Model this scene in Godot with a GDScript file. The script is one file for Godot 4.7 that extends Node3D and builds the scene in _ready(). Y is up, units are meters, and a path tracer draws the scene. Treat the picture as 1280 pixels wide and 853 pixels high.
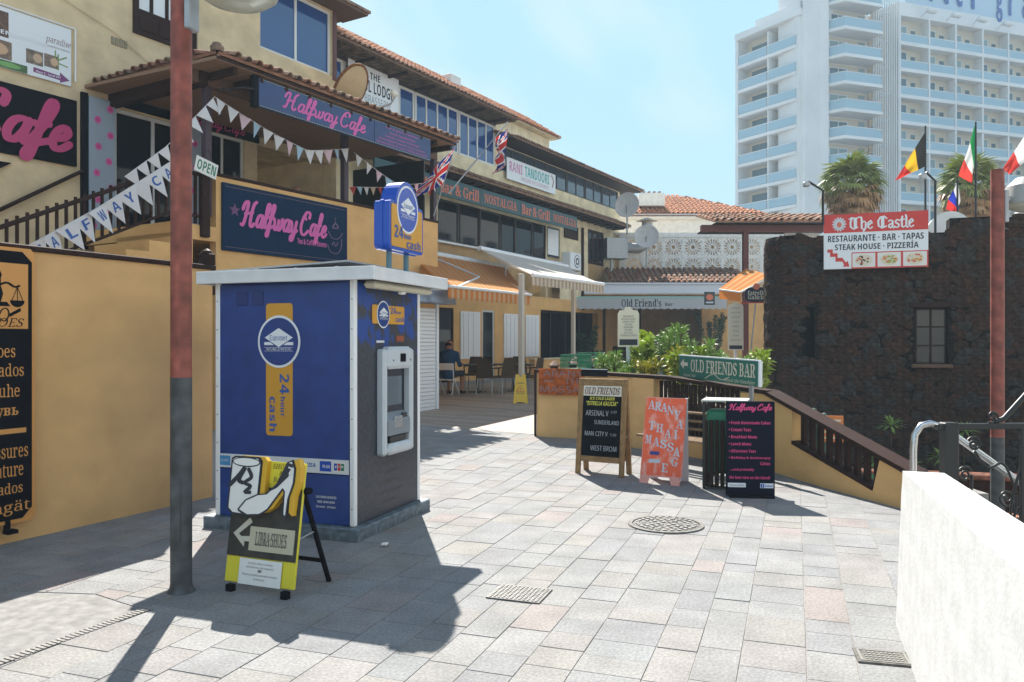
extends Node3D
# A pedestrian square with a cash kiosk, a terrace cafe, bars and a hotel behind.

var M := {}
var used := {}
var cache := {}
var rng := RandomNumberGenerator.new()
var ROW := Transform3D()
var FONT := {}

class MB:
	var v := PackedVector3Array()
	var n := PackedVector3Array()
	var c := PackedColorArray()
	var col := Color(1, 1, 1)
	var x := Transform3D()
	func tri(a: Vector3, b: Vector3, d: Vector3, out: Vector3) -> MB:
		var m := (d - a).cross(b - a)
		if m.length_squared() < 1e-16: return self
		m = m.normalized()
		if m.dot(out) < 0.0:
			var t := b; b = d; d = t; m = -m
		m = (x.basis * m).normalized()
		v.append(x * a); v.append(x * b); v.append(x * d)
		for i in 3: n.append(m); c.append(col)
		return self
	func smooth(a: Vector3, b: Vector3, d: Vector3, na: Vector3, nb: Vector3, nd: Vector3) -> void:
		if (d - a).cross(b - a).dot(na + nb + nd) < 0.0:
			var t := b; b = d; d = t
			t = nb; nb = nd; nd = t
		v.append(x * a); v.append(x * b); v.append(x * d)
		n.append((x.basis * na).normalized()); n.append((x.basis * nb).normalized()); n.append((x.basis * nd).normalized())
		for i in 3: c.append(col)
	func quad(a: Vector3, b: Vector3, d: Vector3, e: Vector3, out: Vector3) -> MB:
		tri(a, b, d, out)
		return tri(a, d, e, out)
	func box(o: Vector3, s: Vector3) -> MB:
		var h := s * 0.5
		for ax in 3:
			for sg in [-1.0, 1.0]:
				var nn := Vector3(); nn[ax] = sg
				var p := Vector3(); p[(ax + 1) % 3] = h[(ax + 1) % 3]
				var q := Vector3(); q[(ax + 2) % 3] = h[(ax + 2) % 3]
				var m: Vector3 = o + nn * h[ax]
				quad(m - p - q, m + p - q, m + p + q, m - p + q, nn)
		return self
	func span(a: Vector3, b: Vector3) -> MB:
		return box((a + b) * 0.5, (b - a).abs())
	func cham(o: Vector3, s: Vector3, bev: float) -> MB:
		var h := s * 0.5
		var b: float = min(bev, min(h.x, min(h.y, h.z)) * 0.8)
		var f := func(sx, sy, sz, ax):
			var p := Vector3(sx * (h.x - b), sy * (h.y - b), sz * (h.z - b))
			p[ax] = [sx * h.x, sy * h.y, sz * h.z][ax]
			return o + p
		for ax in 3:
			for sg in [-1, 1]:
				var pts := []
				for q in [[-1, -1], [1, -1], [1, 1], [-1, 1]]:
					var t := [0, 0, 0]
					t[ax] = sg; t[(ax + 1) % 3] = q[0]; t[(ax + 2) % 3] = q[1]
					pts.append(f.call(t[0], t[1], t[2], ax))
				var nn := Vector3(); nn[ax] = sg
				quad(pts[0], pts[1], pts[2], pts[3], nn)
		for ax in 3:
			var a1 := (ax + 1) % 3
			var a2 := (ax + 2) % 3
			for s1 in [-1, 1]:
				for s2 in [-1, 1]:
					var lo := [0, 0, 0]; lo[ax] = -1; lo[a1] = s1; lo[a2] = s2
					var hi := [0, 0, 0]; hi[ax] = 1; hi[a1] = s1; hi[a2] = s2
					var nn := Vector3(); nn[a1] = s1; nn[a2] = s2
					quad(f.call(lo[0], lo[1], lo[2], a1), f.call(hi[0], hi[1], hi[2], a1), f.call(hi[0], hi[1], hi[2], a2), f.call(lo[0], lo[1], lo[2], a2), nn)
		for sx in [-1, 1]:
			for sy in [-1, 1]:
				for sz in [-1, 1]:
					tri(f.call(sx, sy, sz, 0), f.call(sx, sy, sz, 1), f.call(sx, sy, sz, 2), Vector3(sx, sy, sz))
		return self
	func tube(path: Array, r0: float, r1 := -1.0, sides := 8, caps := true) -> MB:
		if r1 < 0.0: r1 = r0
		var up := Vector3(0.13, 0.97, 0.21).normalized()
		var rings := []
		var dirs := []
		var cnt := path.size()
		for i in cnt:
			var dv: Vector3 = (path[min(i + 1, cnt - 1)] - path[max(i - 1, 0)]).normalized()
			dirs.append(dv)
			var sd := dv.cross(up)
			if sd.length() < 0.1: sd = dv.cross(Vector3.RIGHT)
			sd = sd.normalized()
			up = sd.cross(dv).normalized()
			var r: float = lerp(r0, r1, float(i) / max(cnt - 1, 1))
			var ring := []
			for k in sides:
				var a := TAU * k / sides
				ring.append([path[i] + (sd * cos(a) + up * sin(a)) * r, sd * cos(a) + up * sin(a)])
			rings.append(ring)
		for i in cnt - 1:
			for k in sides:
				var A = rings[i][k]; var B = rings[i][(k + 1) % sides]; var C = rings[i + 1][(k + 1) % sides]; var D = rings[i + 1][k]
				smooth(A[0], B[0], C[0], A[1], B[1], C[1]); smooth(A[0], C[0], D[0], A[1], C[1], D[1])
		if caps:
			for e in [0, cnt - 1]:
				for k in sides:
					tri(path[e], rings[e][k][0], rings[e][(k + 1) % sides][0], dirs[e] if e else -dirs[0])
		return self
	func cyl(a: Vector3, b: Vector3, r: float, r1 := -1.0, sides := 12) -> MB:
		return tube([a, b], r, r1, sides)
	func lathe(o: Vector3, prof: Array, segs := 20) -> MB:
		for i in prof.size() - 1:
			var p: Vector2 = prof[i]; var q: Vector2 = prof[i + 1]
			var t := (q - p).normalized()
			for k in segs:
				var a := TAU * k / segs; var b := TAU * (k + 1) / segs
				var ca := Vector3(cos(a), 0, sin(a)); var cb := Vector3(cos(b), 0, sin(b))
				var na := ca * t.y - Vector3.UP * t.x; var nb := cb * t.y - Vector3.UP * t.x
				var P0 := o + ca * p.x + Vector3.UP * p.y; var P1 := o + cb * p.x + Vector3.UP * p.y
				var Q0 := o + ca * q.x + Vector3.UP * q.y; var Q1 := o + cb * q.x + Vector3.UP * q.y
				smooth(P0, P1, Q1, na, nb, nb); smooth(P0, Q1, Q0, na, nb, na)
		return self
	func prism(poly: PackedVector2Array, z0: float, z1: float) -> MB:
		var idx := Geometry2D.triangulate_polygon(poly)
		for i in range(0, idx.size(), 3):
			for z in [z0, z1]:
				tri(Vector3(poly[idx[i]].x, poly[idx[i]].y, z), Vector3(poly[idx[i + 1]].x, poly[idx[i + 1]].y, z), Vector3(poly[idx[i + 2]].x, poly[idx[i + 2]].y, z), Vector3(0, 0, 1 if z == z1 else -1) * sign(z1 - z0))
		var area := 0.0
		for i in poly.size(): area += poly[i].cross(poly[(i + 1) % poly.size()])
		for i in poly.size():
			var a := poly[i]; var b := poly[(i + 1) % poly.size()]
			var nn: Vector3 = Vector3(b.y - a.y, a.x - b.x, 0) * sign(area)
			quad(Vector3(a.x, a.y, z0), Vector3(b.x, b.y, z0), Vector3(b.x, b.y, z1), Vector3(a.x, a.y, z1), nn)
		return self
	func sheet(poly: PackedVector2Array, z: float) -> MB:
		var idx := Geometry2D.triangulate_polygon(poly)
		for i in range(0, idx.size(), 3):
			tri(Vector3(poly[idx[i]].x, poly[idx[i]].y, z), Vector3(poly[idx[i + 1]].x, poly[idx[i + 1]].y, z), Vector3(poly[idx[i + 2]].x, poly[idx[i + 2]].y, z), Vector3.BACK)
		return self
	func stroke(p: Array, w: float, z: float) -> MB:
		var cnt := p.size()
		var L := []
		for i in cnt:
			var t: Vector2 = (p[min(i + 1, cnt - 1)] - p[max(i - 1, 0)]).normalized()
			var m := Vector2(-t.y, t.x)
			# a broad-nibbed pen: downstrokes thick, hairlines thin
			var ww: float = w * (0.62 + 0.38 * abs(t.y))
			L.append([p[i] + m * ww * 0.5, p[i] - m * ww * 0.5])
		for i in cnt - 1:
			quad(v3(L[i][0], z + i * 0.00006), v3(L[i + 1][0], z + (i + 1) * 0.00006), v3(L[i + 1][1], z + (i + 1) * 0.00006), v3(L[i][1], z + i * 0.00006), Vector3.BACK)
		for e in [0, cnt - 1]:
			for k in 8:
				tri(v3(p[e], z - 0.0003), v3(p[e] + Vector2.from_angle(TAU * k / 8) * w * 0.42, z - 0.0003), v3(p[e] + Vector2.from_angle(TAU * (k + 1) / 8) * w * 0.42, z - 0.0003), Vector3.BACK)
		return self
	static func v3(p: Vector2, z: float) -> Vector3: return Vector3(p.x, p.y, z)
	func grid(f: Callable, nu: int, nv: int, colour = null) -> MB:
		var P := []
		for i in nu + 1:
			var r := []
			for j in nv + 1: r.append(f.call(float(i) / nu, float(j) / nv))
			P.append(r)
		var N := []
		for i in nu + 1:
			var r := []
			for j in nv + 1:
				r.append((P[min(i + 1, nu)][j] - P[max(i - 1, 0)][j]).cross(P[i][min(j + 1, nv)] - P[i][max(j - 1, 0)]).normalized())
			N.append(r)
		for i in nu:
			for j in nv:
				if colour != null: col = colour.call((i + 0.5) / nu, (j + 0.5) / nv)
				smooth(P[i][j], P[i + 1][j], P[i + 1][j + 1], N[i][j], N[i + 1][j], N[i + 1][j + 1])
				smooth(P[i][j], P[i + 1][j + 1], P[i][j + 1], N[i][j], N[i + 1][j + 1], N[i][j + 1])
		return self
	func mesh() -> ArrayMesh:
		var a := []
		a.resize(Mesh.ARRAY_MAX)
		a[Mesh.ARRAY_VERTEX] = v; a[Mesh.ARRAY_NORMAL] = n; a[Mesh.ARRAY_COLOR] = c
		var m := ArrayMesh.new()
		m.add_surface_from_arrays(Mesh.PRIMITIVE_TRIANGLES, a)
		return m

func at(px: float, y: float, d: float) -> Vector3: return Vector3(px, y, -d)
func frame(x: float, y: float, d: float, deg := 0.0) -> Transform3D: return Transform3D(Basis(Vector3.UP, deg_to_rad(deg)), Vector3(x, y, -d))
func row(s: float, y: float, o: float) -> Transform3D: return ROW.translated_local(Vector3(s, y, o))
func T(x: float, y: float, z: float) -> Transform3D: return Transform3D(Basis(), Vector3(x, y, z))
func gy(d: float) -> float: return clamp((d - 9.0) * 0.0264, 0.0, 0.29)
func V(x: float, y: float, z := 0.0) -> Vector3: return Vector3(x, y, z)

func numbered(s: String) -> String:
	used[s] = used.get(s, -1) + 1
	return s if used[s] == 0 else "%s_%03d" % [s, used[s]]

func thing(nm: String, label: String, cat: String, xf := Transform3D(), group := "") -> Node3D:
	var o := Node3D.new()
	o.name = numbered(nm); add_child(o); o.transform = xf
	o.set_meta("label", label); o.set_meta("category", cat)
	if group: o.set_meta("group", group)
	return o

func part(p: Node, nm: String, mesh, m: Material, xf := Transform3D()) -> MeshInstance3D:
	var o := MeshInstance3D.new()
	o.name = nm
	o.mesh = mesh.mesh() if mesh is MB else mesh
	o.material_override = m
	o.transform = xf
	p.add_child(o, true)
	return o

func structure(nm: String, mesh, m: Material) -> MeshInstance3D:
	var o := part(self, nm, mesh, m)
	used[nm] = 0
	o.set_meta("kind", "structure")
	return o

func copy_of(o: Node3D, xf: Transform3D, label := "") -> Node3D:
	var c: Node3D = o.duplicate()
	c.name = numbered(String(o.name).rstrip("0123456789").trim_suffix("_"))
	add_child(c); c.transform = xf
	if label: c.set_meta("label", label)
	return c

func noise_tex(freq: float, lo: float, hi: float, oct := 5, size := 512, kind := FastNoiseLite.TYPE_SIMPLEX_SMOOTH, normal := false, bump := 4.0, warp := 0.0) -> NoiseTexture2D:
	var f := FastNoiseLite.new()
	f.noise_type = kind; f.frequency = freq; f.fractal_octaves = oct; f.seed = used.size() + 7
	used["tex%d" % used.size()] = 0
	if warp > 0.0: f.domain_warp_enabled = true; f.domain_warp_amplitude = warp
	var t := NoiseTexture2D.new()
	t.width = size; t.height = size; t.seamless = true; t.noise = f
	if normal:
		t.as_normal_map = true; t.bump_strength = bump
	else:
		var g := Gradient.new()
		g.set_color(0, Color(lo, lo, lo)); g.set_color(1, Color(hi, hi, hi))
		t.color_ramp = g
	return t

func mat(r: float, g: float, b: float, rough := 0.8, tex := "", sc := 1.0, bump := "", metal := 0.0) -> StandardMaterial3D:
	var m := StandardMaterial3D.new()
	m.albedo_color = Color(r, g, b).linear_to_srgb()
	m.roughness = rough; m.metallic = metal
	if rough >= 0.75: m.metallic_specular = 0.18
	m.uv1_triplanar = true; m.uv1_world_triplanar = true
	m.uv1_scale = Vector3.ONE * sc
	if tex: m.albedo_texture = cache[tex]
	if bump:
		m.normal_enabled = true; m.normal_texture = cache[bump]; m.normal_scale = 0.5
	return m

# a second, broader pattern of stains over the first
func stained(m: StandardMaterial3D, tex: String, sc: float) -> StandardMaterial3D:
	m.detail_enabled = true
	m.detail_albedo = cache[tex]
	m.detail_blend_mode = BaseMaterial3D.BLEND_MODE_MUL
	m.detail_uv_layer = BaseMaterial3D.DETAIL_UV_2
	m.uv2_triplanar = true; m.uv2_world_triplanar = true
	m.uv2_scale = Vector3.ONE * sc
	return m

func wood(r: float, g: float, b: float, along := 0, rough := 0.6) -> StandardMaterial3D:
	var m := mat(r, g, b, rough, "grain", 1.0)
	m.uv1_world_triplanar = false
	m.metallic_specular = 0.2
	var s := Vector3(7, 7, 7); s[along] = 0.7
	m.uv1_scale = s
	return m

func glass(r: float, g: float, b: float, a: float) -> StandardMaterial3D:
	var m := StandardMaterial3D.new()
	m.albedo_color = Color(r, g, b, a).linear_to_srgb()
	m.albedo_color.a = a
	m.roughness = 0.03; m.metallic_specular = 0.6
	m.transparency = BaseMaterial3D.TRANSPARENCY_ALPHA
	return m

func font(nm: String, bold := 0.0, slant := 0.0) -> Font:
	var key := "%s/%s/%s" % [nm, bold, slant]
	if not FONT.has(key):
		var s := SystemFont.new()
		s.font_names = PackedStringArray([nm.trim_suffix(" Bold")])
		s.font_weight = 700 if nm.ends_with(" Bold") else 400
		var f: Font = s
		if slant != 0.0:
			var fv := FontVariation.new()
			fv.base_font = s
			fv.variation_transform = Transform2D(Vector2(1, slant), Vector2(0, 1), Vector2())
			f = fv
		FONT[key] = f
	return FONT[key]

# lettering fitted into a box w x h centred at o in the parent's plane
func text(p: Node, s: String, o: Vector3, w: float, h: float, m: Material, f := "Droid Sans Bold", bold := 0.0, slant := 0.0, basis := Basis(), nm := "lettering") -> MeshInstance3D:
	var t := TextMesh.new()
	t.text = s; t.font = font(f, bold, slant); t.font_size = 32; t.pixel_size = 0.01; t.depth = 0.0; t.curve_step = 1.6
	var b := t.get_aabb()
	var k := Vector3(w / max(b.size.x, 0.01), h / max(b.size.y, 0.01), 1)
	var c := b.get_center() * k
	return part(p, nm, t, m, Transform3D(basis * Basis.from_scale(k), o - basis * Vector3(c.x, c.y, 0)))

# wall with openings, in the plane z = 0 .. -t
func wall(s0: float, s1: float, y0: float, y1: float, z: float, t: float, holes: Array) -> MB:
	var b := MB.new()
	var xs := [s0, s1]
	for h in holes: xs.append_array([h[0], h[1]])
	xs = xs.filter(func(e): return e >= s0 - 1e-4 and e <= s1 + 1e-4)
	xs.sort()
	for i in xs.size() - 1:
		if xs[i + 1] - xs[i] < 1e-4: continue
		var mid: float = (xs[i] + xs[i + 1]) * 0.5
		var cut := []
		for h in holes:
			if h[0] < mid and h[1] > mid: cut.append([h[2], h[3]])
		cut.sort_custom(func(p, q): return p[0] < q[0])
		var y := y0
		for k in cut:
			if k[0] > y: b.span(V(xs[i], y, z - t), V(xs[i + 1], k[0], z))
			y = max(y, k[1])
		if y < y1: b.span(V(xs[i], y, z - t), V(xs[i + 1], y1, z))
	return b

# framed window: a frame with mullions, each pane a sub-part
func window(p: Node, s0: float, s1: float, y0: float, y1: float, z: float, cols: int, rows: int, fm: Material, gm: Material, fw := 0.06, nm := "window") -> Node3D:
	var b := MB.new()
	b.span(V(s0, y0, z - 0.03), V(s1, y0 + fw, z + 0.03)); b.span(V(s0, y1 - fw, z - 0.03), V(s1, y1, z + 0.03))
	b.span(V(s0, y0 + fw, z - 0.03), V(s0 + fw, y1 - fw, z + 0.03)); b.span(V(s1 - fw, y0 + fw, z - 0.03), V(s1, y1 - fw, z + 0.03))
	for i in range(1, cols):
		var xx: float = lerp(s0, s1, float(i) / cols)
		b.span(V(xx - fw * 0.5, y0 + fw, z - 0.025), V(xx + fw * 0.5, y1 - fw, z + 0.025))
	for j in range(1, rows):
		var yy: float = lerp(y0, y1, float(j) / rows)
		b.span(V(s0 + fw, yy - fw * 0.4, z - 0.02), V(s1 - fw, yy + fw * 0.4, z + 0.02))
	var w := part(p, nm, b, fm)
	for i in cols:
		for j in rows:
			var a := V(lerp(s0, s1, float(i) / cols) + 0.01, lerp(y0, y1, float(j) / rows) + 0.01, z)
			var e := V(lerp(s0, s1, float(i + 1) / cols) - 0.01, lerp(y0, y1, float(j + 1) / rows) - 0.01, z)
			part(w, "pane", MB.new().span(a + V(0, 0, -0.004), e + V(0, 0, 0.004)), gm)
	return w

# barrel tiles on a slope: local x along the eave, y up the slope, z out of it
func tiles(p: Node, xf: Transform3D, w: float, len: float, pitch: float, rl: float, mats: Array, single := true, cutl := 0.0, cutr := 0.0) -> void:
	var key := "tile%.3f_%.3f" % [pitch, rl]
	var shape := func(b: MB, k: float):
		var r0 := pitch * 0.36 * k; var r1 := pitch * 0.29 * k
		var seg := 6
		for i in seg:
			var a := PI * i / seg; var e := PI * (i + 1) / seg
			var na := V(cos(a), 0, sin(a)); var ne := V(cos(e), 0, sin(e))
			b.smooth(na * r0, ne * r0, ne * r1 + V(0, rl * 1.12), na, ne, ne)
			b.smooth(na * r0, ne * r1 + V(0, rl * 1.12), na * r1 + V(0, rl * 1.12), na, ne, na)
			b.quad(na * r0, ne * r0, ne * (r0 - 0.018), na * (r0 - 0.018), Vector3.DOWN)
			b.smooth(na * (r0 - 0.018), ne * (r0 - 0.018), ne * (r1 - 0.018) + V(0, rl * 1.12), -na, -ne, -ne)
	if not cache.has(key):
		var arr := []
		for k in [1.0, 0.96, 1.04]:
			var b := MB.new(); shape.call(b, k); arr.append(b.mesh())
		cache[key] = arr
	var rest := MB.new()
	var rows := int(ceil(len / rl))
	var cnt := int(w / pitch)
	part(p, "tile_bed", MB.new().prism(PackedVector2Array([Vector2(0, 0), Vector2(w, 0), Vector2(w - cutr, len), Vector2(cutl, len)]), -0.05, 0.0), mats[0], xf)
	for j in rows:
		for i in cnt:
			var xx := (i + 0.5) * pitch + rng.randf_range(-0.008, 0.008)
			var f := (j + 0.6) * rl / len
			if xx < cutl * f or xx > w - cutr * f: continue
			var lift := Transform3D(Basis(Vector3.RIGHT, -0.05).rotated(Vector3.BACK, rng.randf_range(-0.025, 0.025)), V(xx, j * rl - 0.06, 0.012 + rng.randf_range(0, 0.012)))
			if single:
				part(p, "roof_tile", cache[key][rng.randi() % 3], mats[rng.randi() % mats.size()], xf * lift)
			else:
				rest.x = lift
				rest.col = Color(1, 1, 1) * rng.randf_range(0.72, 1.0)
				shape.call(rest, 1.0)
	if not single:
		part(p, "roof_tiles", rest, mats[-1], xf).set_meta("kind", "stuff")

# smooth curve through 2D points
func curve(pts: Array, step := 5) -> Array:
	var o := []
	var cnt := pts.size()
	for i in cnt - 1:
		var p0: Vector2 = pts[max(i - 1, 0)]; var p1: Vector2 = pts[i]; var p2: Vector2 = pts[i + 1]; var p3: Vector2 = pts[min(i + 2, cnt - 1)]
		for k in step:
			o.append(p1.cubic_interpolate(p2, p0, p3, float(k) / step))
	o.append(pts[-1])
	return o

func v2s(a: Array) -> Array:
	var o := []
	for i in range(0, a.size(), 2): o.append(Vector2(a[i], a[i + 1]))
	return o

# brush-script letters on a unit em: x-height 0.5, ascender 1
const SCRIPT := {
	"H": [0.95, [[0.02, 0.62, 0.12, 0.86, 0.3, 0.95, 0.33, 0.8, 0.24, 0.3, 0.14, 0.02, 0.02, 0.04], [0.86, 0.98, 0.7, 0.85, 0.6, 0.4, 0.6, 0.06, 0.72, 0.0, 0.84, 0.12], [0.2, 0.46, 0.45, 0.5, 0.68, 0.56]]],
	"C": [0.78, [[0.66, 0.72, 0.68, 0.9, 0.55, 0.97, 0.36, 0.9, 0.18, 0.62, 0.1, 0.3, 0.2, 0.04, 0.42, 0.0, 0.66, 0.18], [0.36, 0.9, 0.3, 0.74, 0.42, 0.66]]],
	"a": [0.52, [[0.42, 0.42, 0.3, 0.5, 0.14, 0.42, 0.06, 0.2, 0.12, 0.03, 0.26, 0.06, 0.38, 0.26, 0.43, 0.48], [0.43, 0.48, 0.38, 0.2, 0.42, 0.02, 0.54, 0.08]]],
	"l": [0.3, [[0.02, 0.12, 0.2, 0.55, 0.3, 0.9, 0.24, 1.0, 0.14, 0.85, 0.1, 0.3, 0.14, 0.03, 0.3, 0.1]]],
	"f": [0.36, [[0.02, 0.1, 0.22, 0.5, 0.34, 0.88, 0.28, 1.0, 0.2, 0.86, 0.14, 0.4, 0.08, -0.16, 0.0, -0.3, -0.04, -0.18, 0.1, 0.02, 0.36, 0.14], [0.02, 0.46, 0.3, 0.5]]],
	"w": [0.7, [[0.04, 0.46, 0.1, 0.3, 0.1, 0.08, 0.2, 0.02, 0.34, 0.2, 0.38, 0.46, 0.34, 0.12, 0.44, 0.02, 0.58, 0.2, 0.6, 0.48, 0.68, 0.42]]],
	"y": [0.5, [[0.04, 0.46, 0.1, 0.3, 0.1, 0.1, 0.2, 0.03, 0.34, 0.16, 0.42, 0.48], [0.42, 0.48, 0.36, 0.1, 0.26, -0.26, 0.12, -0.32, 0.1, -0.16, 0.3, -0.02, 0.52, 0.12]]],
	"e": [0.44, [[0.08, 0.22, 0.26, 0.26, 0.36, 0.38, 0.28, 0.5, 0.14, 0.4, 0.08, 0.18, 0.16, 0.02, 0.3, 0.04, 0.44, 0.16]]],
	" ": [0.18, []],
}

func script(p: Node, s: String, o: Vector3, w: float, h: float, m: Material, weight := 0.13, slant := 0.22, nm := "lettering") -> MeshInstance3D:
	var tot := 0.0
	for ch in s: tot += SCRIPT[ch][0]
	var b := MB.new()
	var cx := -tot * 0.5
	var zi := 0
	for ch in s:
		for st in SCRIPT[ch][1]:
			var pts := []
			for q in v2s(st): pts.append(Vector2((q.x + cx + slant * (q.y - 0.4)) * w / tot, (q.y - 0.4) * h / 1.3))
			b.stroke(curve(pts), weight * h / 1.3, 0.0012 * (zi % 4))
			zi += 1
		cx += SCRIPT[ch][0]
	return part(p, nm, b, m, T(o.x, o.y, o.z))

func _ready() -> void:
	rng.seed = 4711
	ROW = frame(-3.456, 0, 16.416, 59.04)
	camera_sky_sun()
	materials()
	ground()
	planter_wall()
	cafe_building()
	shop_building()
	bar_building()
	opposite_building()
	castle()
	hotel()
	entrance_wall()
	kiosk()
	lamp_posts()
	shoe_signs()
	cafe_signs()
	boards()
	row_signs()
	buntings()
	flags()
	terrace_life()
	greenery()
	railings()
	small_things()

func camera_sky_sun() -> void:
	var cam := Camera3D.new()
	cam.name = "camera"; add_child(cam)
	cam.position = Vector3(0, 1.65, 0)
	cam.fov = 46.19
	cam.near = 0.05; cam.far = 900.0
	cam.current = true
	var im := Image.create(512, 256, false, Image.FORMAT_RGBF)
	var sun_dir := Vector3(-0.187, 1.0, -0.94).normalized()
	var nz := FastNoiseLite.new(); nz.seed = 5; nz.frequency = 1.6; nz.fractal_octaves = 5
	for j in 256:
		var el := PI * (0.5 - (j + 0.5) / 256.0)
		for i in 512:
			var az := TAU * ((i + 0.5) / 512.0 - 0.5)
			var dv := Vector3(sin(az) * cos(el), sin(el), -cos(az) * cos(el))
			var h: float = clamp(dv.y, 0.0, 1.0)
			var c := Vector3(0.250, 0.358, 0.415).lerp(Vector3(0.212, 0.340, 0.415), smoothstep(0.0, 0.3, h))
			c = c.lerp(Vector3(0.024, 0.066, 0.16), smoothstep(0.36, 0.95, h))
			var a := dv.angle_to(sun_dir)
			c += Vector3(0.42, 0.42, 0.42) * (0.55 * exp(-a * a / 0.10) + 0.34 * exp(-a / 0.36))
			# thin high cloud, drawn out along one direction
			var q := Vector3(dv.x / (h + 0.25), dv.z / (h + 0.25), 0)
			var n := nz.get_noise_2d(q.x * 1.7 + q.y * 0.9, q.y * 0.5 - q.x * 0.3)
			c = c.lerp(Vector3(0.40, 0.43, 0.445), clamp((n - 0.05) * 0.9, 0.0, 0.28) * smoothstep(0.02, 0.2, h))
			if dv.y < 0.0: c = Vector3(0.28, 0.27, 0.25)
			im.set_pixel(i, j, Color(c.x, c.y, c.z))
	var pm := PanoramaSkyMaterial.new()
	pm.panorama = ImageTexture.create_from_image(im)
	var sky := Sky.new(); sky.sky_material = pm
	var env := Environment.new()
	env.background_mode = Environment.BG_SKY
	env.sky = sky
	env.ambient_light_source = Environment.AMBIENT_SOURCE_SKY
	env.tonemap_mode = Environment.TONE_MAPPER_LINEAR
	env.tonemap_exposure = 2.5
	env.sdfgi_enabled = true; env.ssao_enabled = true; env.ssil_enabled = true
	env.fog_enabled = true; env.fog_density = 0.0016; env.fog_light_color = Color(0.78, 0.88, 0.95)
	var we := WorldEnvironment.new()
	we.name = "world_environment"; we.environment = env
	add_child(we)
	var sun := DirectionalLight3D.new()
	sun.name = "sun"
	add_child(sun)
	sun.look_at_from_position(sun_dir * 50.0, Vector3.ZERO, Vector3.UP)
	sun.light_energy = 1.6
	sun.light_color = Color(1.0, 0.975, 0.935)
	sun.light_angular_distance = 0.5
	sun.shadow_enabled = true

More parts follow.
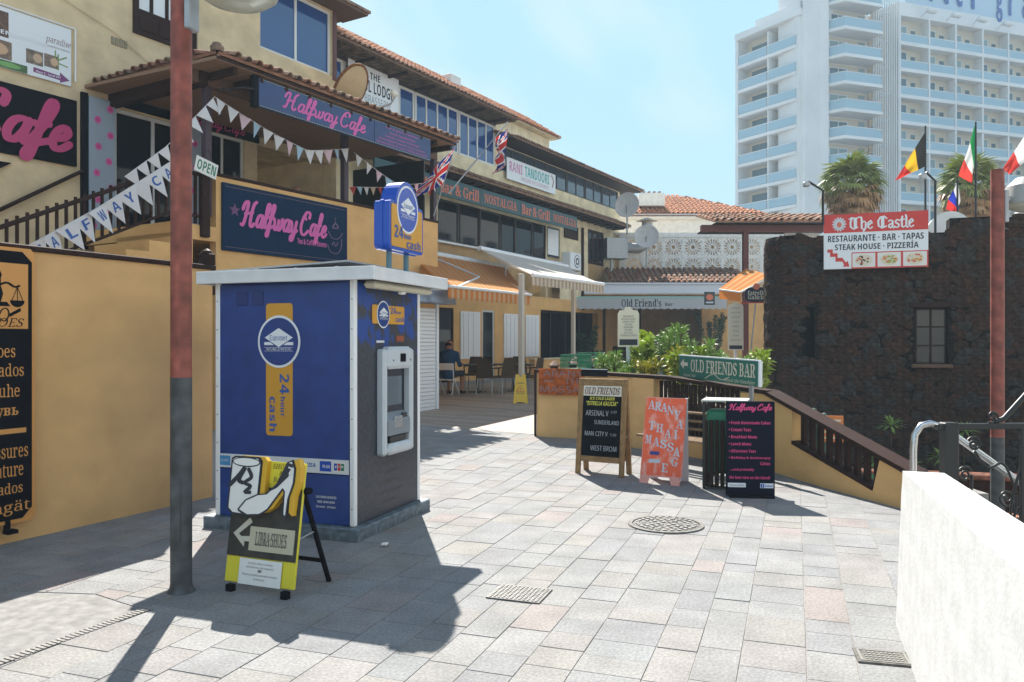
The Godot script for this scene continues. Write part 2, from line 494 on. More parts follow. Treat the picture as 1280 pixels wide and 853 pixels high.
func materials() -> void:
	cache["stucco"] = noise_tex(0.012, 0.80, 1.0, 6)
	cache["patchy"] = noise_tex(0.006, 0.55, 1.0, 6)
	cache["stone"] = noise_tex(0.03, 0.80, 1.0, 6)
	cache["grain"] = noise_tex(0.02, 0.62, 1.0, 4)
	cache["speck"] = noise_tex(0.09, 0.7, 1.0, 3)
	cache["rock"] = noise_tex(0.02, 0.25, 1.0, 6)
	cache["plaster_bump"] = noise_tex(0.05, 0, 1, 5, 512, FastNoiseLite.TYPE_SIMPLEX_SMOOTH, true, 5.0)
	cache["slab_bump"] = noise_tex(0.03, 0, 1, 5, 512, FastNoiseLite.TYPE_SIMPLEX_SMOOTH, true, 7.0)
	cache["rock_bump"] = noise_tex(0.04, 0, 1, 5, 512, FastNoiseLite.TYPE_CELLULAR, true, 10.0)
	cache["faint"] = noise_tex(0.010, 0.90, 1.0, 5)
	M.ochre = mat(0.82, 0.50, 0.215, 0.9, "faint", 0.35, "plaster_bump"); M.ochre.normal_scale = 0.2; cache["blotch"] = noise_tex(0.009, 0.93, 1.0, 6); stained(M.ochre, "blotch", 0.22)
	M.cream = mat(0.82, 0.655, 0.42, 0.9, "stucco", 0.25, "plaster_bump"); M.cream.normal_scale = 0.25
	M.white_plaster = mat(0.80, 0.80, 0.78, 0.85, "faint", 0.5, "plaster_bump"); M.white_plaster.normal_scale = 0.2
	M.pale_cream = mat(0.88, 0.76, 0.52, 0.9, "stucco", 0.25, "plaster_bump"); M.pale_cream.normal_scale = 0.25
	M.white = mat(0.78, 0.79, 0.80, 0.5)
	M.grey_white = mat(0.72, 0.74, 0.76, 0.45, "faint", 0.8)
	M.parapet = mat(0.58, 0.585, 0.59, 0.85, "faint", 1.3, "plaster_bump"); M.parapet.normal_scale = 0.15
	M.slab = mat(1.0, 0.992, 0.985, 0.75, "stone", 2.6, "slab_bump"); M.slab.vertex_color_use_as_albedo = true; cache["stain"] = noise_tex(0.014, 0.88, 1.0, 6); stained(M.slab, "stain", 0.33)
	M.mortar = mat(0.37, 0.355, 0.335, 0.95, "stone", 2.0)
	M.concrete = mat(0.31, 0.305, 0.295, 0.9, "stucco", 1.2, "slab_bump"); M.concrete.normal_scale = 0.25
	M.deck = mat(1, 1, 1, 0.7, "stone", 0.9); M.deck.vertex_color_use_as_albedo = true
	M.brown = wood(0.055, 0.028, 0.022, 0); M.brown_y = wood(0.055, 0.028, 0.022, 1); M.brown_z = wood(0.06, 0.03, 0.022, 2)
	M.soffit = wood(0.44, 0.28, 0.185, 0)
	M.brown_grey = wood(0.22, 0.135, 0.095, 0)
	M.tile_a = mat(0.48, 0.25, 0.16, 0.85, "patchy", 2.0); M.tile_b = mat(0.42, 0.22, 0.15, 0.85, "patchy", 2.0)
	M.tile_c = mat(0.54, 0.36, 0.26, 0.85, "patchy", 2.0); M.tile_old = mat(0.38, 0.26, 0.19, 0.9, "patchy", 2.0)
	M.tile_red = mat(0.70, 0.30, 0.16, 0.85, "stucco", 1.0); M.tile_red.vertex_color_use_as_albedo = true
	M.tile_many = mat(0.52, 0.33, 0.24, 0.9, "patchy", 1.0); M.tile_many.vertex_color_use_as_albedo = true
	M.white_frame = mat(0.62, 0.63, 0.62, 0.4)
	M.dark_frame = mat(0.035, 0.035, 0.038, 0.5)
	M.blue_glass = mat(0.02, 0.065, 0.22, 0.04); M.blue_glass.metallic_specular = 0.8
	M.grey_glass = mat(0.045, 0.06, 0.085, 0.04); M.grey_glass.metallic_specular = 0.9
	M.dark_glass = mat(0.012, 0.014, 0.018, 0.04); M.dark_glass.metallic_specular = 0.35
	M.dark = mat(0.012, 0.011, 0.011, 0.9)
	M.black = mat(0.008, 0.008, 0.011, 0.6); M.black.metallic_specular = 0.15
	M.navy = mat(0.010, 0.030, 0.075, 0.6, "faint", 0.7); M.navy.metallic_specular = 0.15
	M.navy_black = mat(0.008, 0.010, 0.022, 0.6); M.navy_black.metallic_specular = 0.15
	M.pink = mat(0.60, 0.10, 0.36, 0.5); M.hotpink = mat(0.62, 0.05, 0.20, 0.5); M.rose = mat(0.50, 0.05, 0.18, 0.5)
	M.lightpink = mat(0.72, 0.45, 0.55, 0.8)
	M.kiosk_blue = mat(0.014, 0.058, 0.275, 0.35, "stucco", 0.6)
	M.kiosk_dirty = mat(0.010, 0.022, 0.15, 0.35)
	M.grime = mat(0.022, 0.022, 0.026, 0.6, "patchy", 2.5)
	M.yellow = mat(0.62, 0.36, 0.02, 0.5); M.orange_yellow = mat(0.60, 0.30, 0.03, 0.45)
	M.lemon = mat(0.66, 0.58, 0.03, 0.5)
	M.plinth = mat(0.20, 0.26, 0.31, 0.6, "patchy", 3.0)
	M.sign_blue = mat(0.012, 0.07, 0.42, 0.25)
	M.steel = mat(0.55, 0.56, 0.57, 0.22, "", 1.0, "", 0.9)
	M.galv = mat(0.40, 0.42, 0.44, 0.45, "faint", 1.5, "", 0.5)
	M.iron = mat(0.022, 0.024, 0.026, 0.42, "", 1.0, "", 0.3)
	M.pole_red = mat(0.40, 0.105, 0.075, 0.6, "patchy", 1.6); M.pole_grey = mat(0.10, 0.11, 0.12, 0.6, "patchy", 2.0)
	M.orange = mat(0.68, 0.24, 0.06, 0.7); M.sign_orange = mat(0.62, 0.29, 0.07, 0.5)
	M.thai = mat(0.80, 0.12, 0.055, 0.7); M.thai_pale = mat(0.78, 0.36, 0.30, 0.7)
	M.letter_grey = mat(0.55, 0.60, 0.66, 0.7); M.letter_slate = mat(0.24, 0.16, 0.16, 0.7)
	M.pine = wood(0.42, 0.26, 0.12, 1); M.pine_x = wood(0.42, 0.26, 0.12, 0)
	M.chalkboard = mat(0.012, 0.014, 0.018, 0.8, "patchy", 2.0); M.chalkboard.metallic_specular = 0.15; M.chalk = mat(0.40, 0.42, 0.44, 0.9); M.chalk_yellow = mat(0.66, 0.62, 0.12, 0.9)
	M.green_sign = mat(0.008, 0.15, 0.105, 0.4); M.cream_text = mat(0.66, 0.62, 0.50, 0.6)
	M.green_plastic = mat(0.01, 0.17, 0.09, 0.5)
	M.teal_sign = mat(0.012, 0.07, 0.085, 0.5); M.coral = mat(0.62, 0.16, 0.08, 0.6)
	M.red = mat(0.50, 0.022, 0.018, 0.45); M.sign_red = mat(0.56, 0.04, 0.03, 0.4)
	M.sign_white = mat(0.72, 0.76, 0.80, 0.4); M.ink = mat(0.020, 0.022, 0.035, 0.6); M.ink_blue = mat(0.03, 0.10, 0.35, 0.6)
	M.paper = mat(0.72, 0.72, 0.70, 0.9)
	M.caution = mat(0.66, 0.44, 0.03, 0.5)
	M.skin = mat(0.42, 0.22, 0.14, 0.6)
	M.rattan = mat(0.12, 0.085, 0.055, 0.8, "speck", 6.0)
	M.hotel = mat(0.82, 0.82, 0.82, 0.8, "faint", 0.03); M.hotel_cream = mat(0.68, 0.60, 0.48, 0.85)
	M.balcony = mat(0.33, 0.47, 0.56, 0.25); M.hotel_glass = mat(0.10, 0.16, 0.19, 0.1); M.hotel_curtain = mat(0.28, 0.38, 0.40, 0.5)
	M.bark = mat(0.11, 0.075, 0.05, 0.9, "patchy", 2.0)
	for k in ["leaf", 0.21, 0.32, 0.08, "lime", 0.36, 0.44, 0.075, "deep", 0.03, 0.075, 0.028, "palm", 0.27, 0.30, 0.085, "dry", 0.40, 0.24, 0.11, "gold", 0.34, 0.32, 0.03, "cactus", 0.04, 0.10, 0.075]:
		if k is String: M[k] = null; used["_k"] = k
		else:
			var key: String = used["_k"]
			if M[key] == null: M[key] = [k]
			elif M[key] is Array and M[key].size() < 2: M[key].append(k)
			else:
				var c: Array = M[key]
				var m := mat(c[0], c[1], k, 0.55)
				m.cull_mode = BaseMaterial3D.CULL_DISABLED
				m.backlight_enabled = true; m.backlight = Color(c[0] * 0.7, c[1] * 0.8, k * 0.4).linear_to_srgb()
				m.vertex_color_use_as_albedo = true
				M[key] = m
	M.canvas_white = cloth(0.66, 0.62, 0.55); M.canvas_orange = cloth(0.56, 0.21, 0.055); M.canvas_grey = cloth(0.50, 0.52, 0.55)
	M.cloth_white = cloth(0.72, 0.73, 0.76); M.cloth_pink = cloth(0.70, 0.55, 0.62); M.cloth_blue = cloth(0.42, 0.60, 0.74)
	M.flag = cloth(1, 1, 1); M.flag.vertex_color_use_as_albedo = true
	M.lava = mat(0.076, 0.050, 0.039, 0.95, "patchy", 3.0, "rock_bump"); M.lava_red = mat(0.092, 0.052, 0.038, 0.95, "patchy", 3.0, "rock_bump"); M.lava_grey = mat(0.074, 0.065, 0.06, 0.95, "patchy", 3.0, "rock_bump")
	M.lava_mortar = mat(0.05, 0.042, 0.036, 0.98, "rock", 2.0)

func cloth(r: float, g: float, b: float) -> StandardMaterial3D:
	var m := mat(r, g, b, 0.9)
	m.cull_mode = BaseMaterial3D.CULL_DISABLED
	m.backlight_enabled = true
	m.backlight = Color(r * 0.75, g * 0.72, b * 0.68).linear_to_srgb()
	return m

const PLAZA := [-9.0, 1.2, -4.35, 6.05, -3.17, 8.46, -2.6, 10.2, -2.1, 12.0, -3.4, 15.38, -1.67, 14.37, 0.41, 13.16, 0.55, 12.9, 1.04, 12.72, 2.3, 11.3, 3.26, 9.9, 3.84, 7.9, 3.3, 6.6, 2.42, 4.65, 2.3, 4.6, 1.2, 1.2]

func lay(poly: PackedVector2Array, top: float, thick: float, b: MB, inset := 0.0) -> void:
	# a flagstone cut to poly (X, d): bevelled top edge, bedded on the slope of the square
	var cen := Vector2()
	for p in poly: cen += p / poly.size()
	var up := []
	var lo := []
	for p in poly:
		var q := p.move_toward(cen, inset)
		up.append(at(q.x, gy(q.y) + top, q.y)); lo.append(at(p.x, gy(p.y) + top - min(thick, 0.012), p.y))
	for i in range(1, poly.size() - 1): b.tri(up[0], up[i], up[i + 1], Vector3.UP)
	var c3 := at(cen.x, top - 0.5, cen.y)
	for i in poly.size():
		var k := (i + 1) % poly.size()
		b.quad(up[i], up[k], lo[k], lo[i], (up[i] + up[k]) * 0.5 - c3 - Vector3.UP * 0.35)
		b.quad(lo[i], lo[k], lo[k] - Vector3.UP * thick, lo[i] - Vector3.UP * thick, ((up[i] + up[k]) * 0.5 - c3) * Vector3(1, 0, 1))

func ground() -> void:
	var g := MB.new()
	g.quad(at(-400, -2.5, -60), at(400, -2.5, -60), at(400, -2.5, 420), at(-400, -2.5, 420), Vector3.UP)
	structure("ground", g, M.concrete)
	var lt := MB.new()
	lt.span(at(3.6, -2.5, 10.3), at(16, -0.95, 34))
	structure("lower_terrace", lt, M.concrete)
	# bed of the square, and the flagstones on it
	var plaza := PackedVector2Array(v2s(PLAZA))
	var bed := MB.new()
	for cutp in [[-50.0, 9.0], [9.0, 19.98], [19.98, 45.0]]:
		var strip := PackedVector2Array([Vector2(-60, cutp[0]), Vector2(60, cutp[0]), Vector2(60, cutp[1]), Vector2(-60, cutp[1])])
		var whole := PackedVector2Array(v2s([-24, -26, -24, 40, 12, 40, 12, 22, 3.0, 14.5, 1.0, 12.75, 2.3, 11.3, 3.26, 9.9, 3.86, 7.9, 3.3, 6.6, 2.42, 4.65, 2.3, 4.6, 1.2, 1.2, 10.0, 1.2, 10.0, -26]))
		for pc in Geometry2D.intersect_polygons(whole, strip):
			var idx := Geometry2D.triangulate_polygon(pc)
			for i in range(0, idx.size(), 3):
				bed.tri(at(pc[idx[i]].x, gy(pc[idx[i]].y) - 0.0045, pc[idx[i]].y), at(pc[idx[i + 1]].x, gy(pc[idx[i + 1]].y) - 0.0045, pc[idx[i + 1]].y), at(pc[idx[i + 2]].x, gy(pc[idx[i + 2]].y) - 0.0045, pc[idx[i + 2]].y), Vector3.UP)
			for i in pc.size():
				var p := pc[i]; var q := pc[(i + 1) % pc.size()]
				bed.quad(at(p.x, gy(p.y) - 0.012, p.y), at(q.x, gy(q.y) - 0.012, q.y), at(q.x, -2.5, q.y), at(p.x, -2.5, p.y), Vector3.UP)
	var pave := structure("pavement", bed, M.mortar)
	var ax := Vector2(0.334, 0.943)
	var bx := Vector2(0.943, -0.334)
	var tones := [Color(0.355, 0.36, 0.365), Color(0.345, 0.352, 0.357), Color(0.372, 0.375, 0.375), Color(0.365, 0.36, 0.35), Color(0.345, 0.355, 0.365), Color(0.36, 0.36, 0.355), Color(0.35, 0.355, 0.36), Color(0.378, 0.345, 0.335), Color(0.37, 0.358, 0.352), Color(0.368, 0.36, 0.347), Color(0.34, 0.347, 0.353), Color(0.36, 0.36, 0.36), Color(0.345, 0.35, 0.355), Color(0.365, 0.365, 0.365), Color(0.335, 0.34, 0.35)]
	var patch := PackedVector2Array(v2s([-4.8, 2.2, -3.45, 2.4, -2.94, 3.5, -2.28, 4.93, -2.72, 5.22, -3.5, 5.3, -4.7, 4.4]))
	var holes := [[1.38, 7.17, 0.43], [0.05, 5.21, 0.26], [1.93, 4.16, 0.24]]
	var list := []
	var bpos := -9.0
	while bpos < 6.5:
		var w := rng.randf_range(0.21, 0.35)
		var apos := 0.6 + rng.randf() * 0.5
		while apos < 17.0:
			var l := rng.randf_range(0.20, 0.46)
			var poly := PackedVector2Array()
			for e in [[0.0018, 0.0018], [w - 0.0018, 0.0018], [w - 0.0018, l - 0.0018], [0.0018, l - 0.0018]]:
				poly.append(bx * (bpos + e[0]) + ax * (apos + e[1]))
			apos += l
			var mid := (poly[0] + poly[2]) * 0.5
			if mid.y < 1.0 or mid.y > 16.0: continue
			for pc in Geometry2D.intersect_polygons(poly, plaza):
				if pc.size() < 3: continue
				for pd in Geometry2D.clip_polygons(pc, patch):
					if pd.size() >= 3 and not Geometry2D.is_polygon_clockwise(pd): list.append(pd)
					elif pd.size() >= 3:
						pd.reverse(); list.append(pd)
		bpos += w
	var seen := func(p: PackedVector2Array) -> float:
		var m := Vector2()
		for q in p: m += q / p.size()
		if m.y < 3.7 or abs(m.x) > 0.66 * m.y: return 1000.0 + m.y
		return m.y
	list.sort_custom(func(p, q): return seen.call(p) < seen.call(q))
	var rest := MB.new()
	var k := 0
	for p in list:
		var b := MB.new() if k < 290 else rest
		var t: Color = tones[rng.randi() % tones.size()]
		b.col = t * rng.randf_range(0.95, 1.05)
		lay(p, rng.randf_range(-0.002, 0.002), 0.03, b, 0.0025)
		if k < 290: part(pave, "flagstone", b, M.slab)
		k += 1
	part(pave, "flagstones", rest, M.slab).set_meta("kind", "stuff")
	# worn concrete patch with a slot drain in the corner by the wall
	var cp := MB.new(); cp.col = Color(1, 1, 1)
	lay(patch, -0.004, 0.03, cp, 0.01)
	structure("concrete_patch", cp, M.concrete)
	var dr := thing("slot_drain", "long narrow iron slot drain set in the worn concrete patch", "drain", frame(-2.585, 0.0, 4.18, 65))
	part(dr, "channel", MB.new().box(V(0, -0.005, 0), V(1.66, 0.012, 0.07)), M.dark)
	for i in 58: part(dr, "bar", MB.new().box(V(-0.815 + i * 0.0286, 0.002, 0), V(0.017, 0.010, 0.066)), M.mortar)
	# timber deck in front of the shops
	var dk := MB.new()
	var e0 := Vector2(-1.67, 14.37); var dirv := Vector2(0.864, -0.503).normalized(); var back := Vector2(0.503, 0.864)
	for i in 95:
		var off := back * (0.16 * i)
		var x0 := -5.0
		while x0 < 9.5:
			var l := rng.randf_range(1.8, 3.0)
			dk.col = Color(0.40, 0.33, 0.27) * rng.randf_range(0.75, 1.1)
			var a := e0 + off + dirv * x0; var c := e0 + off + dirv * (x0 + l - 0.006)
			var x1 := x0 + l
			x0 = x1
			if i < 40 and x1 > 2.6 + i * 0.0 and a.y < 13.2: continue
			var right_lim := 2.42 + 0.0 * i
			if a.distance_to(e0 + off) > right_lim and (a - e0 - off).dot(dirv) > 0.0 and a.y < 19.0: continue
			if i < 30: c = e0 + off + dirv * min((c - e0 - off).dot(dirv), 2.42)
			lay(PackedVector2Array([a, c, c + back * 0.153, a + back * 0.153]), 0.004, 0.02, dk, 0.003)
	var deck := structure("deck", dk, M.deck)
	# covers
	var mh := thing("manhole_cover", "round cast iron manhole cover patterned with raised blocks in the paving", "manhole cover", frame(1.38, 0.004, 7.17, -19.5))
	part(mh, "cover", MB.new().lathe(V(0, -0.01, 0), [Vector2(0.29, 0.0), Vector2(0.29, 0.016), Vector2(0.0, 0.016)], 32), mat(0.13, 0.125, 0.115, 0.6, "patchy", 5.0))
	part(mh, "rim", MB.new().lathe(V(0, -0.01, 0), [Vector2(0.30, 0.0), Vector2(0.30, 0.020), Vector2(0.335, 0.020), Vector2(0.34, 0.0)], 36), mat(0.19, 0.185, 0.17, 0.65, "patchy", 5.0))
	var raised := mat(0.21, 0.205, 0.19, 0.55)
	for ring in [[0.065, 6], [0.13, 12], [0.195, 18], [0.255, 26]]:
		for i in ring[1]:
			var a: float = TAU * i / ring[1]
			part(mh, "block", MB.new().box(V(0, 0, 0), V(0.032, 0.009, 0.034)), raised, Transform3D(Basis(Vector3.UP, -a), V(cos(a) * ring[0], 0.010, sin(a) * ring[0])))
	var gr := thing("grate_cover", "square perforated metal cover with two lifting slots by the kiosk", "drain cover", frame(0.05, 0.006, 5.21, -19.5))
	part(gr, "plate", MB.new().cham(V(0, -0.004, 0), V(0.36, 0.014, 0.30), 0.003), mat(0.16, 0.16, 0.155, 0.5, "patchy", 4.0, "", 0.3))
	for i in 12:
		for j in 10: part(gr, "stud", MB.new().box(V(-0.154 + i * 0.028, 0.005, -0.126 + j * 0.028), V(0.014, 0.005, 0.014)), raised)
	var d2 := thing("inspection_cover", "rectangular iron inspection cover at the foot of the white wall", "drain cover", frame(1.93, 0.006, 4.16, -14))
	part(d2, "plate", MB.new().cham(V(0, -0.004, 0), V(0.27, 0.014, 0.19), 0.003), mat(0.17, 0.16, 0.14, 0.6, "patchy", 5.0))
	part(d2, "rim", MB.new().span(V(-0.118, 0, 0.068), V(0.118, 0.006, 0.078)).span(V(-0.118, 0, -0.078), V(0.118, 0.006, -0.068)).span(V(-0.118, 0, -0.068), V(-0.108, 0.006, 0.068)).span(V(0.108, 0, -0.068), V(0.118, 0.006, 0.068)), raised)
	for j in 4:
		for i in 9: part(d2, "stud", MB.new().box(V(-0.084 + i * 0.021, 0.004, -0.045 + j * 0.03), V(0.012, 0.005, 0.016)), raised)

# low ochre wall with slatted openings, running from the deck down beside the steps
func planter_wall() -> void:
	var t := thing("planter_wall", "ochre garden wall with brown coping and slatted openings behind the boards", "wall", frame(0.40, 0.0, 12.98))
	var o := Vector3(0.40, 0, -12.98)
	var pts := [[0.40, 12.98, 1.14], [1.04, 12.72, 1.13], [2.22, 11.35, 1.10], [3.20, 10.05, 0.98], [3.86, 7.75, 0.34]]
	for i in 4:
		var a := at(pts[i][0], 0, pts[i][1]) - o; var b := at(pts[i + 1][0], 0, pts[i + 1][1]) - o
		var ln := (b - a).length()
		var xf := Transform3D(Basis((b - a).normalized(), Vector3.UP, (b - a).normalized().cross(Vector3.UP)), a)
		var h0: float = pts[i][2]; var h1: float = pts[i + 1][2]
		var th := 0.16
		if i < 2:
			if i == 0: part(t, "wall_panel", MB.new().prism(PackedVector2Array([Vector2(0, -0.1), Vector2(ln, -0.1), Vector2(ln, h1), Vector2(0, h0)]), -th, 0.0), M.ochre, xf)
			else:
				# solid to a pillar, then an upright slatted opening
				part(t, "wall_panel", MB.new().prism(PackedVector2Array([Vector2(0, -0.1), Vector2(1.16, -0.1), Vector2(1.16, h1 + 0.02), Vector2(0, h0)]), -th, 0.0), M.ochre, xf)
				part(t, "pillar", MB.new().cham(V(1.36, 0.52, -0.08), V(0.40, 1.22, 0.22), 0.01), M.ochre, xf)
				part(t, "wall_foot", MB.new().span(V(1.56, -0.1, -th), V(ln, 0.32, 0)), M.ochre, xf)
				for k in 4: part(t, "slat", MB.new().box(V(1.62 + k * 0.075, 0.70, -0.08), V(0.045, 0.76, 0.03)), M.brown_y, xf)
		elif i == 2:
			part(t, "wall_foot", MB.new().span(V(0, -0.1, -th), V(ln, 0.32, 0)), M.ochre, xf)
			for k in 15: part(t, "slat", MB.new().box(V(0.03 + k * 0.078, 0.68, -0.08), V(0.045, 0.72, 0.03)), M.brown_y, xf)
			part(t, "pillar", MB.new().cham(V(ln - 0.17, 0.46, -0.08), V(0.44, 1.06, 0.20), 0.01), M.ochre, xf)
		else:
			# the raking part beside the steps, with a raking slatted opening
			var hl := func(x: float) -> float: return lerp(h0, h1, x / ln)
			var a0 := 0.52; var a1 := 1.98
			part(t, "wall_panel", MB.new().prism(PackedVector2Array([Vector2(0, -0.9), Vector2(ln, -0.9), Vector2(ln, h1), Vector2(a1, hl.call(a1)), Vector2(a1 - 0.10, hl.call(a1) - 0.34), Vector2(a0, hl.call(a0) - 0.42), Vector2(a0, hl.call(a0)), Vector2(0, h0)]), -th, 0.0), M.ochre, xf)
			for k in 9:
				var x := a0 + 0.1 + k * 0.152
				part(t, "slat", MB.new().prism(PackedVector2Array([Vector2(x, hl.call(x) - 0.41), Vector2(x + 0.06, hl.call(x + 0.06) - 0.41), Vector2(x + 0.06, hl.call(x + 0.06)), Vector2(x, hl.call(x))]), -0.10, -0.05), M.brown_y, xf)
			part(t, "lower_rail", MB.new().prism(PackedVector2Array([Vector2(a0, hl.call(a0) - 0.42), Vector2(a1 - 0.1, hl.call(a1 - 0.1) - 0.37), Vector2(a1 - 0.1, hl.call(a1 - 0.1) - 0.33), Vector2(a0, hl.call(a0) - 0.38)]), -th - 0.01, 0.01), M.brown, xf)
		part(t, "coping", MB.new().prism(PackedVector2Array([Vector2(-0.03, h0), Vector2(ln + 0.02, h1), Vector2(ln + 0.02, h1 + 0.05), Vector2(-0.03, h0 + 0.05)]), -th - 0.03, 0.03 + 0.001 * i), M.brown, xf)
	var e := MB.new().box(V(-0.02, 0.52, -0.08), V(0.035, 1.24, 0.20))
	part(t, "end_board", e, M.brown_y)
	# return wall running back from the end to the deck, with a planting bed behind
	part(t, "back_wall", MB.new().prism(PackedVector2Array([Vector2(0.05, 0.2), Vector2(0.6, 3.6), Vector2(0.8, 3.6), Vector2(0.25, 0.2)]), -0.5, 0.85), M.ochre, Transform3D(Basis(Vector3.RIGHT, -PI / 2), Vector3()))
	var bedm := MB.new()
	var soil := PackedVector2Array(v2s([0.7, 0.2, 1.7, -1.2, 2.6, -2.6, 3.3, -2.0, 2.6, 0.5, 1.9, 2.2, 0.7, 2.6]))
	bedm.prism(soil, -0.4, 0.62)
	part(t, "soil_bed", bedm, mat(0.05, 0.035, 0.025, 0.95, "patchy", 3.0), Transform3D(Basis(Vector3.RIGHT, -PI / 2), Vector3()))
	# garden steps going down to the lower terrace beyond the raking wall
	var st := MB.new()
	for k in 6: st.span(at(3.95 + k * 0.02, -1.0, 9.4 - k * 0.34), at(5.4, -0.08 - k * 0.15, 9.4 - (k + 1) * 0.34))
	structure("garden_steps", st, M.concrete)

func plank_mats() -> Array: return [M.tile_a, M.tile_b, M.tile_c, M.tile_old]

func cafe_building() -> void:
	var t := thing("cafe_building", "sand coloured building with tiled terrace porch and outside stairs", "building", ROW)
	var A := -2.56
	var holes := [[0.08, 2.35, 8.19, 9.78], [-2.91, -1.55, 7.56, 8.95], [-3.36, -1.7, 3.62, 5.99], [-1.45, -0.35, 3.62, 6.03], [0.0, 2.3, 3.62, 6.0]]
	part(t, "wall", wall(-12.0, 2.49, -0.2, 9.798, A, 0.25, holes), M.cream)
	part(t, "side_wall", MB.new().span(V(2.24, -0.2, -9.0), V(2.489, 9.798, A - 0.25)), M.cream)
	part(t, "room_back", MB.new().span(V(-3.6, 3.4, -6.2), V(2.22, 6.4, -6.1)).span(V(-3.6, 6.15, -6.1), V(2.22, 6.25, A - 0.26)).span(V(-3.6, 3.5, -6.1), V(2.22, 3.6, A - 0.26)), M.cream)
	part(t, "upper_back", MB.new().span(V(-3.6, 7.2, -4.6), V(2.22, 9.79, -4.5)), M.cream)
	window(t, 0.08, 2.35, 8.19, 9.78, A - 0.10, 2, 1, M.white_frame, M.blue_glass, 0.07)
	part(t, "corner_post", MB.new().span(V(2.36, 8.1, A + 0.002), V(2.485, 9.8, A + 0.03)), mat(0.10, 0.03, 0.028, 0.6))
	# brown shuttered window
	var bw := window(t, -2.91, -1.55, 7.95, 8.95, A - 0.06, 4, 1, M.brown_y, M.sign_white, 0.07)
	part(t, "window_panel", MB.new().span(V(-2.91, 7.56, A - 0.1), V(-1.55, 7.95, A - 0.03)), M.brown)
	part(t, "window_frame", MB.new().span(V(-3.0, 7.5, A), V(-2.91, 9.0, A + 0.05)).span(V(-2.91, 7.5, A), V(-1.5, 7.56, A + 0.05)), M.brown_y)
	for i in 3: part(bw, "fielded_panel", MB.new().cham(V(-2.68 + i * 0.44, 7.755, A - 0.025), V(0.36, 0.28, 0.03), 0.015), M.brown)
	# vent bricks
	for i in 4: part(t, "vent_brick", MB.new().cham(V(-3.40 + i * 0.085, 7.22 - i * 0.0, A + 0.006), V(0.07, 0.15, 0.02), 0.006), mat(0.30, 0.26, 0.18, 0.9))
	# terrace doors
	window(t, -3.36, -1.7, 3.62, 5.99, A - 0.08, 2, 1, M.grey_white, M.dark_glass, 0.07, "sliding_door")
	window(t, -1.45, -0.35, 3.62, 6.03, A - 0.08, 2, 1, M.white_frame, M.dark_glass, 0.06, "terrace_door")
	part(t, "door_post", MB.new().span(V(-4.02, 3.3, A + 0.005), V(-3.90, 6.1, A + 0.06)), M.black)
	window(t, 0.5, 2.1, 3.7, 5.2, -4.2, 2, 1, M.brown_y, M.dark_glass, 0.10, "inner_window")
	# terrace: floor, front parapet with brown cap
	part(t, "terrace_floor", MB.new().span(V(-4.0, 3.35, A), V(3.2, 3.60, -0.001)), M.ochre)
	part(t, "terrace_wall", MB.new().span(V(-3.15, -0.3, -0.16), V(3.25, 4.48, 0.0)), M.ochre)
	part(t, "terrace_end_wall", MB.new().span(V(3.09, -0.3, A - 1.4), V(3.249, 4.47, -0.161)), M.ochre)
	part(t, "parapet_cap", MB.new().cham(V(0.05, 4.51, -0.08), V(6.44, 0.05, 0.22), 0.008), M.brown)
	for s in [-3.28, 0.11, 3.18]:
		part(t, "porch_post", MB.new().cham(V(s, 5.02, -0.08), V(0.13, 2.5, 0.13), 0.012), mat(0.05, 0.03, 0.045, 0.6))
	part(t, "porch_beam", MB.new().cham(V(-0.2, 6.10, -0.08), V(6.9, 0.22, 0.16), 0.012), M.brown_grey)
	part(t, "side_beam", MB.new().cham(V(-3.42, 6.08, -1.25), V(0.16, 0.24, 2.6), 0.012), M.brown_z)
	part(t, "terrace_screen", MB.new().span(V(3.1, 4.5, A), V(3.14, 6.0, -0.3)), M.dark_glass)
	# porch roof with tile courses
	var pr := part(t, "porch_roof", MB.new().prism(PackedVector2Array(v2s([-3.72, -0.72, 2.95, -0.72, 2.95, 2.55, -3.94, 2.55])), 6.19, 6.245), M.soffit, Transform3D(Basis(Vector3.RIGHT, -PI / 2), Vector3()))
	var sl := atan2(1.02, 3.26)
	var len := sqrt(1.02 * 1.02 + 3.26 * 3.26)
	tiles(pr, Transform3D(Basis(Vector3.RIGHT, PI / 2), Vector3()) * Transform3D(Basis(Vector3.RIGHT, -PI / 2 + sl), V(-3.71, 6.31, 0.76)), 6.75, len, 0.225, 0.42, plank_mats(), true, 3.3, 0.0)
	var sl2 := atan2(1.02, 3.3)
	tiles(pr, Transform3D(Basis(Vector3.RIGHT, PI / 2), Vector3()) * Transform3D(Basis(Vector3.UP, -PI / 2), Vector3()) * Transform3D(Basis(Vector3.RIGHT, -PI / 2 + sl2), V(A + 0.02, 6.31, 3.76)), 3.28, sqrt(1.02 * 1.02 + 3.3 * 3.3), 0.225, 0.42, plank_mats(), true, 0.0, 3.26)
	part(t, "ridge_cap", MB.new().lathe(V(-3.66, 6.33, 0.66), [Vector2(0.10, 0), Vector2(0.11, 0.08), Vector2(0.07, 0.14), Vector2(0, 0.155)], 10), M.tile_old)
	for i in 12: part(t, "rafter_tail", MB.new().cham(V(-3.3 + i * 0.56, 6.13, 0.34), V(0.09, 0.11, 0.66), 0.01), M.brown_z)
	part(t, "eave_board", MB.new().span(V(-3.72, 6.20, 0.70), V(2.98, 6.245, 0.73)), M.brown)
	# upper eave of the tall part
	part(t, "upper_soffit", MB.new().span(V(-12, 9.80, A - 0.3), V(3.05, 9.86, A + 0.55)), M.brown_grey)
	part(t, "upper_eave", MB.new().span(V(-12, 9.865, A - 2), V(3.10, 9.93, A + 0.60)), M.tile_old)
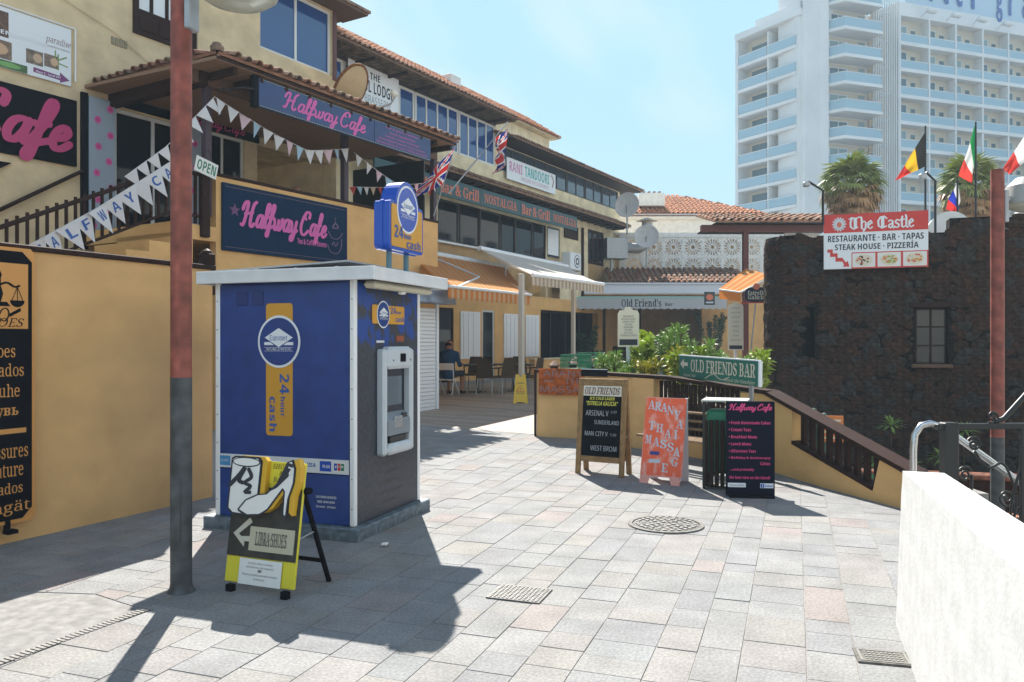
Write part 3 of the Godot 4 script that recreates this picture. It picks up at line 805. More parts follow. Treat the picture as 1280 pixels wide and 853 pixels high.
	# outside stairs behind the low wall
	for k in 9: part(t, "stair_step", MB.new().span(V(-7.2 + k * 0.40, 0, -1.5), V(-6.80 + k * 0.40, 2.0 + k * 0.178, -0.02)), M.ochre)
	var rail := part(t, "stair_railing", MB.new().tube([V(-8.2, 2.42, 0.02), V(-7.0, 3.0, 0.02), V(-4.05, 4.42, 0.02), V(-3.45, 4.45, 0.02)], 0.035, 0.035, 8).tube([V(-7.2, 2.25, 0.02), V(-4.05, 3.74, 0.02), V(-3.45, 3.74, 0.02)], 0.025, 0.025, 8), M.brown_y)
	for k in 24:
		var s := -7.1 + k * 0.135
		var y: float = 2.28 + (s + 7.2) * 0.473
		part(rail, "baluster", MB.new().box(V(s, y + 0.35, 0.02), V(0.035, 0.72, 0.035)), M.brown_y)
	part(t, "stair_handrail", MB.new().tube([V(-7.4, 2.55, A + 0.08), V(-5.36, 3.82, A + 0.08), V(-4.02, 4.68, A + 0.08)], 0.035), M.brown)
	part(t, "newel_post", MB.new().cham(V(-3.40, 3.95, 0.02), V(0.16, 1.1, 0.12), 0.015), M.brown_y)
	for k in 3: part(t, "gate_baluster", MB.new().box(V(-3.75 + k * 0.1, 4.02, -0.02), V(0.04, 0.8, 0.04)), M.brown_y)
	# overhead cable sagging along the wall
	part(t, "cable", MB.new().tube([V(-7.0, 8.9, A + 0.02), V(-4.7, 7.75, A + 0.03), V(-3.4, 7.38, A + 0.03), V(-2.6, 6.98, A + 0.03), V(-1.9, 6.8, A + 0.03)], 0.008, 0.008, 5), M.cream)

func shop_building() -> void:
	var t := thing("shop_building", "long cream arcade building with rows of tinted windows and tiled eaves", "building", ROW)
	var B := -4.0
	# ground floor and first floor wall
	var holes := [[8.70, 16.08, 4.92, 6.30], [16.15, 17.25, 5.05, 6.30], [19.95, 21.67, 5.10, 6.65], [7.2, 9.6, 0.2, 2.75], [11.35, 12.15, 0.2, 2.75], [15.6, 21.0, 0.2, 2.9]]
	part(t, "wall", wall(2.5, 23.5, 3.4, 7.90, B, 0.3, holes), M.pale_cream)
	part(t, "ground_floor_wall", wall(2.5, 23.5, -0.2, 3.399, B, 0.3, holes), M.ochre)  # darker ochre than above stands in for shade under the awnings
	part(t, "end_wall", MB.new().span(V(23.2, -0.2, -12.0), V(23.499, 8.9, B - 0.3)), M.pale_cream)
	var wallin: Material = M.pale_cream
	part(t, "room_back", MB.new().span(V(2.6, -0.2, -7.5), V(23.1, 9.3, -7.4)).span(V(2.6, 3.0, -7.4), V(23.1, 3.1, B - 0.31)).span(V(2.6, 7.55, -7.4), V(23.1, 7.65, B - 0.31)), wallin)
	# third storey: two runs of windows
	part(t, "upper_wall", wall(2.5, 12.25, 7.90, 9.62, B, 0.25, [[3.2, 12.2, 7.95, 9.42]]), M.pale_cream)
	part(t, "upper_wall", wall(12.25, 23.5, 7.90, 9.0, B, 0.25, [[12.6, 23.3, 7.92, 8.82]]), M.pale_cream)
	part(t, "window_lintel", MB.new().span(V(3.2, 9.42, B + 0.002), V(12.2, 9.50, B + 0.03)), M.dark_frame)
	var runs := [[3.2, 4.3], [4.35, 6.7], [6.75, 7.5], [7.55, 9.9], [9.95, 12.2]]
	var cols := [1, 2, 1, 4, 4]
	for i in 5: window(t, runs[i][0], runs[i][1], 7.95, 9.42, B - 0.05, cols[i], 1, M.white_frame, M.blue_glass, 0.07)
	for i in 6: window(t, 12.6 + i * 1.79, 12.6 + i * 1.79 + 1.74, 7.92, 8.82, B - 0.05, 2, 1, M.dark_frame, M.grey_glass, 0.06)
	# first floor bar windows, tinted, then a blind and a dark casement
	var mull := [8.7, 9.97, 11.25, 12.64, 13.68, 15.03, 16.08]
	for i in 6: window(t, mull[i], mull[i + 1] - 0.02, 4.92, 6.30, B - 0.06, 1, 1, M.brown_y if i % 2 else M.dark_frame, M.dark_glass, 0.07)
	window(t, 16.15, 17.25, 5.05, 6.30, B - 0.06, 1, 1, M.dark_frame, M.dark_glass, 0.07)
	part(t, "roller_blind", MB.new().cham(V(16.72, 5.70, B - 0.03), V(0.92, 1.06, 0.02), 0.004), M.sign_white)
	window(t, 19.95, 21.67, 5.10, 6.65, B - 0.06, 3, 1, M.brown_y, M.dark_glass, 0.14)
	part(t, "window_sill", MB.new().cham(V(12.9, 4.88, B + 0.06), V(8.8, 0.07, 0.16), 0.01), M.grey_white)
	part(t, "shutter_board", MB.new().span(V(17.6, 6.0, B + 0.002), V(18.9, 6.55, B + 0.05)), M.brown)
	part(t, "downpipe", MB.new().cyl(V(19.3, 3.0, B + 0.06), V(19.3, 6.6, B + 0.06), 0.06), M.brown_y)
	# tiled canopy between the floors
	var cr := part(t, "canopy_soffit", MB.new().span(V(3.0, 6.92, B), V(22.6, 6.97, B + 0.85)), M.brown)
	var sl := atan2(0.42, 0.95)
	tiles(cr, Transform3D(Basis(Vector3.RIGHT, -PI / 2 + sl), V(3.0, 7.0, B + 0.92)), 19.7, 1.04, 0.2, 0.36, [M.tile_c, M.tile_many], false)
	for i in 30: part(t, "rafter_tail", MB.new().box(V(3.2 + i * 0.66, 6.88, B + 0.42), V(0.08, 0.07, 0.6)), M.brown_z)
	# eaves of the top storey
	var e1 := part(t, "upper_soffit", MB.new().span(V(2.7, 9.50, B - 0.3), V(12.3, 9.56, B + 0.82)), mat(0.20, 0.14, 0.10, 0.8, "patchy", 1.0))
	tiles(e1, Transform3D(Basis(Vector3.RIGHT, -PI / 2 + 0.33), V(2.6, 9.58, B + 0.90)), 9.75, 2.4, 0.2, 0.4, [M.tile_old, M.tile_many], false)
	for i in 7: part(t, "eave_bracket", MB.new().box(V(3.3 + i * 1.4, 9.46, B + 0.4), V(0.07, 0.08, 0.82)), M.brown_z)
	var e2 := part(t, "lower_soffit", MB.new().span(V(12.3, 8.84, B - 0.3), V(24.2, 8.90, B + 0.82)), M.brown)
	tiles(e2, Transform3D(Basis(Vector3.RIGHT, -PI / 2 + 0.33), V(12.1, 8.92, B + 0.90)), 12.3, 2.4, 0.2, 0.4, [M.tile_old, M.tile_many], false)
	# set-back top floor
	part(t, "penthouse_wall", MB.new().span(V(7.5, 8.9, -13.0), V(20.6, 11.05, -6.3)), M.pale_cream)
	var e3 := part(t, "penthouse_soffit", MB.new().span(V(7.3, 11.06, -13.0), V(20.9, 11.12, -5.95)), M.pale_cream)
	tiles(e3, Transform3D(Basis(Vector3.RIGHT, -PI / 2 + 0.58), V(7.3, 11.14, -5.9)), 13.7, 2.4, 0.22, 0.4, [M.tile_b, M.tile_red], false)
	part(t, "chimney", MB.new().cham(V(8.0, 11.2, -6.9), V(1.2, 0.9, 0.6), 0.03), M.white_plaster)
	part(t, "chimney", MB.new().cham(V(13.9, 11.85, -7.2), V(0.7, 0.8, 0.6), 0.03), M.white_plaster)
	# ground floor: white shutters and dark doorways
	for q in [[6.3, 7.1], [9.95, 11.15], [12.75, 13.75], [14.35, 15.4]]:
		var sh := part(t, "window_shutter", MB.new().cham(V((q[0] + q[1]) * 0.5, 1.85, B + 0.03), V(q[1] - q[0], 1.62, 0.05), 0.008), M.white)
		for k in 3: part(sh, "louvre", MB.new().box(V(q[0] + 0.14 + k * 0.3, 1.85, B + 0.062), V(0.02, 1.5, 0.012)), M.grey_white)
	window(t, 7.2, 9.6, 0.25, 2.75, B - 0.05, 3, 1, M.brown_y, M.dark_glass, 0.08, "shop_door")
	window(t, 11.35, 12.15, 0.25, 2.75, B - 0.05, 1, 1, M.white_frame, M.dark_glass, 0.07, "shop_door")
	window(t, 15.6, 21.0, 0.25, 2.9, B - 0.3, 4, 1, M.dark_frame, M.dark_glass, 0.08, "shop_front")
	part(t, "roof_slab", MB.new().span(V(2.6, 9.02, -13), V(23.2, 9.1, -4.4)), M.concrete)
	# low wall in front of the shops
	var lw := thing("low_shop_wall", "low ochre wall on the deck before the white shutters", "wall", row(11.9, 0.28, -2.3))
	part(lw, "wall_panel", MB.new().cham(V(3.0, 0.35, 0), V(6.0, 0.72, 0.22), 0.01), M.ochre)
	part(lw, "coping", MB.new().cham(V(3.0, 0.735, 0), V(6.06, 0.05, 0.28), 0.01), M.pale_cream)
	for i in 3: part(lw, "flower_pot", MB.new().lathe(V(3.2 + i * 1.2, 0.76, 0), [Vector2(0.12, 0), Vector2(0.18, 0.2), Vector2(0.2, 0.22), Vector2(0.0, 0.21)], 12), M.dark_frame)
	# roller-shuttered stall in front of the terrace end
	var sb := thing("shutter_stall", "closed white roller shutter stall under a pale blue box beside the kiosk", "stall", row(0.86, 0.2, 1.3))
	part(sb, "body", MB.new().span(V(-2.6, -0.2, -1.28), V(0.60, 2.2, -0.02)), M.ochre)
	part(sb, "frame", MB.new().span(V(0.54, -0.2, -0.02), V(0.61, 2.26, 0.04)), M.sign_white)
	for k in 27: part(sb, "shutter_slat", MB.new().cham(V(-1.03, -0.02 + k * 0.08 + 0.04, 0.0), V(3.12, 0.074, 0.03), 0.012), M.sign_white)
	part(sb, "head_box", MB.new().cham(V(-0.8, 2.41, 0.1), V(3.4, 0.36, 0.4), 0.02), mat(0.42, 0.52, 0.68, 0.5, "patchy", 1.0))

func bar_building() -> void:
	# at the end of the deck, facing the square
	var t := thing("bar_building", "bar with wide dark front, white fascia and tiled lean-to roof", "building", frame(0, 0, 36))
	var y := func(py: float) -> float: return 1.65 + (427.0 - py) * 0.036
	part(t, "wall", wall(1.2, 12.5, 0.0, 3.7, 0, 0.25, [[1.5, 8.55, 0.3, 3.25]]), M.ochre)
	part(t, "room_back", MB.new().span(V(1.0, 0, -4.1), V(12.5, 4, -4.0)).span(V(0.95, 0, -4.0), V(1.1, 4, -0.26)).span(V(12.3, 0, -4.0), V(12.5, 4, -0.26)).span(V(1.0, 3.72, -4.0), V(12.5, 3.85, -0.0)), M.ochre)
	part(t, "bar_counter", MB.new().cham(V(4.2, 0.85, -2.2), V(4.4, 1.1, 0.6), 0.02), M.brown)
	for k in 14: part(t, "bottle", MB.new().lathe(V(2.4 + k * 0.3, 1.9, -3.6), [Vector2(0.05, 0), Vector2(0.05, 0.2), Vector2(0.018, 0.27), Vector2(0.018, 0.34), Vector2(0, 0.34)], 8), [M.green_plastic, M.steel, M.brown_grey][k % 3])
	part(t, "bottle_shelf", MB.new().span(V(2.2, 1.86, -3.9), V(6.8, 1.895, -3.4)), M.brown)
	for q in [2.7, 4.1, 5.7]: part(t, "door_post", MB.new().span(V(q, 0.3, -0.2), V(q + 0.12, 3.2, -0.05)), M.brown_y)
	part(t, "fascia", MB.new().cham(V(5.5, 3.95, 0.95), V(7.6, 0.48, 0.12), 0.02).cham(V(5.5, 4.16, 1.0), V(7.7, 0.08, 0.2), 0.02), mat(0.62, 0.65, 0.72, 0.5))
	part(t, "fascia_soffit", MB.new().span(V(1.75, 3.66, 0.0), V(9.3, 3.71, 0.95)), M.ochre)
	var lr := part(t, "lean_to_roof", MB.new().span(V(4.2, 4.12, -1.0), V(9.5, 4.16, 0.9)), M.brown)
	tiles(lr, Transform3D(Basis(Vector3.RIGHT, -PI / 2 + 0.34), V(4.3, 4.24, 1.0)), 6.2, 2.3, 0.24, 0.4, plank_mats(), true)
	# scalloped awning front with the bar's name
	var aw := thing("bar_awning", "pale scalloped awning front lettered across the bar opening", "awning", frame(0, 0, 34.6))
	part(aw, "canopy", MB.new().quad(V(1.5, 3.55, 0), V(9.3, 3.55, 0), V(9.3, 3.74, -1.3), V(1.5, 3.74, -1.3), Vector3.UP), M.canvas_grey)
	var vp := PackedVector2Array([Vector2(1.5, 3.55)])
	for k in 53: vp.append(Vector2(1.5 + k * 0.15, 3.07 - (0.0 if k % 2 else 0.06)))
	vp.append(Vector2(9.3, 3.55))
	part(aw, "valance", MB.new().prism(vp, -0.008, 0.0), M.canvas_grey)
	part(aw, "trim", MB.new().span(V(1.5, 3.50, 0.002), V(9.3, 3.56, 0.012)), mat(0.25, 0.5, 0.42, 0.6))
	text(aw, "Old Friend's", V(5.6, 3.30, 0.006), 1.72, 0.33, M.ink, "Droid Serif Bold", 0.3)
	text(aw, "Bar", V(6.78, 3.24, 0.006), 0.34, 0.14, M.ink, "Droid Serif Bold")
	# pierced block screen above
	var sc := thing("block_screen", "white pierced concrete block screen with sunburst pattern above the lean-to roof", "screen wall", frame(0, 0, 38))
	var blk := MB.new()
	var S := 0.93
	blk.span(V(-S / 2, -S / 2, -0.1), V(S / 2, -S / 2 + 0.06, 0)).span(V(-S / 2, S / 2 - 0.06, -0.1), V(S / 2, S / 2, 0)).span(V(-S / 2, -S / 2 + 0.06, -0.1), V(-S / 2 + 0.06, S / 2 - 0.06, 0)).span(V(S / 2 - 0.06, -S / 2 + 0.06, -0.1), V(S / 2, S / 2 - 0.06, 0))
	for k in 16:
		var a := TAU * k / 16
		var r1: float = min(0.42 / max(abs(cos(a)), abs(sin(a))), 0.50)
		var u := Vector2.from_angle(a); var w := u.orthogonal() * 0.022
		blk.prism(PackedVector2Array([u * 0.13 + w, u * 0.13 - w, u * r1 - w * 1.5, u * r1 + w * 1.5]), -0.09, -0.01)
		var u2 := Vector2.from_angle(a + TAU / 16)
		blk.prism(PackedVector2Array([u * 0.15, u2 * 0.15, u2 * 0.09, u * 0.09]), -0.095, -0.005)
		blk.prism(PackedVector2Array([u * 0.44, u2 * 0.44, u2 * 0.385, u * 0.385]), -0.095, -0.005)
	var corner := PackedVector2Array([Vector2(0.41, 0.41), Vector2(0.22, 0.41), Vector2(0.41, 0.22)])
	for k in 4:
		var cc := PackedVector2Array()
		for q in corner: cc.append(q.rotated(k * PI / 2))
		blk.prism(cc, -0.09, -0.012)
	var bm := blk.mesh()
	for i in 8:
		for j in 2: part(sc, "screen_block", bm, M.white_plaster, T(5.35 + (i + 0.5) * S, 4.72 + (j + 0.5) * S, 0))
	part(sc, "top_beam", MB.new().span(V(5.1, 6.585, -0.16), V(13.0, 6.70, 0.04)), M.white_plaster)
	part(sc, "end_post", MB.new().span(V(5.1, 4.2, -0.14), V(5.34, 6.58, 0.03)), M.white_plaster)
	part(sc, "back_wall", MB.new().span(V(4.9, 3.0, -2.3), V(13.5, 6.7, -2.1)), M.cream)
	part(sc, "roof_slab", MB.new().span(V(4.9, 6.70, -2.3), V(13.5, 6.80, 0.0)), M.white_plaster)
	# hipped roof behind
	var h := thing("hipped_roof_house", "white house with hipped orange tile roof rising behind the block screen", "house", frame(1.5, 0.45, 46))
	part(h, "wall", MB.new().span(V(4.0, -1.0, -8.0), V(12.6, 8.35, 0)), M.white_plaster)
	part(h, "cornice", MB.new().cham(V(8.4, 8.28, 0.0), V(9.0, 0.2, 0.5), 0.05), M.white_plaster)
	var rp := part(h, "roof", MB.new().span(V(3.8, 8.38, -8), V(12.9, 8.42, 0.35)), M.tile_b)
	tiles(rp, Transform3D(Basis(Vector3.RIGHT, -PI / 2 + 0.40), V(3.4, 8.48, 0.45)), 9.7, 4.3, 0.26, 0.42, [M.tile_a, M.tile_red], false, 4.0, 4.2)
	tiles(rp, Transform3D(Basis(Vector3.UP, PI / 2) * Basis(Vector3.RIGHT, -PI / 2 + 0.40), V(13.05, 8.48, 0.45)), 8.0, 4.3, 0.26, 0.42, [M.tile_a, M.tile_red], false, 4.0, 4.0)
	part(h, "chimney", MB.new().cham(V(6.6, 9.4, -0.6), V(1.5, 0.75, 0.7), 0.03), M.white_plaster)
	for k in 4: part(h, "chimney_vent", MB.new().box(V(6.15 + k * 0.3, 9.82, -0.6), V(0.12, 0.1, 0.6)), M.tile_b)

# unseen row behind the viewer, mirrored in the windows, added to bounce sunlight
func opposite_building() -> void:
	var t := thing("opposite_building", "unseen pale two storey shop row with tiled eave, added across the square to bounce sunlight", "building", frame(8.1, 0, -4.9, 239.04))
	var holes := []
	for i in 6:
		holes.append([-1.0 + i * 4.0, 1.6 + i * 4.0, 0.0, 2.5]); holes.append([-0.6 + i * 4.0, 1.2 + i * 4.0, 3.9, 5.3])
	part(t, "wall", wall(-3.5, 23.0, -0.2, 6.2, 0, 0.3, holes), M.white_plaster)
	part(t, "room_back", MB.new().span(V(-3.5, -0.2, -5.2), V(23, 6.2, -5.0)).span(V(-3.5, 3.0, -5.0), V(23, 3.2, -0.31)), M.cream)
	part(t, "end_wall", MB.new().span(V(-3.5, -0.2, -5.0), V(-3.2, 6.2, -0.31)).span(V(22.7, -0.2, -5.0), V(23.0, 6.2, -0.31)), M.white_plaster)
	for h in holes: window(t, h[0], h[1], h[2], h[3], -0.12, 2, 1, M.brown_y, M.grey_glass, 0.08)
	var r := part(t, "roof", MB.new().span(V(-4, 6.2, -5.4), V(23.5, 6.26, 0.6)), M.brown)
	tiles(r, Transform3D(Basis(Vector3.RIGHT, -PI / 2 + 0.35), V(-4, 6.3, 0.7)), 27.5, 6.0, 0.3, 0.5, [M.tile_b, M.tile_red], false)

	var a := thing("bounce_annex", "tall white windowed block added out of view to bounce sunlight onto the arcade", "building", frame(38.9, -2.5, 49.7, 239.04))  # unseen block, added to throw reflected sun onto the arcade facades
	var open := []
	for i in 15:
		for j in 4: open.append([0.8 + i * 3.6, 2.6 + i * 3.6, 2.0 + j * 3.0, 4.1 + j * 3.0])
	part(a, "wall", wall(0.0, 56.0, 0, 17.0, 0, 0.3, open), M.white_plaster)
	part(a, "room_back", MB.new().span(V(0, 0, -6.2), V(56, 17, -6.0)).span(V(0, 17, -6.0), V(56, 17.2, 0)), M.white_plaster)
	part(a, "end_wall", MB.new().span(V(0, 0, -6.0), V(0.3, 16.99, -0.31)).span(V(55.7, 0, -6.0), V(56, 16.99, -0.31)), M.white_plaster)
	for h in open: window(a, h[0], h[1], h[2], h[3], -0.15, 2, 1, M.white_frame, M.grey_glass, 0.08)

func castle() -> void:
	var X := frame(7.2, 0, 16, -19.5)
	var t := thing("castle_restaurant", "dark lava stone restaurant with rounded corner and battlements", "building", X)
	var y0 := -0.96
	# backing: straight wall and rounded corner at its end
	var hole := [[0.80, 1.37, 1.19, 2.30], [-1.27, -1.07, 1.30, 2.36]]
	part(t, "wall", wall(-1.3, 5.2, y0, 3.78, -0.10, 0.45, hole), M.lava_mortar)
	var arc := PackedVector2Array()
	for k in 13: arc.append(Vector2(-1.3, -0.86) + Vector2.from_angle(PI / 2 + k * PI / 2 / 12) * 0.76)
	arc.append(Vector2(-2.06, -4.5)); arc.append(Vector2(-1.3, -4.5))
	var tw := PackedVector2Array()
	for q in arc: tw.append(Vector2(q.x, -q.y))
	part(t, "tower", MB.new().prism(tw, y0, 3.85), M.lava_mortar, Transform3D(Basis(Vector3.RIGHT, -PI / 2), Vector3()))
	part(t, "merlon", MB.new().span(V(1.40, 3.78, -0.5), V(2.25, 4.05, -0.10)), M.lava_mortar)
	part(t, "merlon", MB.new().span(V(2.42, 3.78, -0.5), V(5.2, 4.02, -0.10)), M.lava_mortar)
	part(t, "roof_slab", MB.new().span(V(-1.2, 3.3, -8.0), V(5.2, 3.4, -0.56)), M.concrete)
	part(t, "room_back", MB.new().span(V(-1.2, -0.9, -3.2), V(5.1, 3.29, -3.0)).span(V(5.0, -0.9, -3.0), V(5.1, 3.29, -0.56)), M.white_plaster)
	var blobs := []
	for v in 9:
		var b := MB.new()
		b.cham(Vector3(), V(1, 1, 1), 0.22)
		var mv := {}
		for i in b.v.size():
			var key := b.v[i].snapped(Vector3.ONE * 0.001)
			if not mv.has(key): mv[key] = V(rng.randf_range(-0.13, 0.13), rng.randf_range(-0.13, 0.13), rng.randf_range(-0.16, 0.16))
			b.v[i] += mv[key]
		for i in range(0, b.v.size(), 3):
			var m := (b.v[i + 2] - b.v[i]).cross(b.v[i + 1] - b.v[i]).normalized()
			for k in 3: b.n[i + k] = m
		blobs.append([b.mesh(), b])
	var lm := [M.lava, M.lava_red, M.lava_grey, M.lava]
	var spots := []
	var arc_len := 0.76 * PI / 2
	var y := y0
	var total := arc_len + 1.2 + 6.5
	while y < 4.1:
		var u0 := rng.randf_range(-0.2, 0.0)
		while u0 < total:
			var um := u0 + rng.randf_range(-0.06, 0.06)
			u0 += 0.17
			var w := rng.randf_range(0.14, 0.34)
			var h := rng.randf_range(0.12, 0.26)
			var yc := y + rng.randf_range(-0.07, 0.07)
			var top := 3.86
			var p: Vector3; var a := 0.0
			if um < 1.2:
				p = V(-2.06, 0, -2.06 + um); a = -PI / 2
			elif um < 1.2 + arc_len:
				var th := PI - (um - 1.2) / 0.76
				a = -(th - PI / 2)
				p = V(-1.3 + cos(th) * 0.76, 0, -0.86 + sin(th) * 0.76)
			else:
				var s := -1.3 + um - 1.2 - arc_len
				p = V(s, 0, -0.10)
				top = 3.80
				if (s > 1.40 and s < 2.25) or s > 2.42: top = 4.06
				if s + w * 0.5 > 0.80 and s - w * 0.5 < 1.37 and yc + h * 0.5 > 1.19 and yc - h * 0.5 < 2.32: w *= 0.5; h *= 0.5
				if s + w * 0.5 > 0.79 and s - w * 0.5 < 1.38 and yc + h * 0.5 > 1.18 and yc - h * 0.5 < 2.32: continue
				if s + w * 0.5 > -1.29 and s - w * 0.5 < -1.05 and yc + h * 0.5 > 1.28 and yc - h * 0.5 < 2.38: w *= 0.5; h *= 0.5
				if s + w * 0.5 > -1.28 and s - w * 0.5 < -1.06 and yc + h * 0.5 > 1.29 and yc - h * 0.5 < 2.37: continue
			if yc + h * 0.5 > top + 0.03: continue
			p.y = yc
			var xf := Transform3D(Basis(Vector3.UP, a) * Basis(Vector3.BACK, rng.randf_range(-0.5, 0.5)) * Basis.from_scale(V(w, h, rng.randf_range(0.04, 0.09))), p)
			var big := w * h if p.y > -0.4 else 0.0
			if p.x > 3.0: big = 0.0
			spots.append([big, xf, rng.randi() % 9, rng.randi() % 4])
		y += 0.15
	spots.sort_custom(func(p, q): return p[0] > q[0])
	var rest := [MB.new(), MB.new(), MB.new()]
	for i in spots.size():
		var s = spots[i]
		if i < 295: part(t, "stone", blobs[s[2]][0], lm[s[3]], s[1])
		else:
			var r: MB = rest[s[3] % 3]
			var src: MB = blobs[s[2]][1]
			var nb: Basis = s[1].basis.inverse().transposed()
			for k in src.v.size():
				r.v.append(s[1] * src.v[k]); r.n.append((nb * src.n[k]).normalized()); r.c.append(Color(1, 1, 1))
	for i in 3: part(t, "stones", rest[i], lm[i]).set_meta("kind", "stuff")
	var w := window(t, 0.80, 1.37, 1.19, 2.30, -0.24, 2, 3, M.brown_y, mat(0.045, 0.04, 0.034, 0.12), 0.035)
	part(t, "window_lintel", MB.new().cham(V(1.085, 2.36, -0.06), V(0.82, 0.10, 0.14), 0.01), M.brown)
	part(t, "window_sill", MB.new().cham(V(1.085, 1.16, -0.05), V(0.72, 0.07, 0.16), 0.01), M.brown_grey)
	part(t, "slit_window", MB.new().span(V(-1.28, 1.29, -0.46), V(-1.06, 2.37, -0.42)), M.dark)
	# white arched roof lights
	for q in [[-0.1, 0.42], [1.7, 0.34]]:
		var dm := PackedVector2Array()
		for k in 13: dm.append(Vector2(q[0] + cos(PI * k / 12) * q[1] * 1.4, 3.9 + sin(PI * k / 12) * 0.55))
		dm.append(Vector2(q[0] - q[1] * 1.4, 3.4)); dm.append(Vector2(q[0] + q[1] * 1.4, 3.4))
		part(t, "arched_parapet", MB.new().prism(dm, -2.2, -1.9), M.white_plaster)
	# name board
	var s := thing("restaurant_sign", "red and white name board with pizza pictures on the lava stone wall", "sign", X * T(0.05, 3.10, 0.09))
	part(s, "board", MB.new().cham(V(0, 0.55, -0.02), V(1.90, 1.10, 0.04), 0.005), M.sign_white)
	part(s, "header", MB.new().span(V(-0.95, 0.73, 0.0), V(0.95, 1.10, 0.004)), M.sign_red)
	blackletter(s, V(0.11, 0.895, 0.007), 1.18, 0.24)
	text(s, "RESTAURANTE · BAR · TAPAS", V(0.0, 0.61, 0.004), 1.74, 0.125, M.ink, "Droid Sans Bold")
	text(s, "STEAK HOUSE · PIZZERÍA", V(0.02, 0.455, 0.004), 1.52, 0.15, M.ink, "Droid Sans Bold")
	part(s, "picture_strip", MB.new().span(V(-0.43, 0.0, 0.0), V(0.95, 0.325, 0.004)), M.sign_red)
	var food := [[M.brown_grey, M.coral, M.cream_text], [M.gold, M.orange, M.lime], [M.orange_yellow, M.coral, M.cream_text]]
	for i in 3:
		var c := V(-0.205 + i * 0.46, 0.165, 0.005)
		var pic := part(s, "picture", MB.new().cham(c, V(0.42, 0.28, 0.006), 0.002), M.paper)
		part(pic, "plate", MB.new().prism(ngon(c.x, c.y, 0.165, 0.115, 20), 0.007, 0.0095), M.cream_text)
		for k in 26:
			var a := rng.randf() * TAU; var r := sqrt(rng.randf())
			part(pic, "morsel", MB.new().prism(ngon(c.x + cos(a) * r * 0.13, c.y + sin(a) * r * 0.088, rng.randf_range(0.014, 0.034), rng.randf_range(0.012, 0.024), 7), 0.010, 0.0115 + k * 0.0002), food[i][k % 3])
	part(s, "stepped_arrow", MB.new().prism(PackedVector2Array(v2s([-0.88, 0.40, -0.78, 0.40, -0.78, 0.32, -0.69, 0.32, -0.69, 0.225, -0.60, 0.225, -0.54, 0.13, -0.50, 0.16, -0.47, 0.045, -0.59, 0.045, -0.57, 0.085, -0.60, 0.15, -0.73, 0.15, -0.73, 0.25, -0.83, 0.25, -0.83, 0.34, -0.88, 0.34])), 0.001, 0.005), M.sign_red)
	var cr := part(s, "crest", MB.new().prism(ngon(-0.66, 0.90, 0.10, 0.11, 18), 0.004, 0.008), M.letter_grey)
	for k in 14: part(cr, "ray", MB.new().prism(ngon(-0.66 + cos(TAU * k / 14) * 0.115, 0.90 + sin(TAU * k / 14) * 0.125, 0.02, 0.02, 6), 0.004, 0.007), M.letter_grey)
	part(cr, "boss", MB.new().prism(ngon(-0.66, 0.89, 0.045, 0.055, 12), 0.0085, 0.010), M.coral)
	# porch roof beside the tower
	var pr := thing("tiled_porch", "tiled porch roof on a dark red beam behind the stone tower", "porch", frame(6.2, 0, 25))
	part(pr, "beam", MB.new().cham(V(1.9, 5.17, 0), V(4.4, 0.20, 0.2), 0.01), mat(0.10, 0.022, 0.018, 0.6))
	part(pr, "porch_post", MB.new().cham(V(1.1, 2.4, -0.02), V(0.17, 5.35, 0.17), 0.01), mat(0.10, 0.022, 0.018, 0.6))
	var pb := part(pr, "roof", MB.new().span(V(0.1, 5.28, -2.2), V(4.2, 5.32, 0.3)), M.brown)
	tiles(pb, Transform3D(Basis(Vector3.RIGHT, -PI / 2 + 0.22), V(0.0, 5.36, 0.4)), 4.3, 2.4, 0.22, 0.4, plank_mats(), true)
	part(pr, "side_screen", MB.new().span(V(2.5, 3.5, -0.6), V(3.6, 5.1, -0.5)), M.white_plaster)

func ngon(cx: float, cy: float, rx: float, ry: float, k: int, rot := 0.0) -> PackedVector2Array:
	var o := PackedVector2Array()
	for i in k: o.append(Vector2(cx + cos(TAU * i / k + rot) * rx, cy + sin(TAU * i / k + rot) * ry))
	return o

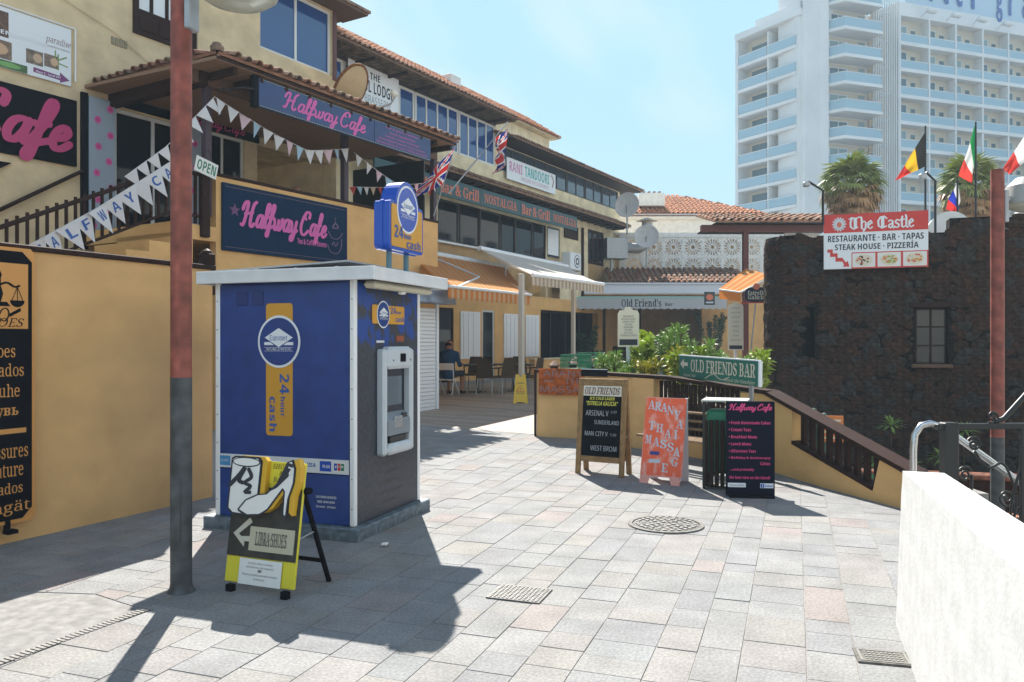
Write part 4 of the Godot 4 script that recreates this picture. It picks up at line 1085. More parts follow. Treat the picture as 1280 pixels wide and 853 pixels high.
# «The Castle» in broken, broad-nib letters
func blackletter(p: Node, o: Vector3, w: float, h: float) -> void:
	var G := {
		"T": [0.95, [0.05, 0.86, 0.25, 0.98, 0.6, 0.90, 0.9, 1.0], [0.28, 0.92, 0.14, 0.6, 0.16, 0.2, 0.42, 0.0, 0.75, 0.16], [0.5, 0.92, 0.5, 0.1], [0.62, 0.9, 0.62, 0.1]],
		"h": [0.62, [0.1, 1.0, 0.16, 0.8, 0.16, 0.06, 0.26, 0.0], [0.16, 0.5, 0.38, 0.66, 0.52, 0.5, 0.5, 0.1, 0.32, -0.18]],
		"e": [0.5, [0.3, 0.66, 0.1, 0.5, 0.1, 0.14, 0.26, 0.0, 0.44, 0.12], [0.3, 0.66, 0.44, 0.5, 0.12, 0.3]],
		"C": [0.9, [0.82, 0.8, 0.62, 0.98, 0.3, 0.92, 0.1, 0.6, 0.14, 0.2, 0.42, 0.0, 0.8, 0.16], [0.42, 0.92, 0.42, 0.08], [0.54, 0.94, 0.54, 0.06]],
		"a": [0.56, [0.1, 0.56, 0.28, 0.66, 0.42, 0.54, 0.42, 0.08, 0.54, 0.0], [0.42, 0.38, 0.12, 0.26, 0.12, 0.06, 0.26, 0.0, 0.42, 0.14]],
		"s": [0.46, [0.4, 0.58, 0.24, 0.66, 0.1, 0.54, 0.14, 0.4, 0.38, 0.26, 0.38, 0.1, 0.22, 0.0, 0.06, 0.1]],
		"t": [0.4, [0.22, 0.9, 0.18, 0.7, 0.18, 0.1, 0.28, 0.0, 0.4, 0.08], [0.04, 0.62, 0.38, 0.66]],
		"l": [0.3, [0.1, 1.0, 0.15, 0.85, 0.15, 0.08, 0.28, 0.0]],
		" ": [0.35],
	}
	var s := "The Castle"
	var tot := 0.0
	for ch in s: tot += G[ch][0]
	var b := MB.new()
	var cx := -tot * 0.5
	for ch in s:
		for i in range(1, G[ch].size()):
			var pts := []
			for q in v2s(G[ch][i]): pts.append(Vector2((q.x + cx) * w / tot, (q.y - 0.45) * h))
			b.stroke(pts, h * 0.15, 0.0004 * i)
		cx += G[ch][0]
	part(p, "lettering", b, M.sign_white, T(o.x, o.y, o.z))

func hotel() -> void:
	var t := thing("hotel", "tall white hotel block with blue balcony fronts behind the castle", "hotel", frame(42.7, 0, 88, 19))
	# right wing: a grid of recessed balconies
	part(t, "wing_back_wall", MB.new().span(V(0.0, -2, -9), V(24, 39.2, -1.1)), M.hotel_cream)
	part(t, "parapet", MB.new().span(V(-0.1, 37.5, -3), V(24, 39.0, 0.05)), M.hotel)
	part(t, "sign_wall", MB.new().span(V(0.8, 39.0, -0.6), V(24, 43.6, -0.05)), mat(0.45, 0.58, 0.70, 0.7))
	var xs := [0.0, 4.17, 8.05, 12.1, 16.07, 20.1, 24.0]
	var bal := {}
	for f in 12:
		var y: float = 34.5 - f * 2.92
		part(t, "floor_slab", MB.new().cham(V(12, y, -1.0), V(24.1, 0.42, 2.1), 0.03), M.hotel)
		if y < 6.0: continue
		for i in 6:
			part(t, "balcony_front", MB.new().span(V(xs[i] + 0.14, y + 0.21, -0.08), V(xs[i + 1] - 0.14, y + 1.05, -0.03)), M.balcony)
			part(t, "handrail", MB.new().span(V(xs[i] + 0.14, y + 1.05, -0.10), V(xs[i + 1] - 0.14, y + 1.12, -0.02)), M.hotel)
			var cur: Material = M.hotel_curtain if rng.randf() < 0.45 else M.hotel_glass
			window(t, xs[i] + 0.3, xs[i] + 2.0, y + 0.22, y + 2.40, -1.06, 2, 1, M.hotel, cur, 0.09, "balcony_door")
			part(t, "small_window", MB.new().span(V(xs[i] + 2.6, y + 1.55, -1.099), V(xs[i] + 3.2, y + 2.0, -1.06)), M.hotel_glass)
	for i in 7: part(t, "fin_wall", MB.new().span(V(xs[i] - 0.11, -2, -2.0), V(xs[i] + 0.11, 37.5, 0.03)), M.hotel)
	# stair shaft with a grille of vertical bars and a spiral stair behind it
	part(t, "stair_core", MB.new().span(V(-3.9, -2, -6), V(-0.12, 43, -4.6)), M.hotel)
	part(t, "stair_column", MB.new().cyl(V(-1.9, -2, -1.7), V(-1.9, 41.5, -1.7), 0.45, 0.45, 14), M.hotel_cream)
	for i in 12: part(t, "grille_bar", MB.new().span(V(-3.75 + i * 0.31, -2, 0.0), V(-3.66 + i * 0.31, 43.0, 0.12)), M.hotel)
	for k in 200:
		var a := k * 0.37
		part(t, "spiral_step", MB.new().box(V(0.85, 0, 0), V(1.3, 0.10, 0.38)), M.hotel, Transform3D(Basis(Vector3.UP, a), V(-1.9, 6.0 + k * 0.172, -1.7)))
	# middle tower with projecting balconies
	part(t, "tower_wall", MB.new().span(V(-13.4, -2, -3.4), V(-3.95, 43, -0.9)), M.hotel)
	part(t, "tower_pier", MB.new().span(V(-13.4, -2, -0.899), V(-9.6, 43.2, 0.0)), M.hotel)
	for f in 12:
		var y: float = 37.65 - f * 2.88
		if y < 4.0: break
		part(t, "balcony_slab", MB.new().prism(PackedVector2Array(v2s([-9.9, 0.9, -8.6, -1.3, -3.6, -1.3, -3.6, 0.9])), y - 0.28, y + 0.06), M.hotel, Transform3D(Basis(Vector3.RIGHT, -PI / 2), Vector3()))
		part(t, "balcony_front", MB.new().prism(PackedVector2Array(v2s([-8.52, -1.20, -3.7, -1.20, -3.7, -1.14, -8.50, -1.14, -9.6, 0.72, -9.68, 0.70])), y + 0.10, y + 1.0), M.balcony, Transform3D(Basis(Vector3.RIGHT, -PI / 2), Vector3()))
		part(t, "handrail", MB.new().prism(PackedVector2Array(v2s([-8.56, -1.24, -3.66, -1.24, -3.66, -1.12, -8.48, -1.12, -9.58, 0.74, -9.70, 0.72])), y + 1.0, y + 1.07), M.hotel, Transform3D(Basis(Vector3.RIGHT, -PI / 2), Vector3()))
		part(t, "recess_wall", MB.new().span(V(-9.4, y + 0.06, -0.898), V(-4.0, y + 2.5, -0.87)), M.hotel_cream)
		window(t, -8.9, -6.4, y + 0.07, y + 2.15, -0.82, 2, 1, M.hotel, M.hotel_glass if f % 2 else M.hotel_curtain, 0.12, "balcony_door")
		part(t, "side_window", MB.new().span(V(-4.9, y + 0.3, -0.869), V(-4.1, y + 2.3, -0.84)), M.hotel_curtain)
	# left wing turning away, with stepped balconies
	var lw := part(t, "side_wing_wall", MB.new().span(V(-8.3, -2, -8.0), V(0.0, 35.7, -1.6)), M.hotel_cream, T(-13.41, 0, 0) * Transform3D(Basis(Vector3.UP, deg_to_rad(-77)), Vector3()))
	var lx := T(-13.41, 0, 0) * Transform3D(Basis(Vector3.UP, deg_to_rad(-77)), Vector3())
	lw.name = "side_wing_wall"
	part(t, "side_wing_roof", MB.new().span(V(-8.6, 35.7, -8.0), V(0.3, 36.4, 0.2)).span(V(-6.0, 36.4, -8.0), V(0.3, 37.2, -0.2)).span(V(-3.2, 37.2, -8.0), V(0.3, 38.6, -1.0)), M.hotel, lx)
	part(t, "side_wing_end", MB.new().span(V(-8.7, -2, -8.0), V(-8.3, 35.7, 0.0)), M.hotel, lx)
	part(t, "side_wing_pier", MB.new().span(V(-0.3, -2, -3.0), V(0.6, 43.0, -0.2)), M.hotel, lx)
	for f in 11:
		var y: float = 32.8 - f * 2.80
		if y < 3.0: break
		part(t, "balcony_slab", MB.new().span(V(-8.3, y - 0.30, -1.6), V(-0.4, y + 0.05, 0.0)), M.hotel, lx)
		part(t, "balcony_front", MB.new().span(V(-8.25, y + 0.09, -0.12), V(-4.3, y + 1.0, -0.05)).span(V(-4.0, y + 0.09, -0.10), V(-0.45, y + 1.0, -0.03)), M.balcony, lx)
		part(t, "handrail", MB.new().span(V(-8.25, y + 1.0, -0.14), V(-0.45, y + 1.07, -0.02)), M.hotel, lx)
		part(t, "divider", MB.new().span(V(-4.25, y + 0.05, -1.6), V(-4.1, y + 2.62, -0.12)), M.hotel, lx)
		for q in [-7.6, -3.3]:
			part(t, "balcony_door", MB.new().span(V(q, y + 0.06, -1.599), V(q + 2.4, y + 2.2, -1.56)), M.hotel_glass, lx)
	# roof letters and flood lamps
	var ls := thing("hotel_letters", "blue block letters spaced along the hotel roof edge", "sign", t.transform * T(0, 39.6, 0.0))
	var word := "hotelgra"
	for i in 8:
		var hgt: float = {"h": 3.6, "t": 3.2, "l": 3.6, "g": 3.6}.get(word[i], 2.6)
		text(ls, word[i], V([2.1, 4.35, 6.45, 8.55, 10.55, 14.6, 16.5, 18.7][i], hgt * 0.5 - (1.0 if word[i] == "g" else 0.0), 0.06), 0.5 if word[i] == "l" else 0.95, hgt, M.ink_blue, "Droid Sans Bold", 0.0, 0.0, Basis(), "letter")
	var fl := thing("roof_lamp", "white flood lamp on an arm below the roof letters", "lamp", t.transform * T(3.0, 37.75, 0), "flood lamps along the hotel parapet")
	part(fl, "arm", MB.new().tube([V(0, 0, 0), V(0, 0.35, 0.7), V(0, 0.2, 1.2)], 0.06), M.hotel)
	part(fl, "shade", MB.new().cham(V(0, 0.1, 1.4), V(1.3, 0.5, 0.7), 0.15), M.hotel)
	for q in [6.6, 10.4, 14.2]: copy_of(fl, t.transform * T(q, 37.75, 0))
	# two palms between castle and hotel
	palm(frame(12.9, 0, 30.3), "bushy fan palm with a thick skirt of dead brown fronds beside the signboard", 7.35, 1.06)
	palm(frame(17.4, 0, 30.4), "taller fan palm with looser green crown behind the striped flags", 7.3, 1.04)

func palm(xf: Transform3D, label: String, h: float, k: float) -> void:
	var t := thing("palm_tree", label, "palm", xf)
	part(t, "trunk", MB.new().tube([V(0, -2.5, 0), V(0.05, h * 0.5, 0), V(0, h, 0)], 0.26, 0.15, 12), M.bark)
	if not cache.has("fronds"):
		var arr := []
		for v in 4:
			var b := MB.new()
			b.col = Color(1, 1, 1)
			b.tube([V(0, 0, 0), V(0, 0.06, 0.35), V(0, 0.05, 0.68)], 0.022, 0.012, 5)
			for i in 17:
				var a: float = lerp(-1.45, 1.45, i / 16.0)
				var L: float = 0.62 * (1.0 - 0.18 * abs(a)) * rng.randf_range(0.85, 1.1)
				var dir := V(sin(a), 0, cos(a))
				var base := V(0, 0.05, 0.66)
				var sd := V(cos(a), 0, -sin(a)) * 0.045
				var m: Vector3 = base + dir * L * 0.55 + V(0, 0.03 * cos(a * 2.0), 0)
				var e: Vector3 = base + dir * L + V(0, -0.16 - 0.12 * rng.randf() - 0.08 * abs(a), 0)
				b.col = Color(1, 1, 1) * rng.randf_range(0.75, 1.15)
				b.tri(base, m - sd, m + sd, Vector3.UP); b.tri(m - sd, e, m + sd, Vector3.UP)
			arr.append(b.mesh())
		cache["fronds"] = arr
	for i in 60:
		var az := i * 2.399
		var el: float = lerp(1.25, -0.55, i / 59.0) + rng.randf_range(-0.15, 0.15)
		part(t, "frond", cache["fronds"][i % 4], M.palm if i < 48 or i % 3 == 0 else M.dry, Transform3D(Basis(Vector3.UP, az) * Basis(Vector3.RIGHT, -el) * Basis.from_scale(Vector3.ONE * k * rng.randf_range(0.85, 1.1)), V(0, h + 0.1 + el * 0.12, 0)))
	for i in 40:
		var az := i * 2.399 + 0.6
		var f := i / 39.0
		part(t, "dead_frond", cache["fronds"][i % 4], M.dry, Transform3D(Basis(Vector3.UP, az) * Basis(Vector3.RIGHT, lerp(0.0, 1.25, f) + rng.randf_range(-0.12, 0.12)) * Basis.from_scale(V(0.9, 0.9, 0.95) * k), V(0, h + 0.05 - f * 0.75, 0)))

func entrance_wall() -> void:
	var X := frame(-3.17, 0, 8.46, 64)
	var t := thing("stair_wall", "smooth ochre wall with dark brown coping beside the kiosk", "wall", X)
	part(t, "wall_panel", MB.new().span(V(-8.5, -0.05, -0.2), V(0, 2.40, 0)), M.ochre)
	part(t, "coping", MB.new().cham(V(-4.24, 2.425, -0.1), V(8.54, 0.05, 0.26), 0.008), M.brown)
	part(t, "newel_post", MB.new().cham(V(0.02, 2.36, -0.1), V(0.10, 0.44, 0.16), 0.012), M.brown_y)
	part(t, "newel_cap", MB.new().lathe(V(0.02, 2.58, -0.1), [Vector2(0.07, 0), Vector2(0.05, 0.03), Vector2(0.0, 0.06)], 8), M.brown_y)
	# tall shoe-shop board standing against it
	var s := thing("shoe_shop_board", "tall black and orange shoe shop board standing against the ochre wall", "sign", X * T(-2.27, 0, 0.07))
	var cut := PackedVector2Array(v2s([-0.26, 0.17, 0.26, 0.17, 0.30, 0.21, 0.30, 2.37, 0.26, 2.41, -0.26, 2.41, -0.30, 2.37, -0.30, 0.21]))
	part(s, "border", MB.new().prism(cut, -0.03, 0.0), M.sign_orange)
	part(s, "board", MB.new().prism(PackedVector2Array(v2s([-0.19, 0.20, 0.19, 0.20, 0.27, 0.28, 0.27, 2.30, 0.19, 2.38, -0.19, 2.38, -0.27, 2.30, -0.27, 0.28])), 0.0, 0.004), M.black)
	part(s, "picture_panel", MB.new().span(V(-0.235, 1.75, 0.004), V(0.235, 2.28, 0.008)), M.sign_orange)
	for k in [["Shoes", 1.57, 0.26], ["Calzados", 1.416, 0.40], ["Schuhe", 1.25, 0.33], ["Обувь", 1.08, 0.31], ["Chaussures", 0.76, 0.47], ["Calzature", 0.61, 0.39], ["Calçados", 0.445, 0.38], ["Kengät", 0.295, 0.50]]:
		text(s, k[0], V(0, k[1], 0.007), k[2], 0.105 if k[0] in ["Shoes", "Schuhe", "Calzados"] else 0.115, M.sign_orange, "Droid Serif" if k[0] != "Обувь" else "Droid Serif Bold")
	part(s, "bar", MB.new().span(V(-0.22, 0.90, 0.004), V(0.22, 0.94, 0.007)), M.sign_orange)
	text(s, "SHOES", V(0.02, 1.80, 0.010), 0.36, 0.07, M.black, "Droid Serif", 0.0, 0.3)
	# pair of scales with a shoe and purse
	var em := MB.new()
	em.prism(ngon(0, 2.18, 0.02, 0.05, 4), 0.008, 0.011).prism(ngon(0, 2.03, 0.03, 0.06, 6), 0.008, 0.011).prism(PackedVector2Array(v2s([-0.012, 1.95, 0.012, 1.95, 0.012, 2.2, -0.012, 2.2])), 0.008, 0.0105)
	em.prism(PackedVector2Array(v2s([-0.09, 1.93, 0.09, 1.93, 0.06, 1.965, -0.06, 1.965])), 0.008, 0.011)
	for sg in [-1.0, 1.0]:
		em.stroke(curve(v2s([0, 2.10, sg * 0.06, 2.12, sg * 0.12, 2.09, sg * 0.16, 2.10])), 0.022, 0.0112)
		em.stroke(v2s([sg * 0.145, 2.09, sg * 0.10, 1.98]), 0.006, 0.0111); em.stroke(v2s([sg * 0.145, 2.09, sg * 0.19, 1.98]), 0.006, 0.0111); em.stroke(v2s([sg * 0.145, 2.09, sg * 0.145, 1.98]), 0.006, 0.0109)
		var bowl := PackedVector2Array()
		for k in 9: bowl.append(Vector2(sg * 0.145 + cos(PI + PI * k / 8) * 0.06, 1.98 + sin(PI + PI * k / 8) * 0.055))
		em.prism(bowl, 0.008, 0.011)
	em.prism(PackedVector2Array(v2s([0.08, 1.87, 0.17, 1.92, 0.175, 1.895, 0.085, 1.845])), 0.008, 0.011)
	em.stroke(curve(v2s([-0.01, 1.84, 0.02, 1.90, 0.06, 1.91, 0.075, 1.86, 0.04, 1.81, -0.01, 1.84])), 0.012, 0.0113)
	part(s, "emblem", em, M.black)
	part(s, "foot", MB.new().span(V(-0.2, 0.0, 0.0), V(-0.16, 0.2, 0.03)).span(V(0.05, 0.10, -0.02), V(0.09, 0.2, 0.01)).span(V(0.03, 0.10, 0.0), V(0.11, 0.13, 0.08)), M.black)

func euronet(p: Node, o: Vector3, r: float, B: Basis) -> void:
	# round badge: white ring, blue disc, white lozenge with the name
	var X := Transform3D(B, o)
	var d := part(p, "badge", MB.new().prism(ngon(0, 0, r, r * 1.05, 36), 0.0, 0.004), M.sign_white, X)
	part(d, "disc", MB.new().prism(ngon(0, 0, r * 0.91, r * 0.955, 36), 0.004, 0.006), M.sign_blue if B == Basis() else M.kiosk_blue)
	part(d, "lozenge", MB.new().prism(PackedVector2Array([Vector2(-0.66, 0.16) * r, Vector2(0, -0.22) * r, Vector2(0.66, 0.16) * r, Vector2(0, 0.54) * r]), 0.006, 0.008), M.sign_white)
	part(d, "bar", MB.new().prism(PackedVector2Array([Vector2(-0.68, -0.02) * r, Vector2(-0.42, -0.02) * r, Vector2(-0.22, -0.14) * r, Vector2(-0.68, -0.14) * r]), 0.006, 0.008).prism(PackedVector2Array([Vector2(0.68, -0.02) * r, Vector2(0.42, -0.02) * r, Vector2(0.22, -0.14) * r, Vector2(0.68, -0.14) * r]), 0.006, 0.008), M.sign_white)
	text(d, "Euronet", V(0, 0.15 * r, 0.011), 0.84 * r, 0.21 * r, M.ink_blue, "Droid Serif")
	text(d, "WORLDWIDE", V(0, -0.30 * r, 0.008), 1.2 * r, 0.10 * r, M.sign_white, "Droid Serif")
	part(d, "rule", MB.new().span(V(-0.68 * r, -0.235 * r, 0.006), V(0.68 * r, -0.225 * r, 0.0075)).span(V(-0.68 * r, -0.385 * r, 0.006), V(0.68 * r, -0.375 * r, 0.0075)), M.sign_white)

func round_rect(cx: float, cy: float, w: float, h: float, r: float) -> PackedVector2Array:
	var o := PackedVector2Array()
	for q in [[1, 1, 0], [-1, 1, 1], [-1, -1, 2], [1, -1, 3]]:
		for k in 5: o.append(Vector2(cx + q[0] * (w / 2 - r), cy + q[1] * (h / 2 - r)) + Vector2.from_angle(PI / 2 * (q[2] + k / 4.0)) * r)
	return o

func kiosk() -> void:
	var X := frame(-1.766, 0, 7.45, -19.5)
	var t := thing("cash_kiosk", "blue cash machine kiosk with white flat roof edge on the square", "kiosk", X)
	var hx := 0.70; var hz := 0.61
	part(t, "plinth", MB.new().cham(V(0, 0.05, 0), V(1.56, 0.11, 1.38), 0.01), M.plinth)
	part(t, "body", MB.new().span(V(-hx + 0.02, 0.10, -hz + 0.02), V(hx - 0.02, 2.16, hz - 0.02)), M.kiosk_blue)
	part(t, "front_panel", MB.new().span(V(-hx + 0.03, 0.11, hz - 0.02), V(hx - 0.05, 2.14, hz)), M.kiosk_blue)
	for q in [[-hx, hz], [hx, hz], [hx, -hz], [-hx, -hz]]:
		part(t, "corner_post", MB.new().cham(V(q[0] - sign(q[0]) * 0.018, 1.14, q[1] - sign(q[1]) * 0.018), V(0.05, 2.07, 0.05), 0.008), M.white)
	# stained cash machine side
	var nz := FastNoiseLite.new(); nz.seed = 11; nz.frequency = 2.6; nz.fractal_octaves = 5
	var side := MB.new()
	side.grid(func(u, v): return V(hx, 0.11 + v * 2.03, hz - 0.04 - u * (2 * hz - 0.08)), 44, 80, func(u, v):
		var n := nz.get_noise_2d(u * 1.1, v * 2.6) + 0.5 * nz.get_noise_2d(u * 6.0 + 9.0, v * 2.0)
		var e: float = 0.95 - max(v - 0.45, 0.0) * 2.3
		var k: float = smoothstep(-0.14, 0.14, n + e)
		var s := 1.0 + 0.5 * nz.get_noise_2d(u * 14.0, v * 20.0)
		return Color(0.014, 0.058, 0.275).lerp(Color(0.040, 0.043, 0.058) * s, k))
	var sm := mat(1, 1, 1, 0.45); sm.vertex_color_use_as_albedo = true
	part(t, "machine_panel", side, sm)
	# roof: white fascia, recessed top
	var oF := 0.12; var oR := 0.25
	var x0 := -hx - 0.12; var x1 := hx + oR; var z0 := -hz - 0.12; var z1 := hz + oF
	part(t, "roof_edge", MB.new().cham(V((x0 + x1) / 2, 2.205, z1 - 0.015), V(x1 - x0, 0.11, 0.03), 0.005).cham(V(x1 - 0.015, 2.205, (z0 + z1) / 2), V(0.03, 0.11, z1 - z0 - 0.062), 0.005).cham(V((x0 + x1) / 2, 2.205, z0 + 0.015), V(x1 - x0, 0.11, 0.03), 0.005).cham(V(x0 + 0.015, 2.205, (z0 + z1) / 2), V(0.03, 0.11, z1 - z0 - 0.062), 0.005), M.grey_white)
	part(t, "roof_top", MB.new().span(V(x0 + 0.03, 2.17, z0 + 0.03), V(x1 - 0.03, 2.19, z1 - 0.03)), M.galv)
	part(t, "roof_sheet", MB.new().prism(PackedVector2Array([Vector2(x0 + 0.02, 2.255), Vector2(x1 - 0.3, 2.31), Vector2(x1 - 0.3, 2.325), Vector2(x0 + 0.02, 2.27)]), z0 + 0.05, z1 - 0.10), M.galv)
	for k in 4: part(t, "roof_strut", MB.new().box(V(x0 + 0.15 + k * 0.4, 2.235, z1 - 0.13), V(0.03, 0.09, 0.03)), M.galv)
	part(t, "strip_light", MB.new().cham(V(hx + 0.10, 2.125, -0.02), V(0.13, 0.06, 1.12), 0.025), mat(0.55, 0.52, 0.40, 0.5))
	part(t, "strip_light_end", MB.new().cham(V(hx + 0.10, 2.085, -0.05), V(0.05, 0.03, 0.08), 0.01), M.white)
	for q in [-hx + 0.018, hx - 0.018]:
		for k in 8: part(t, "screw", MB.new().lathe(V(0, 0, 0), [Vector2(0.007, 0), Vector2(0.006, 0.003), Vector2(0, 0.004)], 8), M.steel, Transform3D(Basis(Vector3.RIGHT, PI / 2), V(q, 0.25 + k * 0.25, hz + 0.0075)))
	part(t, "panel_seam", MB.new().span(V(-hx + 0.04, 0.525, hz - 0.001), V(hx - 0.055, 0.531, hz + 0.002)), M.navy_black)
	for k in 2: part(t, "vent", MB.new().cham(V(-0.42 + k * 0.16, 2.02, hz + 0.004), V(0.12, 0.12, 0.008), 0.002), mat(0.010, 0.03, 0.16, 0.4))
	# big vertical badge
	part(t, "yellow_strip", MB.new().prism(round_rect(-0.035, 1.405, 0.27, 1.14, 0.03), hz, hz + 0.004), M.orange_yellow)
	euronet(t, V(-0.035, 1.645, hz + 0.005), 0.215, Basis(Vector3.UP, 1e-6))
	var dn := Basis(Vector3.BACK, -PI / 2)
	text(t, "24", V(0.02, 1.28, hz + 0.007), 0.175, 0.095, M.ink_blue, "Droid Sans Bold", 0.6, 0.0, dn)
	text(t, "hour", V(0.005, 1.085, hz + 0.007), 0.17, 0.05, M.ink_blue, "Droid Sans Bold", 0.0, 0.0, dn)
	text(t, "cash", V(-0.095, 1.02, hz + 0.007), 0.30, 0.075, M.ink_blue, "Droid Sans Bold", 0.8, 0.0, dn)
	# card strip
	part(t, "card_strip", MB.new().span(V(-hx + 0.03, 0.535, hz), V(hx - 0.05, 0.655, hz + 0.003)), M.grey_white)
	var cards := [[-0.60, mat(0.05, 0.25, 0.5, 0.4)], [0.30, M.ink_blue], [0.425, M.sign_blue], [0.56, M.paper]]
	for i in 4: part(t, "card_logo", MB.new().span(V(cards[i][0] - 0.055, 0.553, hz + 0.003), V(cards[i][0] + 0.055, 0.638, hz + 0.005)), cards[i][1] if i != 1 else M.grey_white)
	text(t, "VISA", V(0.28, 0.60, hz + 0.007), 0.10, 0.035, M.ink_blue, "Droid Sans Bold", 0.0, 0.2)
	text(t, "PLUS", V(0.435, 0.595, hz + 0.007), 0.07, 0.026, M.paper)
	for k in 3: part(t, "card_bar", MB.new().span(V(0.51 + k * 0.034, 0.565, hz + 0.005), V(0.538 + k * 0.034, 0.625, hz + 0.007)), [M.sign_blue, M.red, M.green_plastic][k])
	text(t, "JCB", V(0.558, 0.597, hz + 0.009), 0.085, 0.022, M.paper)
	text(t, "GLOBAL", V(-0.60, 0.598, hz + 0.007), 0.08, 0.02, M.paper, "Droid Sans", 0.0, 0.2)
	for k in [["CUSTOMER SERVICES", 0.335, 0.20], ["902 044 044", 0.295, 0.17], ["Euronet   24 hour", 0.255, 0.19]]: text(t, k[0], V(0.43, k[1], hz + 0.003), k[2], 0.02, M.grey_white)
	# badge on the machine side, above the fascia
	var R := Basis(Vector3.UP, PI / 2)
	part(t, "yellow_plate", MB.new().prism(round_rect(-0.02, 1.885, 0.60, 0.165, 0.02), 0.002, 0.006), M.orange_yellow, Transform3D(R, V(hx, 0, 0)))
	euronet(t, V(hx + 0.007, 1.885, 0.13), 0.115, R)
	text(t, "24", V(hx + 0.008, 1.925, -0.06), 0.10, 0.06, M.ink_blue, "Droid Sans Bold", 0.4, 0.0, R)
	text(t, "hour", V(hx + 0.008, 1.912, -0.17), 0.10, 0.03, M.ink_blue, "Droid Sans Bold", 0.0, 0.0, R)
	text(t, "cash", V(hx + 0.008, 1.85, -0.19), 0.17, 0.05, M.ink_blue, "Droid Sans Bold", 0.4, 0.0, R)
	# the cash machine: moulded grey-white surround with a deep recess
	var atm := thing("cash_machine", "grey white cash machine set in the stained side of the kiosk", "cash machine", X * Transform3D(R, V(hx, 0.64, -0.05)))
	var ag := mat(0.50, 0.54, 0.58, 0.4)
	var fr := MB.new()
	fr.cham(V(-0.255, 0.47, 0.035), V(0.07, 0.94, 0.09), 0.02).cham(V(0.255, 0.47, 0.035), V(0.07, 0.94, 0.09), 0.02).cham(V(0, 0.86, 0.045), V(0.439, 0.20, 0.11), 0.03).cham(V(0, 0.05, 0.045), V(0.439, 0.10, 0.11), 0.03)
	part(atm, "surround", fr, ag)
	part(atm, "recess", MB.new().span(V(-0.219, 0.1, -0.03), V(0.219, 0.78, -0.012)), mat(0.34, 0.40, 0.46, 0.4))
	part(atm, "screen", MB.new().cham(V(0, 0.56, 0.004), V(0.34, 0.27, 0.02), 0.01), mat(0.13, 0.16, 0.19, 0.12))
	part(atm, "shelf", MB.new().prism(PackedVector2Array([Vector2(0.0, 0.20), Vector2(0.075, 0.17), Vector2(0.075, 0.30), Vector2(0.0, 0.37)]), -0.21, 0.21), mat(0.20, 0.23, 0.26, 0.4), Transform3D(Basis(Vector3.UP, -PI / 2), Vector3()))
	part(atm, "cash_slot", MB.new().cham(V(0.0, 0.135, 0.055), V(0.30, 0.06, 0.03), 0.01), M.dark_frame)
	part(atm, "card_reader", MB.new().cham(V(0.14, 0.33, 0.05), V(0.08, 0.05, 0.03), 0.01), M.dark_frame)
	part(atm, "camera_window", MB.new().cham(V(0.02, 0.86, 0.103), V(0.10, 0.075, 0.008), 0.003), M.black)
	for q in [-0.16, 0.17]: part(atm, "arrow_mark", MB.new().prism(PackedVector2Array([Vector2(q - 0.012, 0.845), Vector2(q + 0.012, 0.845), Vector2(q, 0.825)]), 0.101, 0.103), M.ink)
	var keys := part(atm, "keypad", MB.new().cham(V(-0.02, 0.285, 0.075), V(0.15, 0.10, 0.012), 0.004), M.galv)
	for i in 12: part(keys, "key", MB.new().cham(V(-0.068 + (i % 4) * 0.032, 0.255 + (i / 4) * 0.03, 0.084), V(0.022, 0.02, 0.008), 0.003), M.steel)
	part(t, "info_label", MB.new().span(V(hx + 0.001, 1.635, 0.10), V(hx + 0.003, 1.655, 0.24)), M.grey_white)
	part(t, "info_label", MB.new().span(V(hx + 0.001, 1.645, -0.28), V(hx + 0.003, 1.70, -0.13)), mat(0.28, 0.07, 0.03, 0.5))
	for k in 5: text(t, ["Cash withdrawal", "Balance", "Mobile top up", "International cards", "Information"][k], V(hx + 0.003, 0.56 - k * 0.085, 0.0 - (k % 2) * 0.03), [0.40, 0.22, 0.30, 0.42, 0.28][k], 0.03, mat(0.10, 0.085, 0.08, 0.7), "Droid Sans", 0.0, 0.0, R)
	# lit-up style sign box on the roof edge
	var s := thing("roof_sign_box", "blue and yellow sign box with round badge on the kiosk roof", "sign", X * Transform3D(R, V(0.86, 2.19, -0.05)))
	for q in [-0.17, 0.16]: part(s, "leg", MB.new().cyl(V(q, 0, -0.10), V(q, 0.28, -0.10), 0.025), mat(0.10, 0.20, 0.24, 0.5))
	part(s, "case", MB.new().prism(round_rect(0, 0.475, 0.66, 0.43, 0.05), -0.16, -0.01).prism(ngon(0, 0.64, 0.23, 0.25, 32), -0.155, -0.005), M.sign_blue)
	part(s, "case_rib", MB.new().prism(round_rect(0, 0.475, 0.675, 0.445, 0.05), -0.105, -0.075), M.sign_blue)
	part(s, "face", MB.new().prism(round_rect(0, 0.475, 0.60, 0.37, 0.02), -0.01, -0.004), M.orange_yellow)
	euronet(s, V(0, 0.64, -0.004), 0.205, Basis())
	text(s, "24", V(-0.17, 0.425, 0.0), 0.165, 0.11, M.ink_blue, "Droid Sans Bold", 0.5)
	text(s, "hour", V(0.0, 0.40, 0.0), 0.14, 0.05, M.ink_blue, "Droid Sans Bold")
	text(s, "cash", V(0.12, 0.335, 0.0), 0.28, 0.08, M.ink_blue, "Droid Sans Bold", 0.5)

